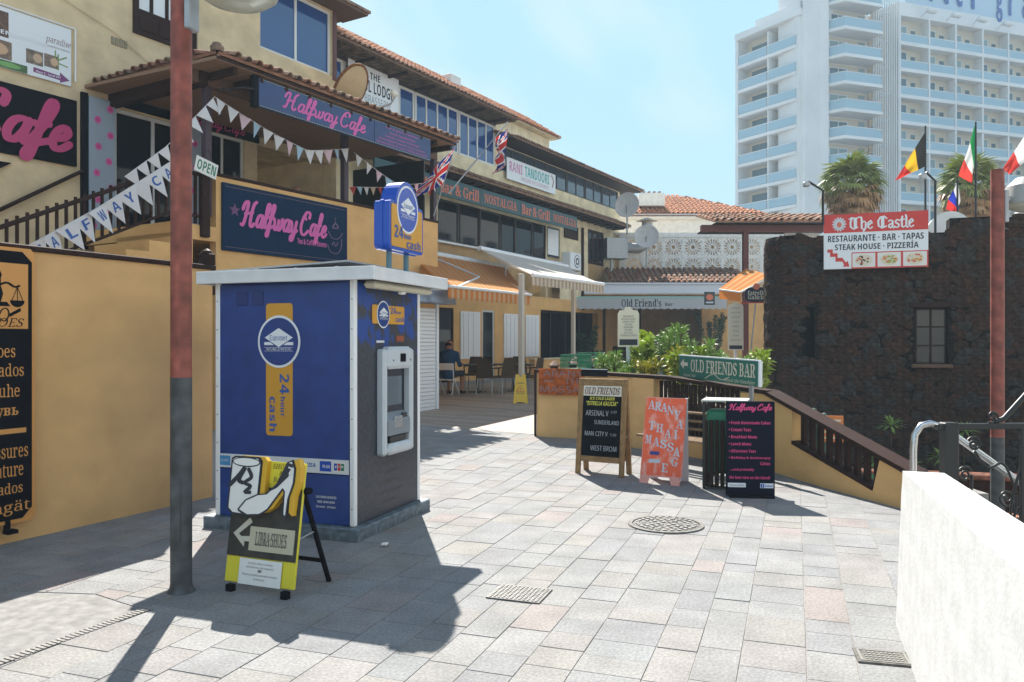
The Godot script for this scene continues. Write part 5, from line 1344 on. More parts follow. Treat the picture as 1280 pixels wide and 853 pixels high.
func lamp_posts() -> void:
	for i in 2:
		var X := frame(-2.18, 0, 5.27, -10) if i == 0 else frame(5.16, -0.78, 8.5, 12)
		var t := thing("lamp_post", ["red lamp post with dark grey foot standing beside the shoe board", "red lamp post rising behind the wrought iron railing"][i], "lamp post", X, "red lamp posts")
		var h: float = 4.25
		part(t, "foot", MB.new().lathe(V(0, 0, 0), [Vector2(0.09, 0), Vector2(0.073, 0.03), Vector2(0.068, 0.06), Vector2(0.068, 1.41)], 20), M.pole_grey)
		part(t, "shaft", MB.new().lathe(V(0, 0, 0), [Vector2(0.0685, 1.41), Vector2(0.067, 1.42), Vector2(0.066, h), Vector2(0.0, h + 0.012)], 20), M.pole_red)
		part(t, "hatch", MB.new().cham(V(0.0, 0.55, 0.062), V(0.07, 0.42, 0.02), 0.006), M.pole_grey)
		part(t, "bracket", MB.new().cham(V(0.075, 3.86, 0.0), V(0.05, 0.34, 0.11), 0.008), M.galv)
		part(t, "arm", MB.new().tube([V(0.09, 3.93, 0), V(0.2, 3.96, 0), V(0.28, 3.93, 0)], 0.035), M.galv)
		var lamp := part(t, "lamp_head", MB.new().lathe(V(0.40, 3.90, 0), [Vector2(0.0, 0.30), Vector2(0.13, 0.28), Vector2(0.22, 0.19), Vector2(0.25, 0.06), Vector2(0.255, 0.0), Vector2(0.24, -0.01)], 24), mat(0.36, 0.36, 0.34, 0.5))
		part(lamp, "lens", MB.new().lathe(V(0.40, 3.88, 0), [Vector2(0.242, 0.012), Vector2(0.20, -0.02), Vector2(0.1, -0.06), Vector2(0.0, -0.065)], 24), mat(0.40, 0.42, 0.36, 0.25))

func shoe_signs() -> void:
	# sandwich board with cut-out bag and court shoe
	var t := thing("shoe_sandwich_board", "yellow sandwich board with cut-out handbag and high-heeled shoe", "sandwich board", frame(-1.655, 0, 5.2, -22))
	var tilt := Transform3D(Basis(Vector3.RIGHT, -0.16), V(0, 0.03, 0))
	var dk := mat(0.05, 0.045, 0.038, 0.55, "patchy", 3.0)
	part(t, "panel", MB.new().cham(V(0, 0.43, -0.012), V(0.56, 0.80, 0.02), 0.004), M.lemon, tilt)
	part(t, "middle_band", MB.new().span(V(-0.275, 0.20, -0.001), V(0.275, 0.46, 0.006)), dk, tilt)
	part(t, "upper_band", MB.new().span(V(-0.275, 0.46, -0.001), V(0.275, 0.66, 0.005)), dk, tilt)
	part(t, "notice", MB.new().cham(V(0.01, 0.11, 0.008), V(0.34, 0.165, 0.003), 0.001), M.paper, tilt)
	for k in [["Scarpe fatte a mano", 0.165, 0.20], ["all'interno del negozio", 0.14, 0.22], ["—", 0.12, 0.03], ["Please go inside gommento scampa", 0.092, 0.28], ["boutique", 0.066, 0.09]]: text(t, k[0], tilt * V(0.01, k[1], 0.012), k[2], 0.016, mat(0.2, 0.2, 0.2, 0.8), "Droid Serif", 0.0, 0.2, tilt.basis)
	part(t, "name_panel", MB.new().span(V(-0.10, 0.245, 0.006), V(0.255, 0.40, 0.010)), mat(0.46, 0.43, 0.32, 0.6), tilt)
	part(t, "arrow", MB.new().prism(PackedVector2Array(v2s([-0.10, 0.30, -0.14, 0.30, -0.14, 0.265, -0.235, 0.345, -0.11, 0.455, -0.09, 0.425, -0.19, 0.345, -0.165, 0.325, -0.165, 0.33, -0.10, 0.335])), 0.006, 0.011), mat(0.50, 0.48, 0.40, 0.6), tilt)
	text(t, "LIBRA·SHOES", tilt * V(0.075, 0.325, 0.014), 0.25, 0.085, M.ink, "Droid Serif", 0.0, 0.0, tilt.basis)
	part(t, "heading", MB.new().span(V(-0.04, 0.69, -0.001), V(0.26, 0.83, 0.006)), M.lemon, tilt)
	for k in [["SHOES", 0.80, 0.14], ["&", 0.755, 0.025], ["BAGS", 0.715, 0.12]]: text(t, k[0], tilt * V(0.10, k[1], 0.009), k[2], 0.032, mat(0.16, 0.11, 0.03, 0.8), "Droid Serif", 0.0, 0.15, tilt.basis)
	# handbag cut-out
	var bag := PackedVector2Array()
	for q in [[-0.275, 0.83], [-0.245, 0.845], [-0.06, 0.845], [-0.035, 0.82], [-0.035, 0.60], [-0.055, 0.505], [-0.12, 0.475], [-0.23, 0.48], [-0.27, 0.51]]: bag.append(Vector2(q[0], q[1]))
	var edge := PackedVector2Array()
	for q in bag: edge.append(q + Vector2(0.008 * sign(q.x + 0.155), 0.008 * sign(q.y - 0.66)))
	var shifted := PackedVector2Array()
	for q in bag: shifted.append(q + Vector2(0.045, 0.012))
	var hb := part(t, "handbag", MB.new().prism(shifted, 0.006, 0.045), M.yellow, tilt)
	part(hb, "outline", MB.new().prism(edge, 0.03, 0.0485), M.ink)
	part(hb, "face", MB.new().prism(bag, 0.0485, 0.052), M.paper)
	part(hb, "edge_line", closed(bag, 0.012, 0.0528), M.ink)
	part(hb, "opening", MB.new().prism(ngon(-0.155, 0.815, 0.115, 0.032, 20), 0.052, 0.0545), M.ink)
	part(hb, "opening_inside", MB.new().prism(ngon(-0.155, 0.816, 0.106, 0.025, 20), 0.0545, 0.056), M.paper)
	part(hb, "bow", MB.new().stroke(curve(v2s([-0.27, 0.66, -0.2, 0.73, -0.16, 0.78, -0.2, 0.70, -0.17, 0.68])), 0.036, 0.0545).stroke(curve(v2s([-0.13, 0.77, -0.10, 0.72, -0.15, 0.68, -0.10, 0.66, -0.14, 0.62, -0.10, 0.62])), 0.03, 0.055), M.ink)
	# court shoe cut-out
	var shoe := PackedVector2Array(v2s([-0.175, 0.505, -0.10, 0.475, 0.0, 0.485, 0.06, 0.52, 0.12, 0.60, 0.165, 0.66, 0.18, 0.645, 0.185, 0.50, 0.21, 0.48, 0.215, 0.60, 0.245, 0.70, 0.245, 0.79, 0.22, 0.845, 0.185, 0.83, 0.12, 0.69, 0.04, 0.62, -0.03, 0.61, -0.12, 0.57]))
	var sh2 := PackedVector2Array()
	for q in shoe: sh2.append(q + Vector2(0.04, 0.014))
	var sp := part(t, "court_shoe", MB.new().prism(sh2, 0.006, 0.055), M.yellow, tilt)
	var so := PackedVector2Array()
	for q in shoe: so.append((q - Vector2(0.06, 0.64)) * Vector2(1.03, 1.03) + Vector2(0.06, 0.64))
	part(sp, "outline", MB.new().prism(so, 0.05, 0.0585), M.ink)
	part(sp, "face", MB.new().prism(shoe, 0.0585, 0.062), M.paper)
	part(sp, "edge_line", closed(shoe, 0.012, 0.0628), M.ink)
	part(sp, "lining", MB.new().prism(PackedVector2Array(v2s([0.02, 0.615, 0.12, 0.69, 0.185, 0.83, 0.235, 0.82, 0.20, 0.74, 0.12, 0.665])), 0.0622, 0.0642), M.ink)
	part(sp, "sole", MB.new().stroke(curve(v2s([-0.17, 0.50, -0.10, 0.473, 0.0, 0.485, 0.06, 0.52])), 0.014, 0.063), M.ink)
	part(sp, "rosette", MB.new().stroke(curve(v2s([0.20, 0.80, 0.225, 0.79, 0.21, 0.76, 0.235, 0.75])), 0.014, 0.0655), M.paper)
	for sg in [-1.0, 1.0]:
		part(t, "front_foot", MB.new().box(V(sg * 0.22, 0.02, 0.0), V(0.05, 0.05, 0.04)), M.black)
		part(t, "back_leg", MB.new().cyl(V(sg * 0.26, 0.0, -0.42), V(sg * 0.26, 0.68, -0.13), 0.018, 0.018, 6), M.black)
	part(t, "back_rail", MB.new().cyl(V(-0.26, 0.16, -0.35), V(0.26, 0.16, -0.35), 0.014, 0.014, 6).cham(V(0.27, 0.67, -0.14), V(0.09, 0.04, 0.06), 0.01), M.black)
	part(t, "stay", MB.new().cyl(V(0.26, 0.36, -0.05), V(0.26, 0.38, -0.25), 0.006, 0.006, 5), M.galv)

func closed(p: PackedVector2Array, w: float, z: float) -> MB:
	var a := Array(p)
	a.append(p[0])
	var b := MB.new()
	for i in a.size() - 1: b.stroke([a[i], a[i + 1]], w, z)
	return b

func cafe_signs() -> void:
	var A := -2.56
	# corner of a beauty clinic banner on the wall
	var c := thing("clinic_banner", "white printed clinic banner with photos on the upper wall", "banner", row(-5.05, 6.14, A + 0.03))
	part(c, "sheet", MB.new().cham(V(-0.1, 0.5, 0.0), V(1.90, 1.00, 0.02), 0.003), M.sign_white)
	part(c, "rail", MB.new().cyl(V(-1.05, 1.03, 0.02), V(0.92, 1.03, 0.02), 0.014).cyl(V(0.92, 1.03, 0.02), V(0.92, 0.10, 0.02), 0.014), M.white)
	for q in [[-0.7, 0.72, 0.8, 0.42, 0.22, 0.12, 0.08], [-0.5, 0.30, 0.5, 0.30, 0.35, 0.24, 0.17], [0.12, 0.32, 0.28, 0.24, 0.33, 0.25, 0.19], [0.40, 0.34, 0.24, 0.22, 0.36, 0.26, 0.20], [-0.35, 0.07, 0.7, 0.13, 0.12, 0.26, 0.10]]:
		var pc := part(c, "photo", MB.new().span(V(q[0] - q[2] / 2 + 0.1, q[1] - q[3] / 2, 0.010), V(q[0] + q[2] / 2 + 0.1, q[1] + q[3] / 2, 0.013)), mat(q[4], q[5], q[6], 0.5, "patchy", 3.0))
		part(pc, "face_shape", MB.new().prism(ngon(q[0] + 0.15, q[1], q[2] * 0.28, q[3] * 0.32, 14), 0.0135, 0.0145), mat(q[4] * 1.6, q[5] * 1.5, q[6] * 1.3, 0.6))
	text(c, "ENDOLÁSER", V(0.05, 0.60, 0.016), 0.75, 0.09, M.sign_white, "Droid Sans Bold", 0.0)
	text(c, "paradise", V(0.62, 0.70, 0.013), 0.44, 0.15, M.letter_slate, "Droid Serif", 0.0, 0.25)
	text(c, "Cosmetics & Aesthetics", V(0.63, 0.60, 0.013), 0.40, 0.035, M.letter_slate, "Droid Serif", 0.0, 0.2)
	part(c, "bamboo", MB.new().span(V(0.56, 0.25, 0.011), V(0.58, 0.55, 0.014)).span(V(0.61, 0.22, 0.011), V(0.63, 0.50, 0.014)).stroke(v2s([0.63, 0.4, 0.76, 0.48]), 0.03, 0.013).stroke(v2s([0.63, 0.34, 0.78, 0.32]), 0.03, 0.013), M.leaf)
	part(c, "arrow", MB.new().prism(PackedVector2Array(v2s([0.2, 0.155, 0.65, 0.13, 0.65, 0.19, 0.82, 0.09, 0.65, 0.015, 0.65, 0.055, 0.2, 0.075])), 0.011, 0.014), mat(0.20, 0.05, 0.18, 0.5))
	text(c, "Floor 2 - Local 207", V(0.45, 0.10, 0.0155), 0.42, 0.035, M.sign_white)
	# black board with big pink lettering
	var b := thing("black_cafe_board", "black cafe board with huge pink script on the sandy wall", "sign", row(-5.55, 4.74, A + 0.03))
	part(b, "board", MB.new().cham(V(-0.55, 0.585, 0.0), V(4.0, 1.17, 0.04), 0.005), M.black)
	var big := script(b, "Halfway", V(-1.85, 0.52, 0.026), 1.6, 0.8, M.rose, 0.17)
	script(b, "Cafe", V(0.48, 0.56, 0.026), 1.75, 1.06, M.rose, 0.19)
	var b2 := thing("black_pennant_sign", "dark pointed sign corner below the black cafe board", "sign", row(-5.9, 4.3, A + 0.03))
	part(b2, "board", MB.new().prism(PackedVector2Array(v2s([-1.2, -0.4, 0.1, -0.1, 0.70, 0.30, -1.2, 0.24])), -0.02, 0.02), M.black)
	# flowered panels beside the terrace door
	var f := thing("flowered_panel", "tall pale blue panel printed with pink roses by the terrace door", "panel", row(-3.64, 3.62, A + 0.06))
	part(f, "panel", MB.new().cham(V(0, 1.22, 0), V(0.50, 2.44, 0.03), 0.004), mat(0.44, 0.54, 0.66, 0.7, "speck", 3.0))
	for k in 10:
		var p := Vector2(-0.13 + 0.26 * float(k % 2) + rng.randf_range(-0.05, 0.05), 0.12 + k * 0.24)
		var r := part(f, "rose", MB.new().prism(ngon(p.x, p.y, 0.065, 0.068, 11), 0.015, 0.018), M.pink)
		part(r, "rose_heart", MB.new().prism(ngon(p.x, p.y, 0.03, 0.035, 8), 0.018, 0.020), M.rose)
		for j in 5: part(f, "leaf", MB.new().prism(ngon(p.x + rng.randf_range(-0.14, 0.14), clamp(p.y + rng.randf_range(-0.12, 0.12), 0.03, 2.4), 0.018, 0.009, 6, rng.randf() * 3.0), 0.015, 0.017), mat(0.22, 0.30, 0.36, 0.7))
	var f2: Node3D = copy_of(f, row(-1.58, 3.62, A + 0.06), "flowered rose panel further inside the terrace, behind the OPEN sign")
	# long sign over the doors
	var ov := thing("door_header_sign", "long black header board over the terrace doors", "sign", row(-1.5, 6.02, A + 0.05))
	part(ov, "board", MB.new().cham(V(-0.1, 0.17, 0), V(3.2, 0.34, 0.05), 0.005), M.black)
	script(ov, "Halfway Cafe", V(0.3, 0.17, 0.03), 1.6, 0.30, M.rose, 0.14)
	# OPEN card hung at the stair head
	var op := thing("open_card", "white card with green letters OPEN hung by the stair head", "sign", row(-3.50, 4.42, 0.16) * Transform3D(Basis(Vector3.BACK, -0.22), Vector3()))
	part(op, "card", MB.new().cham(V(0, 0.13, 0), V(0.44, 0.26, 0.012), 0.003), M.paper)
	text(op, "OPEN", V(0, 0.13, 0.009), 0.37, 0.17, M.green_plastic, "Droid Sans Bold")
	part(op, "string", MB.new().cyl(V(-0.12, 0.26, 0), V(0.0, 0.46, -0.05), 0.004, 0.004, 4).cyl(V(0.12, 0.26, 0), V(0.0, 0.46, -0.05), 0.004, 0.004, 4), M.dark)
	# framed navy board on the terrace wall
	var n := thing("navy_cafe_board", "navy board with pink script and teapot on the terrace wall", "sign", row(-1.50, 3.22, 0.03))
	part(n, "board", MB.new().cham(V(0, 0.585, 0), V(3.10, 1.17, 0.05), 0.006), M.navy)
	var ln := MB.new()
	for q in [[-1.5, 0.06, 1.5, 0.066], [-1.5, 1.105, 1.5, 1.111]]: ln.span(V(q[0], q[1], 0.025), V(q[2], q[3], 0.028))
	part(n, "border_line", ln, M.letter_slate)
	script(n, "Halfway Cafe", V(-0.10, 0.66, 0.03), 2.10, 0.60, M.pink, 0.15)
	text(n, "Tea & Coffee Rooms", V(0.56, 0.345, 0.028), 0.78, 0.11, M.pink, "Droid Sans Bold")
	var tp := MB.new()
	tp.stroke(curve(v2s([0.98, 0.35, 1.06, 0.22, 1.25, 0.2, 1.36, 0.32, 1.38, 0.5])), 0.02, 0.028).stroke(curve(v2s([1.0, 0.62, 1.1, 0.5, 1.28, 0.5, 1.4, 0.62])), 0.02, 0.0282).stroke(curve(v2s([1.12, 0.72, 1.2, 0.80, 1.28, 0.72, 1.12, 0.70])), 0.03, 0.0284).stroke(v2s([1.2, 0.80, 1.2, 0.92]), 0.014, 0.0286).stroke(curve(v2s([1.1, 0.35, 1.15, 0.42, 1.2, 0.34, 1.27, 0.42])), 0.02, 0.0288)
	part(n, "teapot_drawing", tp, mat(0.16, 0.10, 0.17, 0.6))
	part(n, "star", MB.new().prism(PackedVector2Array(star(-1.30, 0.72, 0.12)), 0.025, 0.028), mat(0.14, 0.05, 0.14, 0.6))
	# long blue fascia sign hung under the porch eave
	var fs := thing("blue_fascia_sign", "long blue fascia sign with pink script under the porch eave", "sign", row(-0.36, 5.67, 0.62))
	part(fs, "board", MB.new().cham(V(0, 0.24, 0), V(4.88, 0.48, 0.09), 0.008), mat(0.012, 0.055, 0.20, 0.4, "stucco", 0.6))
	var beads := MB.new()
	for k in 80:
		beads.box(V(-2.4 + k * 0.0605, 0.472, 0.047), V(0.035, 0.012, 0.006)); beads.box(V(-2.4 + k * 0.0605, 0.010, 0.047), V(0.035, 0.012, 0.006))
	part(fs, "bead_trim", beads, mat(0.35, 0.40, 0.30, 0.6))
	part(fs, "end_cap", MB.new().cham(V(-2.50, 0.24, 0.0), V(0.10, 0.54, 0.12), 0.01), M.black)
	script(fs, "Halfway Cafe", V(-0.80, 0.245, 0.048), 2.15, 0.40, M.pink, 0.15)
	part(fs, "joint", MB.new().box(V(0.54, 0.24, 0.046), V(0.012, 0.46, 0.004)), M.navy)
	for k in [["Full English Breakfast", 0.40, 1.1], ["Fresh Sandwiches", 0.31, 0.85], ["Salads, Jacket Potatoes", 0.225, 1.15], ["Home Made Cakes & Snack Daytime", 0.14, 1.55], ["Sunday Roast & Lunch Buffet Available", 0.065, 1.7]]: text(fs, k[0], V(1.45, k[1], 0.048), k[2], 0.055, M.pink, "Droid Sans", 0.0, 0.1)
	part(fs, "bracket", MB.new().tube([V(-2.95, 0.20, -0.3), V(-2.75, 0.24, 0.0), V(-2.5, 0.26, 0.05)], 0.016, 0.016, 6).tube([V(-3.0, 0.10, -0.3), V(-2.95, 0.22, -0.25), V(-2.86, 0.18, -0.15), V(-2.92, 0.12, -0.15)], 0.012, 0.012, 6), M.iron)

func star(cx: float, cy: float, r: float) -> Array:
	var o := []
	for k in 10: o.append(Vector2(cx, cy) + Vector2.from_angle(PI / 2 + TAU * k / 10) * (r if k % 2 == 0 else r * 0.42))
	return o

func boards() -> void:
	# chalkboard with the match fixtures
	var t := thing("chalkboard", "wooden A-frame chalkboard listing football matches in front of the garden wall", "sandwich board", frame(1.06, 0.015, 9.71, -29))
	for side in 2:
		var X := Transform3D(Basis(Vector3.UP, PI * side), V(0, 0, -0.26 * side - 0.0)) * Transform3D(Basis(Vector3.RIGHT, -0.105), Vector3())
		var fr := part(t, "frame", MB.new().cham(V(-0.285, 0.59, 0), V(0.065, 1.18, 0.035), 0.006).cham(V(0.285, 0.59, 0), V(0.065, 1.18, 0.035), 0.006), M.pine, X)
		part(fr, "rail", MB.new().cham(V(0, 1.135, 0), V(0.503, 0.085, 0.034), 0.006), M.pine_x)
		part(fr, "rail", MB.new().cham(V(0, 0.195, 0), V(0.503, 0.07, 0.034), 0.006), M.pine_x)
		part(fr, "board", MB.new().span(V(-0.254, 0.228, -0.008), V(0.254, 1.094, 0.006)), M.chalkboard)
		if side == 0:
			part(fr, "name_strip", MB.new().span(V(-0.25, 0.965, 0.006), V(0.25, 1.09, 0.010)), M.cream_text)
			text(fr, "OLD FRIENDS", V(0.0, 1.027, 0.013), 0.46, 0.085, mat(0.10, 0.012, 0.02, 0.6), "Droid Serif Bold", 0.0, 0.25)
			text(fr, "ICE COLD LAGER", V(0.0, 0.935, 0.009), 0.33, 0.036, M.chalk_yellow, "Droid Sans Bold", 0.0, 0.2)
			text(fr, "“ESTRELLA GALICIA”", V(0.0, 0.875, 0.009), 0.42, 0.05, M.chalk_yellow, "Droid Sans Bold", 0.0, 0.2)
			for k in [["Arsenal v", -0.06, 0.755, 0.30, 0.065], ["2-0T", 0.16, 0.775, 0.08, 0.03], ["Sunderland", 0.07, 0.645, 0.32, 0.05], ["Man City v", -0.06, 0.505, 0.30, 0.055], ["7.30", 0.16, 0.50, 0.08, 0.03], ["West Brom", 0.04, 0.33, 0.34, 0.06]]:
				text(fr, k[0].to_upper() if k[0].length() > 4 else k[0], V(k[1], k[2], 0.009), k[3], k[4], M.chalk, "Droid Sans", -0.2)
	for q in [-0.285, 0.285]: part(t, "stay", MB.new().cyl(V(q, 0.45, -0.03), V(q, 0.47, -0.22), 0.006, 0.006, 5), M.galv)
	# coral massage board
	var m := thing("massage_board", "coral spray painted A-board for Thai massage with white letters", "sandwich board", frame(1.685, 0.003, 9.17, -27.6))
	var prof := PackedVector2Array(v2s([-0.235, 0, -0.14, 0, -0.115, 0.085, 0.115, 0.085, 0.14, 0, 0.235, 0, 0.27, 1.0, -0.19, 1.0]))
	var sp := MB.new()
	var nz := FastNoiseLite.new(); nz.seed = 3; nz.frequency = 5.0
	var mx := Transform3D(Basis(Vector3.RIGHT, -0.13), Vector3())
	part(m, "front_leaf", MB.new().prism(prof, -0.018, 0.0), M.thai_pale, mx)
	for gy0 in 72:
		for gx0 in 36:
			var p := Vector2(-0.215 + (gx0 + 0.5) * 0.01333 + (gy0 / 72.0 - 0.5) * 0.03 + 0.01, 0.10 + (gy0 + 0.5) * 0.0124)
			var n := nz.get_noise_2d(p.x * 1.6, p.y) + 0.12
			sp.col = Color(0.84, 0.14, 0.06).lerp(Color(0.84, 0.45, 0.38), clamp(0.16 - n * 1.5, 0.0, 1.0))
			sp.quad(V(p.x - 0.00667, p.y - 0.0062, 0.002), V(p.x + 0.00667, p.y - 0.0062, 0.002), V(p.x + 0.00667, p.y + 0.0062, 0.002), V(p.x - 0.00667, p.y + 0.0062, 0.002), Vector3.BACK)
	var spm := mat(1, 1, 1, 0.7); spm.vertex_color_use_as_albedo = true
	part(m, "paint", sp, spm, mx)
	var lt := [["A", -0.14, 0.90], ["R", -0.065, 0.885], ["A", 0.01, 0.875], ["N", 0.085, 0.845], ["Y", 0.165, 0.795], ["A", 0.20, 0.69], ["T", -0.13, 0.66], ["H", -0.035, 0.635], ["A", 0.065, 0.575], ["I", 0.155, 0.57], ["M", -0.165, 0.50], ["A", -0.07, 0.475], ["S", 0.015, 0.455], ["S", 0.10, 0.425], ["A", 0.175, 0.375], ["G", 0.155, 0.26], ["E", 0.04, 0.185]]
	for q in lt: text(m, q[0], mx * V(q[1] + 0.02, q[2] + 0.01, 0.005), 0.078 if q[0] != "I" else 0.045, 0.10, M.letter_grey, "Droid Serif Bold", 0.0, 0.0, mx.basis * Basis(Vector3.BACK, -0.06))
	part(m, "sticker", MB.new().span(V(-0.12, 0.335, 0.003), V(-0.01, 0.375, 0.005)), mat(0.02, 0.05, 0.25, 0.5), mx)
	part(m, "sticker", MB.new().span(V(-0.13, 0.245, 0.003), V(0.0, 0.285, 0.005)), M.letter_grey, mx)
	var mb := Transform3D(Basis(Vector3.RIGHT, 0.17), V(0.02, 0, -0.32))
	part(m, "back_leaf", MB.new().prism(prof, -0.018, 0.0), M.letter_grey, mb)
	# dark standing board of the cafe
	var h := thing("dark_menu_board", "black upright menu board with pink lettering beside the litter bin", "sign", frame(2.53, 0, 8.5, -6))
	part(h, "board", MB.new().cham(V(0, 0.51, 0), V(0.50, 1.0, 0.06), 0.004), M.navy_black)
	part(h, "base", MB.new().cham(V(0, 0.015, 0), V(0.46, 0.03, 0.26), 0.006), M.black)
	script(h, "Halfway Cafe", V(0.0, 0.945, 0.033), 0.44, 0.085, M.hotpink, 0.17)
	for k in [["• Fresh Homemade Cakes", 0.785, 0.43, -0.01], ["• Cream Teas", 0.71, 0.23, -0.11], ["• Breakfast Menu", 0.635, 0.29, -0.08], ["• Lunch Menu", 0.56, 0.23, -0.11], ["• Afternoon Teas", 0.485, 0.28, -0.085], ["• Birthday & Anniversary", 0.41, 0.43, -0.01], ["Cakes", 0.355, 0.10, 0.15], ["...and probably", 0.285, 0.25, -0.09], ["the best view on the island!", 0.205, 0.42, -0.01]]:
		text(h, k[0], V(k[3], k[1], 0.033), k[2], 0.034, M.hotpink)
	part(h, "label", MB.new().span(V(-0.235, 0.10, 0.03), V(-0.05, 0.145, 0.033)), M.sign_white)
	text(h, "find us online", V(-0.142, 0.122, 0.035), 0.15, 0.018, M.letter_slate)
	part(h, "label", MB.new().span(V(0.10, 0.095, 0.03), V(0.235, 0.145, 0.033)), M.sign_white)
	part(h, "label_mark", MB.new().span(V(0.105, 0.10, 0.033), V(0.14, 0.14, 0.035)), M.sign_blue)
	text(h, "f", V(0.124, 0.12, 0.037), 0.014, 0.03, M.sign_white)
	text(h, "facebook", V(0.187, 0.12, 0.036), 0.08, 0.022, M.sign_blue)
	# orange massage panel on the end of the garden wall
	var o := thing("orange_massage_panel", "weathered orange massage panel fixed to the garden wall end", "sign", frame(0.82, 0.82, 12.76, -22))
	part(o, "panel", MB.new().cham(V(0.12, 0.18, 0.02), V(1.06, 0.42, 0.02), 0.004), mat(0.66, 0.16, 0.04, 0.8, "patchy", 2.5))
	for k in [["ARANYA", 0.31, 0.80, 0.05], ["THAI", 0.19, 0.42, 0.22], ["MASSAGE", 0.06, 0.92, 0.06]]: text(o, k[0], V(k[3] + 0.02, k[1], 0.033), k[2], 0.10, M.letter_slate, "Droid Sans", 0.0)
	part(o, "dash", MB.new().span(V(-0.32, 0.18, 0.03), V(-0.16, 0.20, 0.033)), M.letter_slate)
	part(o, "sticker", MB.new().span(V(0.44, 0.17, 0.03), V(0.53, 0.21, 0.034)), mat(0.03, 0.06, 0.30, 0.5))
	# small black card on the wall top
	var sc := thing("small_black_card", "small black card with white rim on the wall coping", "sign", frame(1.28, 1.16, 12.4, -35))
	part(sc, "card", MB.new().cham(V(0.05, 0.0, 0.1), V(0.46, 0.11, 0.012), 0.002), M.black)
	part(sc, "rim", MB.new().span(V(-0.18, 0.05, 0.1), V(0.28, 0.06, 0.11)), M.grey_white)
	# green pointer sign standing on the coping
	var g := thing("green_pointer_sign", "green board with cream lettering and arrow standing on the garden wall coping", "sign", frame(2.50, 1.05, 11.35, -70) * Transform3D(Basis(Vector3.BACK, -0.022) * Basis.from_scale(V(1.28, 1.0, 1.0)), Vector3()))
	part(g, "board", MB.new().cham(V(0.54, 0.23, 0), V(1.42, 0.31, 0.035), 0.004), M.green_sign)
	part(g, "rim", MB.new().span(V(-0.175, 0.385, -0.02), V(1.255, 0.40, 0.025)).span(V(1.25, 0.07, -0.02), V(1.27, 0.384, 0.025)), M.sign_white)
	text(g, "OLD FRIENDS BAR", V(0.64, 0.26, 0.022), 1.13, 0.17, M.cream_text, "Droid Serif Bold")
	part(g, "arrow", MB.new().prism(PackedVector2Array(v2s([-0.14, 0.27, -0.07, 0.34, -0.07, 0.295, 0.01, 0.295, 0.01, 0.245, -0.07, 0.245, -0.07, 0.20])), 0.018, 0.022), M.cream_text)
	part(g, "flourish", MB.new().stroke(curve(v2s([0.35, 0.10, 0.5, 0.17, 0.6, 0.12, 0.68, 0.11, 0.78, 0.15])), 0.014, 0.02), M.cream_text)
	text(g, "Snack the Sunshine", V(0.95, 0.115, 0.021), 0.5, 0.045, M.cream_text, "Droid Serif", 0.0, 0.25)
	text(g, "Good Ale", V(0.05, 0.12, 0.021), 0.24, 0.04, M.cream_text, "Droid Serif", 0.0, 0.25)
	for q in [0.0, 1.1]: part(g, "foot", MB.new().span(V(q, -0.12, -0.015), V(q + 0.05, 0.08, 0.015)), M.galv)
	# slatted litter bin
	var b := thing("litter_bin", "brown slatted litter bin with pale flat lid and green liner", "litter bin", frame(2.40, 0.0, 9.05, -20))
	part(b, "liner", MB.new().cham(V(0, 0.52, 0), V(0.36, 0.70, 0.34), 0.02), M.green_plastic)
	for i in 7:
		part(b, "slat", MB.new().cham(V(-0.18 + i * 0.06, 0.40, 0.20), V(0.046, 0.74, 0.025), 0.006), M.brown_y)
		part(b, "slat", MB.new().cham(V(-0.205, 0.40, -0.18 + i * 0.06), V(0.025, 0.74, 0.046), 0.006), M.brown_y)
		part(b, "slat", MB.new().cham(V(0.205, 0.40, -0.18 + i * 0.06), V(0.025, 0.74, 0.046), 0.006), M.brown_y)
	for q in [[-0.2, 0.2], [0.2, 0.2], [-0.2, -0.2], [0.2, -0.2]]: part(b, "corner_post", MB.new().cham(V(q[0], 0.49, q[1]), V(0.03, 0.98, 0.03), 0.005), M.iron)
	part(b, "lid", MB.new().cham(V(0.02, 0.985, 0.0), V(0.50, 0.02, 0.46), 0.006), mat(0.45, 0.48, 0.44, 0.4))
	# slatted bench behind the boards
	var be := thing("slatted_bench", "low timber bench with curved slats behind the massage board", "bench", frame(2.18, 0.02, 10.15, -52))
	for i in 7: part(be, "slat", MB.new().cham(V(0, 0.40 + max(0, i - 3) * 0.10, 0.18 - min(i, 3) * 0.11 - max(0, i - 3) * 0.03), V(1.25, 0.03, 0.07), 0.006), wood(0.30, 0.20, 0.12, 0))
	for q in [-0.5, 0.5]: part(be, "leg", MB.new().cham(V(q, 0.20, 0.08), V(0.06, 0.40, 0.06), 0.01).cham(V(q, 0.38, -0.26), V(0.06, 0.76, 0.05), 0.01), M.iron)

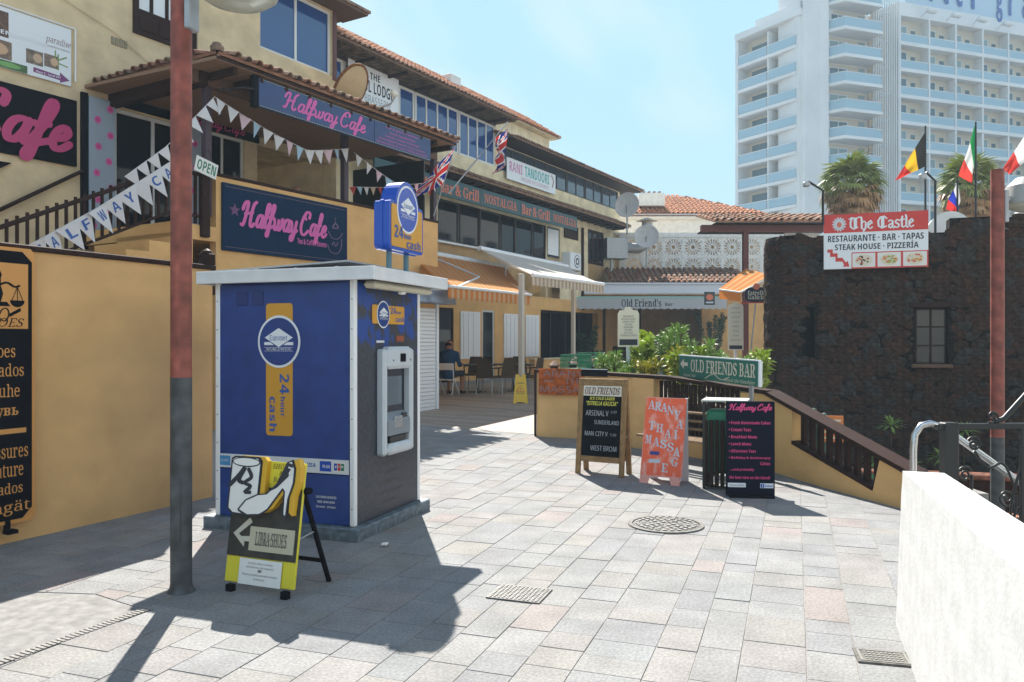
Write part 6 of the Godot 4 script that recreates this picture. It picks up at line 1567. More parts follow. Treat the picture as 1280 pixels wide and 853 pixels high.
func row_signs() -> void:
	var B := -4.0
	var s := thing("white_banner", "white banner with dark block letters across the top floor windows", "banner", row(5.48, 8.35, B + 0.10))
	part(s, "sheet", MB.new().cham(V(0, 0.58, 0), V(2.2, 1.16, 0.02), 0.003), M.sign_white)
	text(s, "THE", V(0.02, 0.92, 0.014), 0.45, 0.20, M.ink, "Droid Sans Bold")
	text(s, "SOUL LODGE", V(0.0, 0.60, 0.014), 1.7, 0.33, M.ink, "Droid Sans Bold")
	text(s, "BRASSERIE", V(0.15, 0.24, 0.014), 1.15, 0.22, mat(0.25, 0.30, 0.36, 0.6), "Droid Sans")
	var tn := thing("restaurant_banner", "white banner with teal and violet letters under the far windows", "banner", row(13.0, 7.62, B + 0.14))
	part(tn, "sheet", MB.new().cham(V(1.68, 0.40, 0), V(3.8, 0.80, 0.02), 0.003), M.sign_white)
	text(tn, "RANI", V(0.42, 0.50, 0.014), 0.95, 0.36, mat(0.55, 0.25, 0.45, 0.6), "Droid Sans Bold")
	text(tn, "TANDOORI", V(2.05, 0.50, 0.014), 1.95, 0.38, mat(0.04, 0.40, 0.42, 0.6), "Droid Sans Bold")
	text(tn, "INDIAN RESTAURANT", V(1.9, 0.17, 0.014), 2.2, 0.14, mat(0.50, 0.30, 0.42, 0.6), "Droid Sans")
	part(tn, "swirl", MB.new().stroke(curve(v2s([3.25, 0.70, 3.4, 0.5, 3.3, 0.25])), 0.08, 0.013), M.letter_slate)
	var f := thing("bar_fascia_sign", "long dark teal fascia with repeated coral lettering under the tiled canopy", "sign", row(11.0, 6.17, B + 0.75))
	part(f, "board", MB.new().cham(V(0.0, 0.29, 0), V(12.6, 0.56, 0.06), 0.008), M.teal_sign)
	part(f, "sign_joint", MB.new().span(V(-0.95, 0.02, 0.031), V(-0.91, 0.56, 0.036)).span(V(1.68, 0.02, 0.031), V(1.71, 0.56, 0.036)), M.dark_frame)
	for k in [["NOSTALGIA", -4.8, 1.9], ["Bar & Grill", -2.15, 2.2], ["NOSTALGIA", 0.35, 2.15], ["Bar & Grill", 2.85, 2.15], ["NOSTALGIA", 5.2, 2.0]]: text(f, k[0], V(k[1], 0.29, 0.036), k[2], 0.37 if k[0][0] == "B" else 0.30, M.coral, "Droid Serif Bold")
	# outdoor unit of an air conditioner
	var ac := thing("air_conditioner", "white air conditioning unit on the wall under the far windows", "air conditioner", row(17.9, 4.62, B + 0.22))
	part(ac, "case", MB.new().cham(V(0, 0.38, 0), V(1.0, 0.72, 0.40), 0.02), M.sign_white)
	part(ac, "fan_grille", MB.new().prism(ngon(0.12, 0.38, 0.27, 0.27, 20), 0.20, 0.21), M.dark_frame)
	for k in 3: part(ac, "grille_ring", MB.new().prism(ngon(0.12, 0.38, 0.24 - k * 0.08, 0.24 - k * 0.08, 16), 0.211 + k * 0.003, 0.213 + k * 0.003), M.sign_white if k % 2 == 0 else M.dark_frame)
	part(ac, "bracket", MB.new().span(V(-0.4, -0.04, -0.2), V(-0.34, 0.0, 0.2)).span(V(0.34, -0.04, -0.2), V(0.4, 0.0, 0.2)), M.galv)
	# satellite dishes and duct at the far corner
	for q in [["satellite_dish", "large pale satellite dish on a mast by the far corner", at(5.3, 7.85, 36.6), 0.58, 0.10, -25.0], ["satellite_dish", "lower grey satellite dish beside the duct elbow", at(6.1, 6.35, 36.2), 0.56, 0.25, -15.0]]:
		var d := thing(q[0], q[1], "satellite dish", Transform3D(Basis(Vector3.UP, deg_to_rad(q[5])), q[2]))
		var bowl := MB.new().lathe(Vector3(), [Vector2(0.0, 0.0), Vector2(q[3] * 0.4, 0.02), Vector2(q[3] * 0.75, 0.075), Vector2(q[3], 0.14), Vector2(q[3] - 0.02, 0.15), Vector2(q[3] * 0.72, 0.09), Vector2(0, 0.015)], 28)
		part(d, "dish", bowl, mat(0.58, 0.56, 0.55, 0.6, "faint", 1.0), Transform3D(Basis(Vector3.RIGHT, PI / 2 - q[4]), Vector3()))
		part(d, "mast", MB.new().cyl(V(0, -1.35, 0.10), V(0, 0.0, 0.10), 0.04), M.galv)
		part(d, "feed_arm", MB.new().tube([V(0, -0.1, 0.06), V(0.0, 0.02, 0.3)], 0.02), M.galv)
	var du := thing("vent_duct", "square galvanised ventilation duct with round elbow at the building corner", "duct", frame(4.75, 5.6, 36.9, 10))
	part(du, "plenum", MB.new().cham(V(0, 0.3, 0), V(1.0, 0.95, 0.8), 0.01), M.galv)
	part(du, "elbow", MB.new().tube([V(0.5, 0.35, 0), V(1.15, 0.35, 0), V(1.45, 0.5, 0), V(1.55, 0.85, 0), V(1.55, 1.5, 0)], 0.24, 0.24, 14), M.galv)
	part(du, "cowl", MB.new().lathe(V(1.55, 1.5, 0), [Vector2(0.24, 0), Vector2(0.24, 0.1), Vector2(0.5, 0.12), Vector2(0.0, 0.3)], 14), mat(0.5, 0.42, 0.32, 0.6))
	part(du, "pipe", MB.new().tube([V(-0.2, -0.2, 0.1), V(-0.2, -1.6, 0.1), V(0.0, -1.9, 0.1)], 0.07), M.galv)
	# rusty dish on the porch roof
	var rd := thing("rusty_dish", "rusty brown satellite dish above the cafe porch roof", "satellite dish", row(2.25, 7.65, -1.75))
	var tiltb := Basis(Vector3.UP, 0.25) * Basis(Vector3.RIGHT, -PI / 2 + 0.55)
	var rm := mat(0.56, 0.40, 0.22, 0.7, "faint", 1.0)
	part(rd, "dish", MB.new().lathe(Vector3(), [Vector2(0.0, 0.0), Vector2(0.32, 0.03), Vector2(0.56, 0.09), Vector2(0.50, 0.085), Vector2(0.0, 0.015)].slice(0, 3) + [Vector2(0.62, 0.12)], 30), rm, Transform3D(tiltb, Vector3()))
	part(rd, "rim", MB.new().lathe(V(0, 0.12, 0), [Vector2(0.60, -0.02), Vector2(0.66, -0.01), Vector2(0.66, 0.02), Vector2(0.60, 0.01)], 30), mat(0.34, 0.14, 0.05, 0.8, "patchy", 3.0), Transform3D(tiltb, Vector3()))
	part(rd, "feed_arm", MB.new().tube([V(0.1, -0.5, 0.0), V(0.45, -0.30, 0.75), V(0.5, -0.12, 0.85)], 0.025), M.galv)
	part(rd, "feed_horn", MB.new().cyl(V(0.5, -0.12, 0.86), V(0.46, 0.0, 0.80), 0.07), M.cream_text)
	part(rd, "mast", MB.new().cyl(V(0, -1.1, -0.1), V(0, 0, -0.1), 0.04), M.galv)
	awnings()

func stripes(p: Node, a: Vector3, b: Vector3, c: Vector3, d: Vector3, n: int, mats: Array, sag := 0.0) -> void:
	# a-b along the wall, d-c along the front bar; strips of cloth as seen on the awning
	for i in n:
		var u0 := float(i) / n; var u1 := float(i + 1) / n
		var m := MB.new().grid(func(u, v): return a.lerp(b, lerp(u0, u1, u)).lerp(d.lerp(c, lerp(u0, u1, u)), v) + Vector3.DOWN * sag * sin(PI * v), 1, 5)
		part(p, "stripe", m, mats[i % mats.size()])

func awnings() -> void:
	# orange striped awning over the cafe tables
	var t := thing("orange_awning", "orange striped awning drawn out over the tables", "awning", ROW)
	var a := V(3.4, 4.29, -3.95); var b := V(10.3, 4.27, -3.95); var c := V(4.6, 2.92, 1.9); var d := V(0.95, 2.92, 2.0)
	a = V(3.6, 3.95, -1.2); b = V(9.0, 3.95, -1.6); c = V(4.45, 2.76, 1.9); d = V(0.95, 2.76, 1.95)
	stripes(t, a, b, c, d, 34, [M.canvas_orange, cloth(0.46, 0.27, 0.13)], 0.06)
	for i in 34:
		var p := d.lerp(c, (i + 0.5) / 34.0)
		part(t, "valance", MB.new().prism(PackedVector2Array(v2s([-0.053, 0, 0.053, 0, 0.053, -0.20, 0.0, -0.26, -0.053, -0.20])), -0.004, 0.004), [M.canvas_orange, cloth(0.56, 0.38, 0.22)][i % 2], T(p.x, p.y, p.z))
	part(t, "front_bar", MB.new().tube([d, c], 0.035), M.grey_white)
	part(t, "cassette", MB.new().tube([a, b], 0.09), M.grey_white)
	part(t, "folding_arm", MB.new().tube([a.lerp(b, 0.1), a.lerp(c, 0.5) + V(0.5, -0.1, 0), d.lerp(c, 0.1)], 0.03).tube([b, b.lerp(c, 0.5) + V(-0.6, -0.1, 0), c], 0.03), M.grey_white)
	for q in [0.05, 0.5, 0.95]: part(t, "wall_arm", MB.new().tube([a.lerp(b, q), a.lerp(b, q) + V(0.5, 0.35, -2.4)], 0.04), M.grey_white)
	# pale awning on posts further along
	var w := thing("white_awning", "cream awning with striped valance on two posts", "awning", ROW)
	var e := V(7.2, 4.35, -1.4); var f := V(13.6, 4.35, -1.8); var g := V(7.75, 3.20, 2.3); var h := V(4.25, 3.22, 2.05)
	stripes(w, e, f, g, h, 8, [M.canvas_white], 0.05)
	for i in 40:
		var p := h.lerp(g, (i + 0.5) / 40.0)
		part(w, "valance", MB.new().span(V(-0.044, -0.24, -0.004), V(0.044, 0, 0.004)), [M.canvas_white, cloth(0.46, 0.36, 0.27)][i % 2], T(p.x, p.y, p.z))
	part(w, "front_bar", MB.new().tube([h, g], 0.05), M.white)
	part(w, "cassette", MB.new().tube([e, f], 0.08), M.white)
	part(w, "side_flap", MB.new().tri(e, h, e.lerp(h, 0.5) + V(0, -0.12, 0), Vector3.BACK), M.canvas_white)
	for q in [["awning_post", "cream square awning post with caution sign at its foot", frame(0.22, 0.25, 18.42, 59), 2.95, 0.11], ["awning_post", "slim cream awning post behind the green baskets", frame(1.70, 0.29, 22.2, 59), 2.85, 0.10]]:
		var p := thing(q[0], q[1], "post", q[2], "awning posts on the deck")
		part(p, "shaft", MB.new().cham(V(0, q[3] / 2, 0), V(q[4], q[3], q[4]), 0.01), mat(0.50, 0.46, 0.40, 0.5))
		part(p, "base_plate", MB.new().cham(V(0, 0.01, 0), V(0.2, 0.02, 0.2), 0.004), M.galv)
	# orange awning near the tower
	var o := thing("small_orange_awning", "sun faded orange awning folded out beside the stone tower", "awning", frame(6.3, 0, 22.6))
	stripes(o, V(0.5, 3.75, -0.6), V(0.95, 3.50, 0.2), V(-0.1, 2.98, 0.9), V(-0.55, 3.1, 0.4), 8, [M.canvas_orange, cloth(0.56, 0.33, 0.14)])
	stripes(o, V(0.95, 3.50, 0.2), V(0.5, 3.72, -0.62), V(-0.5, 3.06, 0.4), V(-0.1, 2.93, 0.9), 4, [cloth(0.5, 0.30, 0.14)])
	part(o, "valance", MB.new().quad(V(-0.55, 3.1, 0.41), V(-0.1, 2.98, 0.91), V(-0.1, 2.72, 0.91), V(-0.55, 2.82, 0.41), Vector3.BACK), M.canvas_orange)
	part(o, "post", MB.new().cyl(V(0.98, -1.0, 0.2), V(0.98, 4.3, 0.2), 0.05), M.galv)
	part(o, "frame_bar", MB.new().tube([V(-0.1, 2.97, 0.9), V(0.95, 3.45, 0.2)], 0.025).tube([V(-0.55, 3.08, 0.4), V(-0.1, 2.97, 0.9)], 0.025), M.white)
	var es := thing("beer_sign", "round topped dark beer sign hung beside the stone tower", "sign", frame(6.48, 2.72, 21.6, -8))
	part(es, "board", MB.new().prism(round_rect(0.12, 0.18, 0.62, 0.40, 0.16), -0.03, 0.0), mat(0.02, 0.02, 0.035, 0.4))
	part(es, "red_edge", MB.new().span(V(-0.3, -0.05, -0.02), V(0.65, -0.02, 0.02)), M.red)
	part(es, "crest", MB.new().prism(ngon(0.12, 0.40, 0.09, 0.09, 12), -0.02, 0.005), M.coral)
	text(es, "Estrella", V(0.12, 0.23, 0.004), 0.46, 0.12, M.cream_text, "Droid Serif Bold")
	text(es, "Galicia", V(0.12, 0.11, 0.004), 0.44, 0.11, M.cream_text, "Droid Serif Bold")
	part(es, "hanger", MB.new().cyl(V(0.1, -0.05, -0.02), V(-0.05, -1.6, -0.02), 0.02), M.galv)
	var bs := thing("hanging_square_sign", "small dark square sign hung from the awning edge", "sign", frame(8.2, 3.2, 33.2))
	part(bs, "board", MB.new().cham(V(0, 0.22, 0), V(0.44, 0.54, 0.06), 0.01), mat(0.02, 0.04, 0.04, 0.4))
	part(bs, "emblem", MB.new().prism(ngon(0, 0.27, 0.15, 0.13, 14), 0.03, 0.034), M.coral)
	part(bs, "label", MB.new().span(V(-0.15, 0.02, 0.03), V(0.15, 0.08, 0.034)), M.letter_grey)

func bunting(label: String, pts: Array, count: int, size: float, mats: Array, letters := "", sag := 0.0) -> void:
	var t := thing("bunting", label, "bunting", Transform3D(Basis(), pts[0]), "strings of bunting on the cafe terrace")
	var o: Vector3 = pts[0]
	var c := Curve3D.new()
	for p in pts: c.add_point(p - o)
	var ln := c.get_baked_length()
	var path := []
	for i in 25:
		var q := c.sample_baked(ln * i / 24.0)
		path.append(q + Vector3.DOWN * sag * sin(PI * i / 24.0))
	part(t, "string", MB.new().tube(path, 0.006, 0.006, 5), M.cloth_white)
	for i in count:
		var f := (i + 0.5) / count
		var k := f * 24.0
		var a: Vector3 = path[int(k)].lerp(path[min(int(k) + 1, 24)], k - int(k))
		var g: Vector3 = (path[min(int(k) + 1, 24)] - path[int(k)]).normalized()
		var out := g.cross(Vector3.UP).normalized()
		var b := Basis(g, out.cross(g).normalized(), out) * Basis(Vector3.UP, rng.randf_range(-0.35, 0.35)) * Basis(Vector3.RIGHT, rng.randf_range(-0.12, 0.12))
		var w := size * 0.42 * rng.randf_range(0.94, 1.06)
		var fl := part(t, "pennant", MB.new().prism(PackedVector2Array([Vector2(-w, 0), Vector2(rng.randf_range(-0.02, 0.02), -size), Vector2(w, 0)]), -0.002, 0.002), mats[i % mats.size()], Transform3D(b, a))
		if i < letters.length() and letters[i] != " ":
			text(fl, letters[i], V(0, -size * 0.30, 0.006), size * 0.30, size * 0.36, M.ink_blue, "Droid Sans Bold", 0.0, 0.0, Basis(), "letter")

func buntings() -> void:
	var w := [M.cloth_white]
	var mix := [M.cloth_white, M.cloth_white, M.cloth_pink, M.cloth_blue]
	bunting("white bunting spelling letters along the stair rail", [row(-6.39, 2.92, 0.14).origin, row(-5.38, 3.59, 0.14).origin, row(-4.15, 4.51, 0.14).origin], 10, 0.42, w, "HALFWAY CA")
	bunting("white bunting rising steeply behind the red lamp post", [row(-4.9, 4.15, 0.10).origin, row(-4.2, 4.75, 0.12).origin, row(-3.42, 5.72, 0.3).origin], 9, 0.26, w)
	bunting("pale mixed bunting swagged across the cafe porch", [row(-3.42, 5.72, 0.3).origin, row(-2.2, 5.52, 0.25).origin, row(-1.2, 5.38, 0.2).origin, row(0.05, 5.60, 0.1).origin], 13, 0.27, mix, "", 0.10)
	bunting("small bunting at the far bay of the porch", [row(0.2, 5.55, 0.1).origin, row(1.6, 5.25, 0.1).origin, row(3.1, 5.45, 0.1).origin], 9, 0.24, mix, "", 0.12)
	bunting("multicoloured bunting hung along a dark beam at the terrace end", [row(0.6, 4.98, -0.6).origin, row(3.15, 5.30, -0.1).origin], 14, 0.18, [cloth(0.6, 0.5, 0.35), cloth(0.5, 0.08, 0.06), M.cloth_blue, M.cloth_white])

func flag_cloth(p: Node, corners: Array, paint: Callable, nu: int, nv: int, wave: float, ph: float) -> void:
	# corners: hoist top, fly top, fly bottom, hoist bottom
	var nrm: Vector3 = (corners[1] - corners[0]).cross(corners[3] - corners[0]).normalized()
	part(p, "cloth", MB.new().grid(func(u, v):
		var q: Vector3 = corners[0].lerp(corners[1], u).lerp(corners[3].lerp(corners[2], u), v)
		return q + nrm * wave * sin(u * 7.0 + v * 3.0 + ph) * (0.25 + u) + nrm * wave * 0.5 * sin(v * 9.0 + ph * 2.0) * u, nu, nv, paint), M.flag)

func flags() -> void:
	var tri := func(cols: Array): return func(u: float, _v: float) -> Color: return cols[int(clamp(u * 3.0, 0, 2))]
	var tri_h := func(cols: Array): return func(_u: float, v: float) -> Color: return cols[int(clamp(v * 3.0, 0, 2))]
	var uk := func(u: float, v: float) -> Color:
		var x := u - 0.5; var y := (v - 0.5) * 0.6
		if abs(x) < 0.06 or abs(y) < 0.06: return Color(0.50, 0.03, 0.03)
		if abs(x) < 0.10 or abs(y) < 0.10: return Color(0.66, 0.66, 0.68)
		var q: float = min(abs(x * 0.6 - y), abs(x * 0.6 + y)) / 1.166
		if q < 0.022: return Color(0.50, 0.03, 0.03)
		if q < 0.06: return Color(0.66, 0.66, 0.68)
		return Color(0.02, 0.03, 0.22)
	var d := 19.5
	var P := func(px: float, py: float, dd: float) -> Vector3: return Vector3((px - 640.0) * dd * 0.001, 1.65 + (427.0 - py) * dd * 0.001, -dd)
	var list := [
		["black, yellow and red tricolour flag flying from the castle roof", [1157, 165, 1118, 228, 1129, 222, 1158, 208], tri.call([Color(0.03, 0.028, 0.03), Color(0.70, 0.42, 0.03), Color(0.58, 0.05, 0.04)]), 1157, 158],
		["green, white and red tricolour flag hanging beside the palm", [1219, 157, 1199, 221, 1214, 229, 1220, 200], tri.call([Color(0.02, 0.26, 0.08), Color(0.70, 0.70, 0.70), Color(0.58, 0.06, 0.05)]), 1220, 153],
		["white, blue and red striped flag drooping low on the battlement", [1197, 226, 1182, 262, 1196, 268, 1201, 252], tri.call([Color(0.70, 0.70, 0.72), Color(0.03, 0.05, 0.40), Color(0.55, 0.04, 0.04)]), 1197, 223],
		["blue, white and red tricolour flag flying above the lamp post top", [1300, 140, 1253, 214, 1262, 219, 1302, 185], tri.call([Color(0.04, 0.04, 0.34), Color(0.70, 0.70, 0.70), Color(0.58, 0.06, 0.05)]), 1301, 135],
		["pale flag with blue corner hanging at the lamp head", [1300, 225, 1267, 268, 1290, 273, 1302, 262], tri.call([Color(0.62, 0.66, 0.72), Color(0.12, 0.22, 0.55), Color(0.66, 0.68, 0.72)]), 1301, 220],
	]
	for q in list:
		var dd: float = d - 0.4 * list.find(q)
		var base: Vector3 = P.call(q[3], 300, dd)
		var t := thing("flag", q[0], "flag", Transform3D(Basis(), base), "flags on the castle roof")
		var c := []
		for i in 4: c.append(P.call(q[1][i * 2], q[1][i * 2 + 1], dd + (0.25 if i in [1, 2] else 0.0)) - base)
		flag_cloth(t, c, q[2], 24, 12, 0.06, list.find(q) * 1.7)
		part(t, "pole", MB.new().cyl(V(0, -0.5, 0), P.call(q[3], q[4], dd) - base, 0.028, 0.02), M.iron)
	# union flags on the arcade
	var a := row(8.5, 7.0, -3.0).origin
	var t1 := thing("union_flag", "limp union flag on a slanting pole below the top floor windows", "flag", Transform3D(Basis(), a), "union flags along the arcade")
	var top: Vector3 = row(9.75, 8.62, -2.0).origin - a
	flag_cloth(t1, [top, row(8.45, 7.55, -1.8).origin - a, row(8.95, 6.85, -1.8).origin - a, row(9.75, 7.55, -2.1).origin - a], uk, 30, 20, 0.16, 0.7)
	part(t1, "pole", MB.new().cyl(row(7.9, 6.2, -3.0).origin - a, top + V(0.02, 0.1, 0), 0.025, 0.018), M.galv)
	var b := row(2.9, 5.7, 0.3).origin
	var t2 := thing("union_flag", "union flag furled at the end of the cafe porch", "flag", Transform3D(Basis(), b), "union flags along the arcade")
	flag_cloth(t2, [row(3.2, 6.2, 0.5).origin - b, row(1.95, 5.15, 0.5).origin - b, row(1.75, 4.82, 0.5).origin - b, row(2.65, 5.25, 0.6).origin - b], uk, 30, 20, 0.10, 2.0)
	part(t2, "pole", MB.new().cyl(row(2.95, 4.6, 0.1).origin - b, row(3.25, 6.3, 0.52).origin - b, 0.015), M.galv)
	# lamp arm at the end of the signboard
	var la := thing("flood_lamp", "small flood lamp on a bent arm above the name board", "lamp", frame(6.25, 4.2, 16.2))
	part(la, "arm", MB.new().tube([V(0.05, -0.2, 0), V(0.05, 0.50, 0), V(-0.28, 0.66, 0.1)], 0.025), M.iron)
	part(la, "head", MB.new().cham(V(-0.33, 0.60, 0.12), V(0.12, 0.10, 0.12), 0.02), M.galv)
	var lb := thing("flood_lamp", "small flood lamp on a mast beside the tricolour poles", "lamp", frame(9.0, 4.1, 17.0))
	part(lb, "arm", MB.new().tube([V(0.0, -0.4, 0), V(0.0, 0.95, 0), V(-0.25, 1.12, 0.1)], 0.025), M.iron)
	part(lb, "head", MB.new().cham(V(-0.33, 1.02, 0.12), V(0.14, 0.12, 0.12), 0.02), M.galv)

# --- people: one continuous surface from tapered bones
func body(bones: Array, cell: float, blend: float) -> MB:
	var lo := Vector3.ONE * 99.0; var hi := -lo
	for b in bones:
		for k in 2:
			var r: float = b[2 + k] + cell * 2.0
			lo = lo.min(b[k] - Vector3.ONE * r); hi = hi.max(b[k] + Vector3.ONE * r)
	var n := Vector3i(((hi - lo) / cell).ceil())
	var f := PackedFloat32Array(); f.resize(n.x * n.y * n.z); f.fill(1.0)
	for z in n.z:
		for y in n.y:
			for x in n.x:
				var p := lo + Vector3(x, y, z) * cell
				var d := 1.0
				for b in bones:
					var ab: Vector3 = b[1] - b[0]
					var h: float = clamp((p - b[0]).dot(ab) / max(ab.length_squared(), 1e-6), 0.0, 1.0)
					var e: float = (p - b[0] - ab * h).length() - lerp(b[2], b[3], h)
					var k: float = max(blend - abs(d - e), 0.0)
					d = min(d, e) - k * k / (4.0 * blend)
				f[x + n.x * (y + n.y * z)] = d
	var vid := {}
	var vs := []
	var out := MB.new()
	for z in n.z - 1:
		for y in n.y - 1:
			for x in n.x - 1:
				var acc := Vector3(); var c := 0
				var base := x + n.x * (y + n.y * z)
				var val := []
				for k in 8: val.append(f[base + (k & 1) + n.x * ((k >> 1) & 1) + n.x * n.y * ((k >> 2) & 1)])
				for e in [[0, 1], [2, 3], [4, 5], [6, 7], [0, 2], [1, 3], [4, 6], [5, 7], [0, 4], [1, 5], [2, 6], [3, 7]]:
					var A: float = val[e[0]]; var B: float = val[e[1]]
					if (A < 0.0) != (B < 0.0):
						var t := A / (A - B)
						acc += Vector3(e[0] & 1, (e[0] >> 1) & 1, (e[0] >> 2) & 1).lerp(Vector3(e[1] & 1, (e[1] >> 1) & 1, (e[1] >> 2) & 1), t); c += 1
				if c:
					vid[base] = vs.size()
					var g := Vector3(val[1] - val[0] + val[3] - val[2] + val[5] - val[4] + val[7] - val[6], val[2] - val[0] + val[3] - val[1] + val[6] - val[4] + val[7] - val[5], val[4] - val[0] + val[5] - val[1] + val[6] - val[2] + val[7] - val[3])
					var p := lo + (Vector3(x, y, z) + acc / c) * cell
					var best := 9.0; var col := Color(1, 1, 1)
					for b in bones:
						var ab: Vector3 = b[1] - b[0]
						var h: float = clamp((p - b[0]).dot(ab) / max(ab.length_squared(), 1e-6), 0.0, 1.0)
						var e: float = (p - b[0] - ab * h).length() - lerp(b[2], b[3], h)
						if e < best: best = e; col = b[4]
					vs.append([p, g.normalized(), col])
	var st := [1, n.x, n.x * n.y]
	for z in range(1, n.z - 1):
		for y in range(1, n.y - 1):
			for x in range(1, n.x - 1):
				var base := x + n.x * (y + n.y * z)
				for ax in 3:
					if (f[base] < 0.0) == (f[base + st[ax]] < 0.0): continue
					var s1: int = st[(ax + 1) % 3]; var s2: int = st[(ax + 2) % 3]
					var q := []
					for k in [base, base - s1, base - s1 - s2, base - s2]:
						if vid.has(k): q.append(vs[vid[k]])
					if q.size() < 4: continue
					out.col = q[0][2]
					out.smooth(q[0][0], q[1][0], q[2][0], q[0][1], q[1][1], q[2][1])
					out.smooth(q[0][0], q[2][0], q[3][0], q[0][1], q[2][1], q[3][1])
	return out

func terrace_life() -> void:
	# man seated with his back to the square
	var skin := Color(0.36, 0.19, 0.12); var shirt := Color(0.022, 0.06, 0.15); var shorts := Color(0.035, 0.04, 0.055); var shoe := Color(0.03, 0.03, 0.03)
	var bones := [
		[V(0, 0.53, 0.02), V(0, 0.80, 0.02), 0.165, 0.15, shirt], [V(-0.07, 0.98, 0.0), V(0.07, 0.98, 0.0), 0.15, 0.15, shirt], [V(0, 0.80, 0.02), V(0, 1.0, 0.0), 0.15, 0.16, shirt],
		[V(-0.10, 1.05, 0.0), V(-0.20, 1.03, 0.0), 0.07, 0.068, shirt], [V(0.10, 1.05, 0.0), V(0.20, 1.03, 0.0), 0.07, 0.068, shirt],
		[V(0, 1.06, 0.0), V(0, 1.18, -0.02), 0.062, 0.056, skin], [V(0, 1.22, -0.03), V(0, 1.29, -0.02), 0.078, 0.09, skin], [V(0, 1.20, -0.10), V(0, 1.22, -0.125), 0.03, 0.012, skin],
		[V(-0.095, 1.25, -0.02), V(-0.10, 1.27, -0.02), 0.02, 0.016, skin], [V(0.095, 1.25, -0.02), V(0.10, 1.27, -0.02), 0.02, 0.016, skin],
		[V(-0.20, 1.03, 0.0), V(-0.25, 0.76, -0.06), 0.062, 0.05, shirt], [V(-0.25, 0.76, -0.06), V(-0.14, 0.76, -0.30), 0.046, 0.034, skin],
		[V(0.20, 1.03, 0.0), V(0.27, 0.76, -0.06), 0.062, 0.05, shirt], [V(0.27, 0.76, -0.06), V(0.20, 0.78, -0.32), 0.046, 0.034, skin],
		[V(-0.10, 0.52, 0.0), V(-0.17, 0.54, -0.42), 0.095, 0.072, shorts], [V(0.10, 0.52, 0.0), V(0.19, 0.54, -0.42), 0.095, 0.072, shorts],
		[V(-0.17, 0.52, -0.43), V(-0.16, 0.09, -0.38), 0.062, 0.04, skin], [V(0.19, 0.52, -0.43), V(0.20, 0.09, -0.38), 0.062, 0.04, skin],
		[V(-0.16, 0.045, -0.36), V(-0.17, 0.035, -0.55), 0.045, 0.035, shoe], [V(0.20, 0.045, -0.36), V(0.21, 0.035, -0.55), 0.045, 0.035, shoe]]
	for sg in [-1.0, 1.0]:
		var hx: float = -0.14 if sg < 0 else 0.20
		bones.append([V(hx, 0.775, -0.32), V(hx - sg * 0.01, 0.77, -0.39), 0.034, 0.03, skin])
		for k in 4: bones.append([V(hx - 0.026 + k * 0.018, 0.77, -0.40), V(hx - 0.03 + k * 0.02, 0.755, -0.47 + abs(k - 1.5) * 0.01), 0.011, 0.009, skin])
		bones.append([V(hx - sg * 0.03, 0.77, -0.36), V(hx - sg * 0.06, 0.765, -0.41), 0.012, 0.010, skin])
	var pm := mat(1, 1, 1, 0.8); pm.vertex_color_use_as_albedo = true
	var bm := body(bones, 0.021, 0.05).mesh()
	var hair := MB.new()
	hair.grid(func(u, v):
		var a: float = lerp(-0.35, PI + 0.35, u); var e: float = lerp(0.05, PI * 0.5, v)
		return V(cos(a) * cos(e) * 0.098, 1.275 + sin(e) * 0.115 - (1.0 - v) * 0.03, -0.022 + sin(a) * cos(e) * 0.105), 16, 8)
	var hm := mat(0.018, 0.013, 0.011, 0.9)
	hm.cull_mode = BaseMaterial3D.CULL_DISABLED
	var X := frame(-1.60, 0.285, 20.3, -18)
	var p := thing("person", "person in a dark blue shirt seated at the table, seen from behind", "person", X)
	part(p, "body", bm, pm); part(p, "hair", hair.mesh(), hm)
	# second guest, just head and shoulders above the terrace parapet
	var p2 := thing("person", "person resting behind the terrace parapet, only the head showing", "person", row(-0.55, 3.42, -0.75) * Transform3D(Basis(Vector3.UP, 1.2), Vector3()))
	part(p2, "body", bm, pm); part(p2, "hair", hair.mesh(), hm)
	var st := thing("bench_seat", "plain timber bench behind the terrace parapet", "bench", row(-0.55, 3.60, -0.75))
	part(st, "seat", MB.new().cham(V(0, 0.22, 0.05), V(1.2, 0.05, 0.4), 0.01), M.brown); part(st, "leg", MB.new().cham(V(-0.5, 0.1, 0.05), V(0.06, 0.2, 0.36), 0.01).cham(V(0.5, 0.1, 0.05), V(0.06, 0.2, 0.36), 0.01), M.brown)
	# white folding chair under him
	var c := thing("folding_chair", "white folding chair carrying the seated person", "chair", X)
	part(c, "seat", MB.new().cham(V(0, 0.385, 0.0), V(0.42, 0.03, 0.40), 0.012), M.white)
	part(c, "backrest", MB.new().cham(V(0, 0.72, 0.235), V(0.44, 0.17, 0.03), 0.012), M.white)
	for sg in [-1.0, 1.0]:
		part(c, "back_leg", MB.new().tube([V(sg * 0.205, 0.0, 0.30), V(sg * 0.205, 0.40, 0.19), V(sg * 0.205, 0.80, 0.24)], 0.013), M.white)
		part(c, "front_leg", MB.new().tube([V(sg * 0.20, 0.0, -0.22), V(sg * 0.20, 0.40, 0.12)], 0.013), M.white)
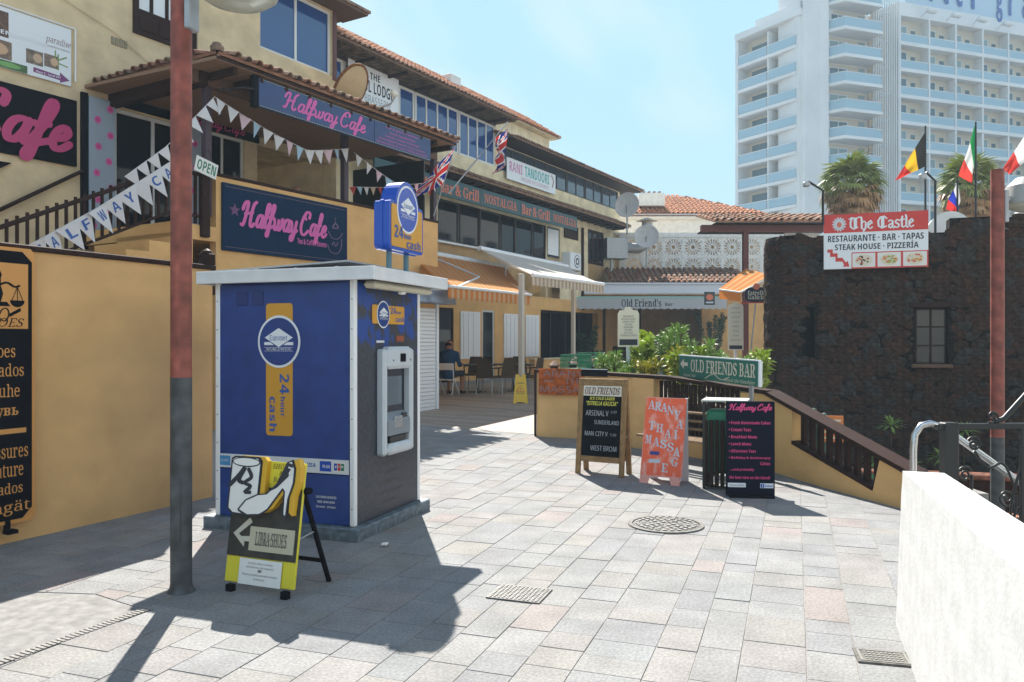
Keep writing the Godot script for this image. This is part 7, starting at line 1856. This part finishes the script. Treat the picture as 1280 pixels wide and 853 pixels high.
	# tables and wicker chairs
	for q in [["dark_table", "dark square cafe table in front of the seated person", frame(-0.92, 0.285, 21.2, 10)], ["dark_table", "second dark cafe table nearer the awning post", frame(0.05, 0.285, 21.6, 15)]]:
		var t := thing("cafe_table", q[1], "table", q[2], "cafe tables under the orange awning")
		part(t, "top", MB.new().cham(V(0, 0.735, 0), V(0.95, 0.035, 0.80), 0.01), M.dark_frame)
		part(t, "pedestal", MB.new().cyl(V(0, 0.02, 0), V(0, 0.72, 0), 0.035), M.iron)
		part(t, "foot", MB.new().cham(V(0, 0.015, 0), V(0.5, 0.03, 0.08), 0.01).cham(V(0, 0.016, 0), V(0.08, 0.028, 0.5), 0.01), M.iron)
	var spots := [[-1.05, 22.1, 170, "wicker chair at the far side of the first table"], [-0.62, 20.45, -20, "wicker chair drawn up with its back to the square"], [-0.22, 20.75, 35, "wicker chair turned sideways between the tables"], [0.25, 22.5, 190, "wicker chair at the far side of the second table"], [0.5, 20.9, 60, "wicker chair next to the caution sign"]]
	var w: Node3D
	for i in spots.size():
		var q = spots[i]
		var xf := frame(q[0], 0.285, q[1], q[2])
		if i:
			copy_of(w, xf, q[3])
			continue
		w = thing("wicker_chair", q[3], "chair", xf, "wicker chairs round the cafe tables")
		part(w, "seat", MB.new().cham(V(0, 0.44, 0), V(0.46, 0.05, 0.45), 0.02), M.rattan)
		part(w, "backrest", MB.new().grid(func(u, v): return V((u - 0.5) * (0.44 - 0.10 * v * v), 0.47 + v * 0.46, 0.21 + 0.08 * v - 0.05 * cos((u - 0.5) * 3.0)), 8, 6), M.rattan)
		for sg in [-1.0, 1.0]:
			part(w, "leg", MB.new().tube([V(sg * 0.2, 0.43, -0.19), V(sg * 0.22, 0, -0.22)], 0.016), M.galv)
			part(w, "leg", MB.new().tube([V(sg * 0.19, 0.43, 0.19), V(sg * 0.22, 0, 0.27)], 0.016), M.galv)
			part(w, "armrest", MB.new().tube([V(sg * 0.22, 0.45, -0.18), V(sg * 0.245, 0.66, -0.16), V(sg * 0.24, 0.67, 0.05), V(sg * 0.2, 0.68, 0.22)], 0.018), M.rattan)
	# wet floor sign
	var s := thing("caution_sign", "yellow folding wet floor sign on the deck by the awning post", "sign", frame(0.19, 0.24, 18.05, -4))
	for k in 2:
		var xf := Transform3D(Basis(Vector3.UP, PI * k), V(0, 0, -0.20 * k)) * Transform3D(Basis(Vector3.RIGHT, -0.15), Vector3())
		var lf := part(s, "leaf", MB.new().prism(PackedVector2Array(v2s([-0.165, 0, -0.10, 0, -0.08, 0.03, 0.08, 0.03, 0.10, 0, 0.165, 0, 0.11, 0.66, 0.03, 0.66, 0.03, 0.60, -0.03, 0.60, -0.03, 0.66, -0.11, 0.66])), -0.012, 0.012), M.caution, xf)
		if k == 0:
			var tr := MB.new()
			var tp := [Vector2(-0.085, 0.27), Vector2(0.085, 0.27), Vector2(0.0, 0.42), Vector2(-0.085, 0.27)]
			tr.stroke(tp, 0.02, 0.014)
			part(lf, "triangle", tr, M.red)
			text(lf, "!", V(0, 0.325, 0.016), 0.015, 0.07, M.ink)
			text(lf, "CAUTION", V(0, 0.46, 0.014), 0.15, 0.03, M.ink); text(lf, "WET FLOOR", V(0, 0.23, 0.014), 0.17, 0.03, M.ink)
	# menu boards
	for q in [["menu_sign", "cream menu board with ornamental top on a post in the shrubs", frame(1.98, 0.6, 13.6, -5), 0.36, 0.62, 0.95], ["menu_sign", "tall cream price list beside the stone tower", frame(6.1, 0.3, 21.8, 0), 0.42, 1.25, 1.1]]:
		var m := thing("menu_sign", q[1], "sign", q[2])
		var W: float = q[3]; var H: float = q[4]; var y0: float = q[5]
		part(m, "post", MB.new().cham(V(0, y0 * 0.5, -0.03), V(0.07, y0, 0.05), 0.01), M.grey_white)
		part(m, "board", MB.new().prism(PackedVector2Array([Vector2(-W / 2, y0), Vector2(W / 2, y0), Vector2(W / 2, y0 + H - 0.06), Vector2(W * 0.42, y0 + H), Vector2(W * 0.2, y0 + H + 0.01), Vector2(W * 0.1, y0 + H + 0.06), Vector2(-W * 0.1, y0 + H + 0.06), Vector2(-W * 0.2, y0 + H + 0.01), Vector2(-W * 0.42, y0 + H), Vector2(-W / 2, y0 + H - 0.06)]), -0.02, 0.0), M.cream_text)
		for k in 8: text(m, ["BREAKFAST", "SNACKS & COFFEE", "OMELETTES", "SALADS", "BURGERS", "STEAKS", "ALL DAY", "SUNDAY LUNCH"][k], V(0, y0 + H - 0.10 - k * (H - 0.25) / 8.0, 0.003), W * [0.5, 0.66, 0.55, 0.35, 0.45, 0.35, 0.4, 0.75][k], 0.028, M.ink, "Droid Serif")
		part(m, "black_field", MB.new().span(V(-W * 0.42, y0 + 0.03, 0.0), V(W * 0.42, y0 + 0.13, 0.004)), M.ink)

func shrub(label: String, X: Transform3D, h: float, r: float, kind: String, n: int, group := "shrubs in the garden bed") -> void:
	var t := thing("shrub", label, "shrub", X, group)
	var stems := MB.new()
	var leaves := MB.new()
	var sc := 8 if kind != "broad" else 5
	for i in sc:
		var a := TAU * i / sc + rng.randf_range(-0.4, 0.4)
		var rr := r * rng.randf_range(0.25, 0.95)
		var hh := h * rng.randf_range(0.72, 1.05)
		var p0 := V(cos(a) * r * 0.15, 0, sin(a) * r * 0.15)
		var p2 := V(cos(a) * rr, hh, sin(a) * rr)
		var p1 := p0.lerp(p2, 0.5) + V(0, h * 0.08, 0)
		stems.tube([p0, p1, p2], 0.016, 0.005, 5)
		for k in n / sc:
			var f := sqrt(rng.randf()) * 1.05
			var q := p0.lerp(p1, f * 2.0) if f < 0.5 else p1.lerp(p2, f * 2.0 - 1.0)
			var dir := V(rng.randf_range(-1, 1), rng.randf_range(-0.1, 1.3), rng.randf_range(-1, 1)).normalized()
			var L := rng.randf_range(0.09, 0.17) if kind != "broad" else rng.randf_range(0.12, 0.2)
			var W := 0.011 if kind == "needle" else (0.018 if kind != "broad" else 0.055)
			var sd := dir.cross(V(rng.randf_range(-1, 1), rng.randf_range(-1, 1), rng.randf_range(-1, 1))).normalized() * W
			q += dir * 0.03
			leaves.col = Color(1, 1, 1) * rng.randf_range(0.6, 1.25)
			var m := q + dir * L * 0.5 + V(0, 0.01, 0); var e := q + dir * L - V(0, L * 0.15, 0)
			leaves.tri(q, m - sd, m + sd, Vector3.UP); leaves.tri(m - sd, e, m + sd, Vector3.UP)
	part(t, "stem", stems, M.bark)
	part(t, "foliage", leaves, {"needle": M.leaf, "lime": M.lime, "broad": M.lime, "gold": M.gold, "deep": M.deep}[kind])

func greenery() -> void:
	var y := 0.60
	var list := [
		["feathery green shrub with narrow leaves at the near end of the bed", 1.66, 13.6, 0.92, 0.30, "needle", 1300],
		["low feathery shrub below the cream menu board", 2.05, 13.1, 0.72, 0.30, "needle", 1100],
		["broad-leaved lime green plant standing above the shrubs", 2.25, 13.8, 1.28, 0.26, "broad", 420],
		["yellow leaved plant in the middle of the bed", 2.15, 12.7, 0.85, 0.22, "gold", 320],
		["tall thin shrub with upright feathery shoots behind the yellow plant", 2.65, 13.2, 1.45, 0.22, "needle", 900],
		["bright yellow flowering shrub next to the upright feathery shoots", 2.60, 12.6, 1.05, 0.26, "gold", 420],
		["dense light green shrub above the pointer sign arrow", 2.75, 12.4, 1.0, 0.32, "lime", 1300],
		["fine leaved green shrub behind the pointer sign", 3.05, 12.5, 1.15, 0.30, "needle", 1100],
		["low lime shrub behind the lettering of the pointer sign", 3.25, 12.2, 0.78, 0.30, "lime", 900],
		["rounded green shrub near the far end of the pointer sign", 3.45, 12.0, 0.85, 0.26, "needle", 1000],
		["upright bright shrub beside the stone tower", 3.66, 12.0, 0.98, 0.20, "lime", 700],
		["small dark shrub at the foot of the menu post", 1.9, 12.8, 0.6, 0.28, "needle", 800]]
	for q in list: shrub(q[0], frame(q[1], y, q[2]), q[3] * 0.82, q[4] * 1.0, q[5], int(q[6] * 1.2))
	var iv := [["dark climbing plant on the bar wall beside the price list", 8.9, 35.2, 2.5, 0.8, "deep", 2200], ["dark potted bush in the shade of the bar front", 3.1, 33.2, 1.8, 0.9, "deep", 1600], ["dark bush near the bar doorway", 5.9, 34.0, 1.5, 0.7, "deep", 1000]]
	for q in iv: shrub(q[0], frame(q[1], 0.3, q[2]), q[3], q[4], q[5], q[6], "dark plants before the bar")
	# small palms and weeds at the foot of the castle wall
	for q in [["tall thin rosette plant at the foot of the lava wall", 6.9, 14.6, 1.05, 12], ["leafy rosette plant low against the lava wall", 6.55, 14.4, 0.45, 14], ["rosette plant beside the red lamp post", 8.0, 14.2, 1.0, 12], ["spreading rosette plant behind the steel handrail", 7.5, 14.0, 0.55, 14], ["small green rosette at the wall foot by the railing post", 7.05, 14.2, 0.35, 12]]:
		var t := thing("rosette_plant", q[1 - 1], "plant", frame(q[1], -0.95, q[2]), "plants at the castle foot")
		part(t, "stem", MB.new().tube([V(0, 0, 0), V(0.03, q[3], 0)], 0.02, 0.012, 6), M.bark)
		var lv := MB.new()
		for k in q[4] * 3:
			var a: float = k * 2.399
			var el := rng.randf_range(-0.3, 1.1)
			var dir := V(cos(a) * cos(el), sin(el), sin(a) * cos(el))
			var sd := dir.cross(Vector3.UP).normalized() * 0.022
			var o := V(0.03, q[3], 0)
			lv.col = Color(1, 1, 1) * rng.randf_range(0.7, 1.2)
			var m := o + dir * 0.16; var e := o + dir * 0.30 - V(0, 0.06, 0)
			lv.tri(o, m - sd, m + sd, Vector3.UP); lv.tri(m - sd, e, m + sd, Vector3.UP)
		part(t, "foliage", lv, M.leaf)
	# columnar cactus behind the raking wall
	var c := thing("cactus", "grey green columnar cactus rising behind the raking wall", "cactus", frame(4.15, -0.95, 11.0))
	for q in [[0.0, 1.68], [0.12, 1.62], [-0.13, 1.30], [0.06, 1.45]]:
		var st := part(c, "column", MB.new().lathe(V(q[0], 0, q[0] * 0.5), [Vector2(0.045, 0), Vector2(0.055, 0.4), Vector2(0.052, q[1] - 0.05), Vector2(0.03, q[1] - 0.01), Vector2(0, q[1])], 9), M.cactus)

func scroll(b: MB, c: Vector3, r: float, dirn: float, start: float, turns := 1.6) -> void:
	var path := []
	for k in 23:
		var f := k / 22.0
		var a := start + dirn * f * TAU * turns
		path.append(c + V(cos(a), sin(a)) * r * (1.0 - 0.80 * f))
	b.tube(path, 0.008, 0.006, 6)
	b.tube([path[-1] + V(0, 0, -0.008), path[-1] + V(0, 0, 0.008)], 0.014, 0.014, 8)

func railings() -> void:
	# white parapet running toward the viewer
	var w := thing("white_parapet", "thick white rendered parapet wall with sloping top", "wall", frame(2.27, 0, 4.65, -109.5))
	# local x runs along the wall toward the viewer, z faces the square
	var n := 40
	var shape := MB.new()
	var nz := FastNoiseLite.new(); nz.seed = 21; nz.frequency = 1.3
	shape.grid(func(u, v):
		var x: float = lerp(0.0, 4.2, u); var h: float = lerp(0.895, 1.08, u)
		return V(x, v * h, 0.035 * (1.0 - v) + 0.003 * nz.get_noise_2d(x * 3.0, v * 3.0)), n, 18)
	shape.grid(func(u, v):
		var x: float = lerp(0.0, 4.2, u); var h: float = lerp(0.895, 1.08, u)
		return V(x, h + 0.003 * nz.get_noise_2d(x * 4.0, v) * v, 0.003 * nz.get_noise_2d(x * 3.0, 3.0) * (1.0 - v) - v * 0.216), n, 4)
	shape.quad(V(0, -2.4, -0.22), V(4.2, -2.4, -0.22), V(4.2, 1.08, -0.216), V(0, 0.895, -0.216), Vector3.FORWARD)
	shape.quad(V(0, -2.4, 0.02), V(0, 0.895, 0.0), V(0, 0.895, -0.216), V(0, -2.4, -0.22), Vector3.LEFT)
	part(w, "render", shape, M.parapet)
	# wrought iron railing beyond its end
	var t := thing("iron_railing", "black wrought iron railing with scrolls at the head of the steps", "railing", frame(2.56, 0, 4.72, 4))
	part(t, "post", MB.new().cham(V(0.02, 0.62, 0.0), V(0.085, 1.10, 0.07), 0.006), M.iron)
	part(t, "top_rail", MB.new().cham(V(0.52, 1.145, 0), V(1.16, 0.035, 0.045), 0.005), M.iron)
	part(t, "bottom_rail", MB.new().cham(V(0.52, 0.19, 0), V(1.10, 0.022, 0.03), 0.004), M.iron)
	part(t, "cross_rail", MB.new().cham(V(0.62, 0.42, 0), V(0.9, 0.02, 0.025), 0.004), M.iron)
	for x in [0.47, 0.85]: part(t, "upright", MB.new().cham(V(x, 0.66, 0), V(0.022, 0.95, 0.022), 0.003), M.iron)
	for q in [[0.115, 0.86, 0.05, 1.0, 0.4], [0.175, 1.04, 0.045, -1.0, 2.6], [0.30, 0.58, 0.06, 1.0, 3.4], [0.38, 0.72, 0.06, -1.0, 0.2], [0.37, 0.40, 0.055, 1.0, 1.2], [0.45, 0.60, 0.06, -1.0, 2.0], [0.50, 1.05, 0.05, 1.0, 0.8], [0.60, 0.80, 0.05, -1.0, 1.0], [0.29, 1.20, 0.04, 1.0, 4.0]]:
		var b := MB.new(); scroll(b, V(q[0], q[1]), q[2], q[3], q[4])
		part(t, "scroll", b, M.iron)
	for q in [[0.16, 0.86, 0.17, 0.6, 0.30, 0.47, 0.36, 0.52], [0.44, 0.72, 0.42, 0.60, 0.34, 0.52, 0.22, 0.42], [0.175, 1.0, 0.26, 0.90, 0.36, 0.92, 0.44, 0.74], [0.50, 1.0, 0.44, 0.82, 0.41, 0.70, 0.40, 0.60]]:
		var path := []
		for p in curve(v2s(q)): path.append(V(p.x, p.y))
		part(t, "curl", MB.new().tube(path, 0.009, 0.008, 6), M.iron)
	part(t, "raking_bar", MB.new().tube([V(0.30, 1.17, 0), V(0.36, 1.19, 0), V(0.58, 1.42, 0), V(0.66, 1.46, 0), V(0.9, 1.46, 0)], 0.016), M.iron)
	# stainless handrail descending beyond
	var h := thing("steel_handrail", "bright stainless steel handrail curving down the steps behind the railing", "handrail", frame(2.72, 0, 5.2, 0))
	part(h, "rail", MB.new().tube([V(-0.11, -0.05, 0), V(-0.11, 0.95, 0), V(-0.10, 1.04, 0), V(-0.06, 1.10, 0), V(0.0, 1.115, 0), V(0.07, 1.09, 0.02), V(0.16, 1.02, 0.05), V(0.9, 0.42, 0.3), V(1.6, -0.15, 0.5)], 0.022, 0.022, 12), M.steel)
	part(h, "base_plate", MB.new().cyl(V(-0.11, -0.06, 0), V(-0.11, -0.04, 0), 0.05), M.steel)
	# terraced walls going down beyond the railing
	var rw := thing("retaining_wall", "ochre retaining wall with slatted brown ledge below the lava wall", "wall", frame(4.2, -2.5, 10.0, -10))
	part(rw, "wall_panel", MB.new().span(V(-0.4, 0, -0.25), V(7.0, 1.93, 0)), M.ochre)
	part(rw, "ledge", MB.new().cham(V(3.3, 1.96, -0.12), V(7.5, 0.06, 0.40), 0.01), mat(0.20, 0.09, 0.06, 0.8, "patchy", 2.0))
	for k in 24: part(rw, "slat", MB.new().cham(V(0.0 + k * 0.28, 2.0, -0.12), V(0.10, 0.02, 0.36), 0.005), mat(0.30, 0.15, 0.10, 0.8))
	var r2 := thing("planting_kerb", "reddish brown kerb edging the planting strip under the lava wall", "kerb", frame(5.0, -0.95, 12.0, -14))
	part(r2, "kerb", MB.new().cham(V(2.6, 0.30, 0), V(6.4, 0.62, 0.22), 0.02), mat(0.05, 0.022, 0.018, 0.85, "patchy", 2.0))
	part(r2, "cap", MB.new().cham(V(2.6, 0.645, 0), V(6.5, 0.07, 0.34), 0.015), mat(0.26, 0.12, 0.085, 0.8, "patchy", 2.0))
	# timber railing with pointed posts leading back to the bar
	var r := thing("timber_railing", "brown timber railing with pointed posts behind the orange panel", "railing", frame(0.75, 0.12, 14.2, 68))
	for k in 5:
		part(r, "post", MB.new().cham(V(k * 1.1, 0.54, 0), V(0.12, 1.08, 0.12), 0.01), M.brown_y)
		part(r, "post_cap", MB.new().lathe(V(k * 1.1, 1.08, 0), [Vector2(0.11, 0), Vector2(0.11, 0.02), Vector2(0.0, 0.12)], 4), M.brown_grey)
	for q in [0.95, 0.55]: part(r, "rail", MB.new().cham(V(2.2, q, 0), V(4.6, 0.09, 0.05), 0.01), M.brown)

func small_things() -> void:
	for q in [["green mesh plastic basket on the timber railing", frame(1.22, 1.12, 15.2, 60), 0.62], ["second green basket further along the timber railing", frame(1.62, 1.14, 16.4, 62), 0.6]]:
		var t := thing("plastic_basket", q[0], "basket", q[1], "green baskets on the railing")
		part(t, "tray", MB.new().span(V(-q[2] / 2, 0.0, -0.18), V(q[2] / 2, 0.02, 0.18)), M.green_plastic)
		for k in 12:
			part(t, "rib", MB.new().box(V(-q[2] / 2 + 0.02 + k * q[2] / 12, 0.13, 0.18), V(0.016, 0.26, 0.012)), M.green_plastic)
			part(t, "rib", MB.new().box(V(-q[2] / 2 + 0.02 + k * q[2] / 12, 0.13, -0.18), V(0.016, 0.26, 0.012)), M.green_plastic)
		for yy in [0.08, 0.16, 0.255]: part(t, "hoop", MB.new().span(V(-q[2] / 2, yy, 0.174), V(q[2] / 2, yy + 0.02, 0.19)).span(V(-q[2] / 2, yy, -0.19), V(q[2] / 2, yy + 0.02, -0.174)).span(V(-q[2] / 2 - 0.01, yy, -0.172), V(-q[2] / 2 + 0.008, yy + 0.02, 0.172)).span(V(q[2] / 2 - 0.008, yy, -0.172), V(q[2] / 2 + 0.01, yy + 0.02, 0.172)), M.green_plastic)
	var l := thing("paper_scrap", "crumpled white paper scrap on the paving by the kiosk plinth", "litter", frame(-1.02, 0.004, 6.42))
	var b := MB.new()
	b.cham(V(0, 0.012, 0), V(0.05, 0.022, 0.035), 0.008)
	for i in b.v.size():
		var k := sin(b.v[i].x * 173.0 + b.v[i].z * 91.0) * 0.009
		b.v[i] += V(k, abs(k) * 0.6, -k)
	part(l, "scrap", b, M.paper)
	# things seen through the raking balusters: stacked green chairs and a lit board
	for q in [[4.25, 10.2, "green plastic chair stacked on the lower terrace, behind the raking wall"], [4.9, 9.6, "green plastic chair further down the lower terrace"]]:
		var g := thing("garden_chair", q[2], "chair", frame(q[0], -0.95, q[1], 30), "green chairs on the lower terrace")
		part(g, "seat", MB.new().cham(V(0, 0.43, 0), V(0.46, 0.04, 0.44), 0.015), M.green_plastic)
		part(g, "backrest", MB.new().grid(func(u, v): return V((u - 0.5) * 0.44, 0.45 + v * 0.48, 0.22 + 0.1 * v - 0.05 * cos((u - 0.5) * 3.0)), 6, 5), M.green_plastic)
		for s in [[-0.2, -0.2], [0.2, -0.2], [-0.2, 0.22], [0.2, 0.22]]: part(g, "leg", MB.new().cyl(V(s[0], 0, s[1]), V(s[0] * 0.9, 0.43, s[1] * 0.9), 0.022), M.green_plastic)
	var ob := thing("orange_notice", "orange notice board glimpsed between the raking balusters", "sign", frame(3.86, 0.42, 9.75, -10))
	part(ob, "panel", MB.new().cham(V(0.02, 0.16, 0), V(0.30, 0.32, 0.02), 0.004), mat(0.62, 0.20, 0.05, 0.6))
	part(ob, "post", MB.new().span(V(0.0, -1.37, -0.03), V(0.04, 0.3, -0.011)), M.iron)
	for k in 4: part(ob, "line", MB.new().span(V(-0.10, 0.04 + k * 0.07, 0.01), V(0.14, 0.065 + k * 0.07, 0.013)), M.cream_text)
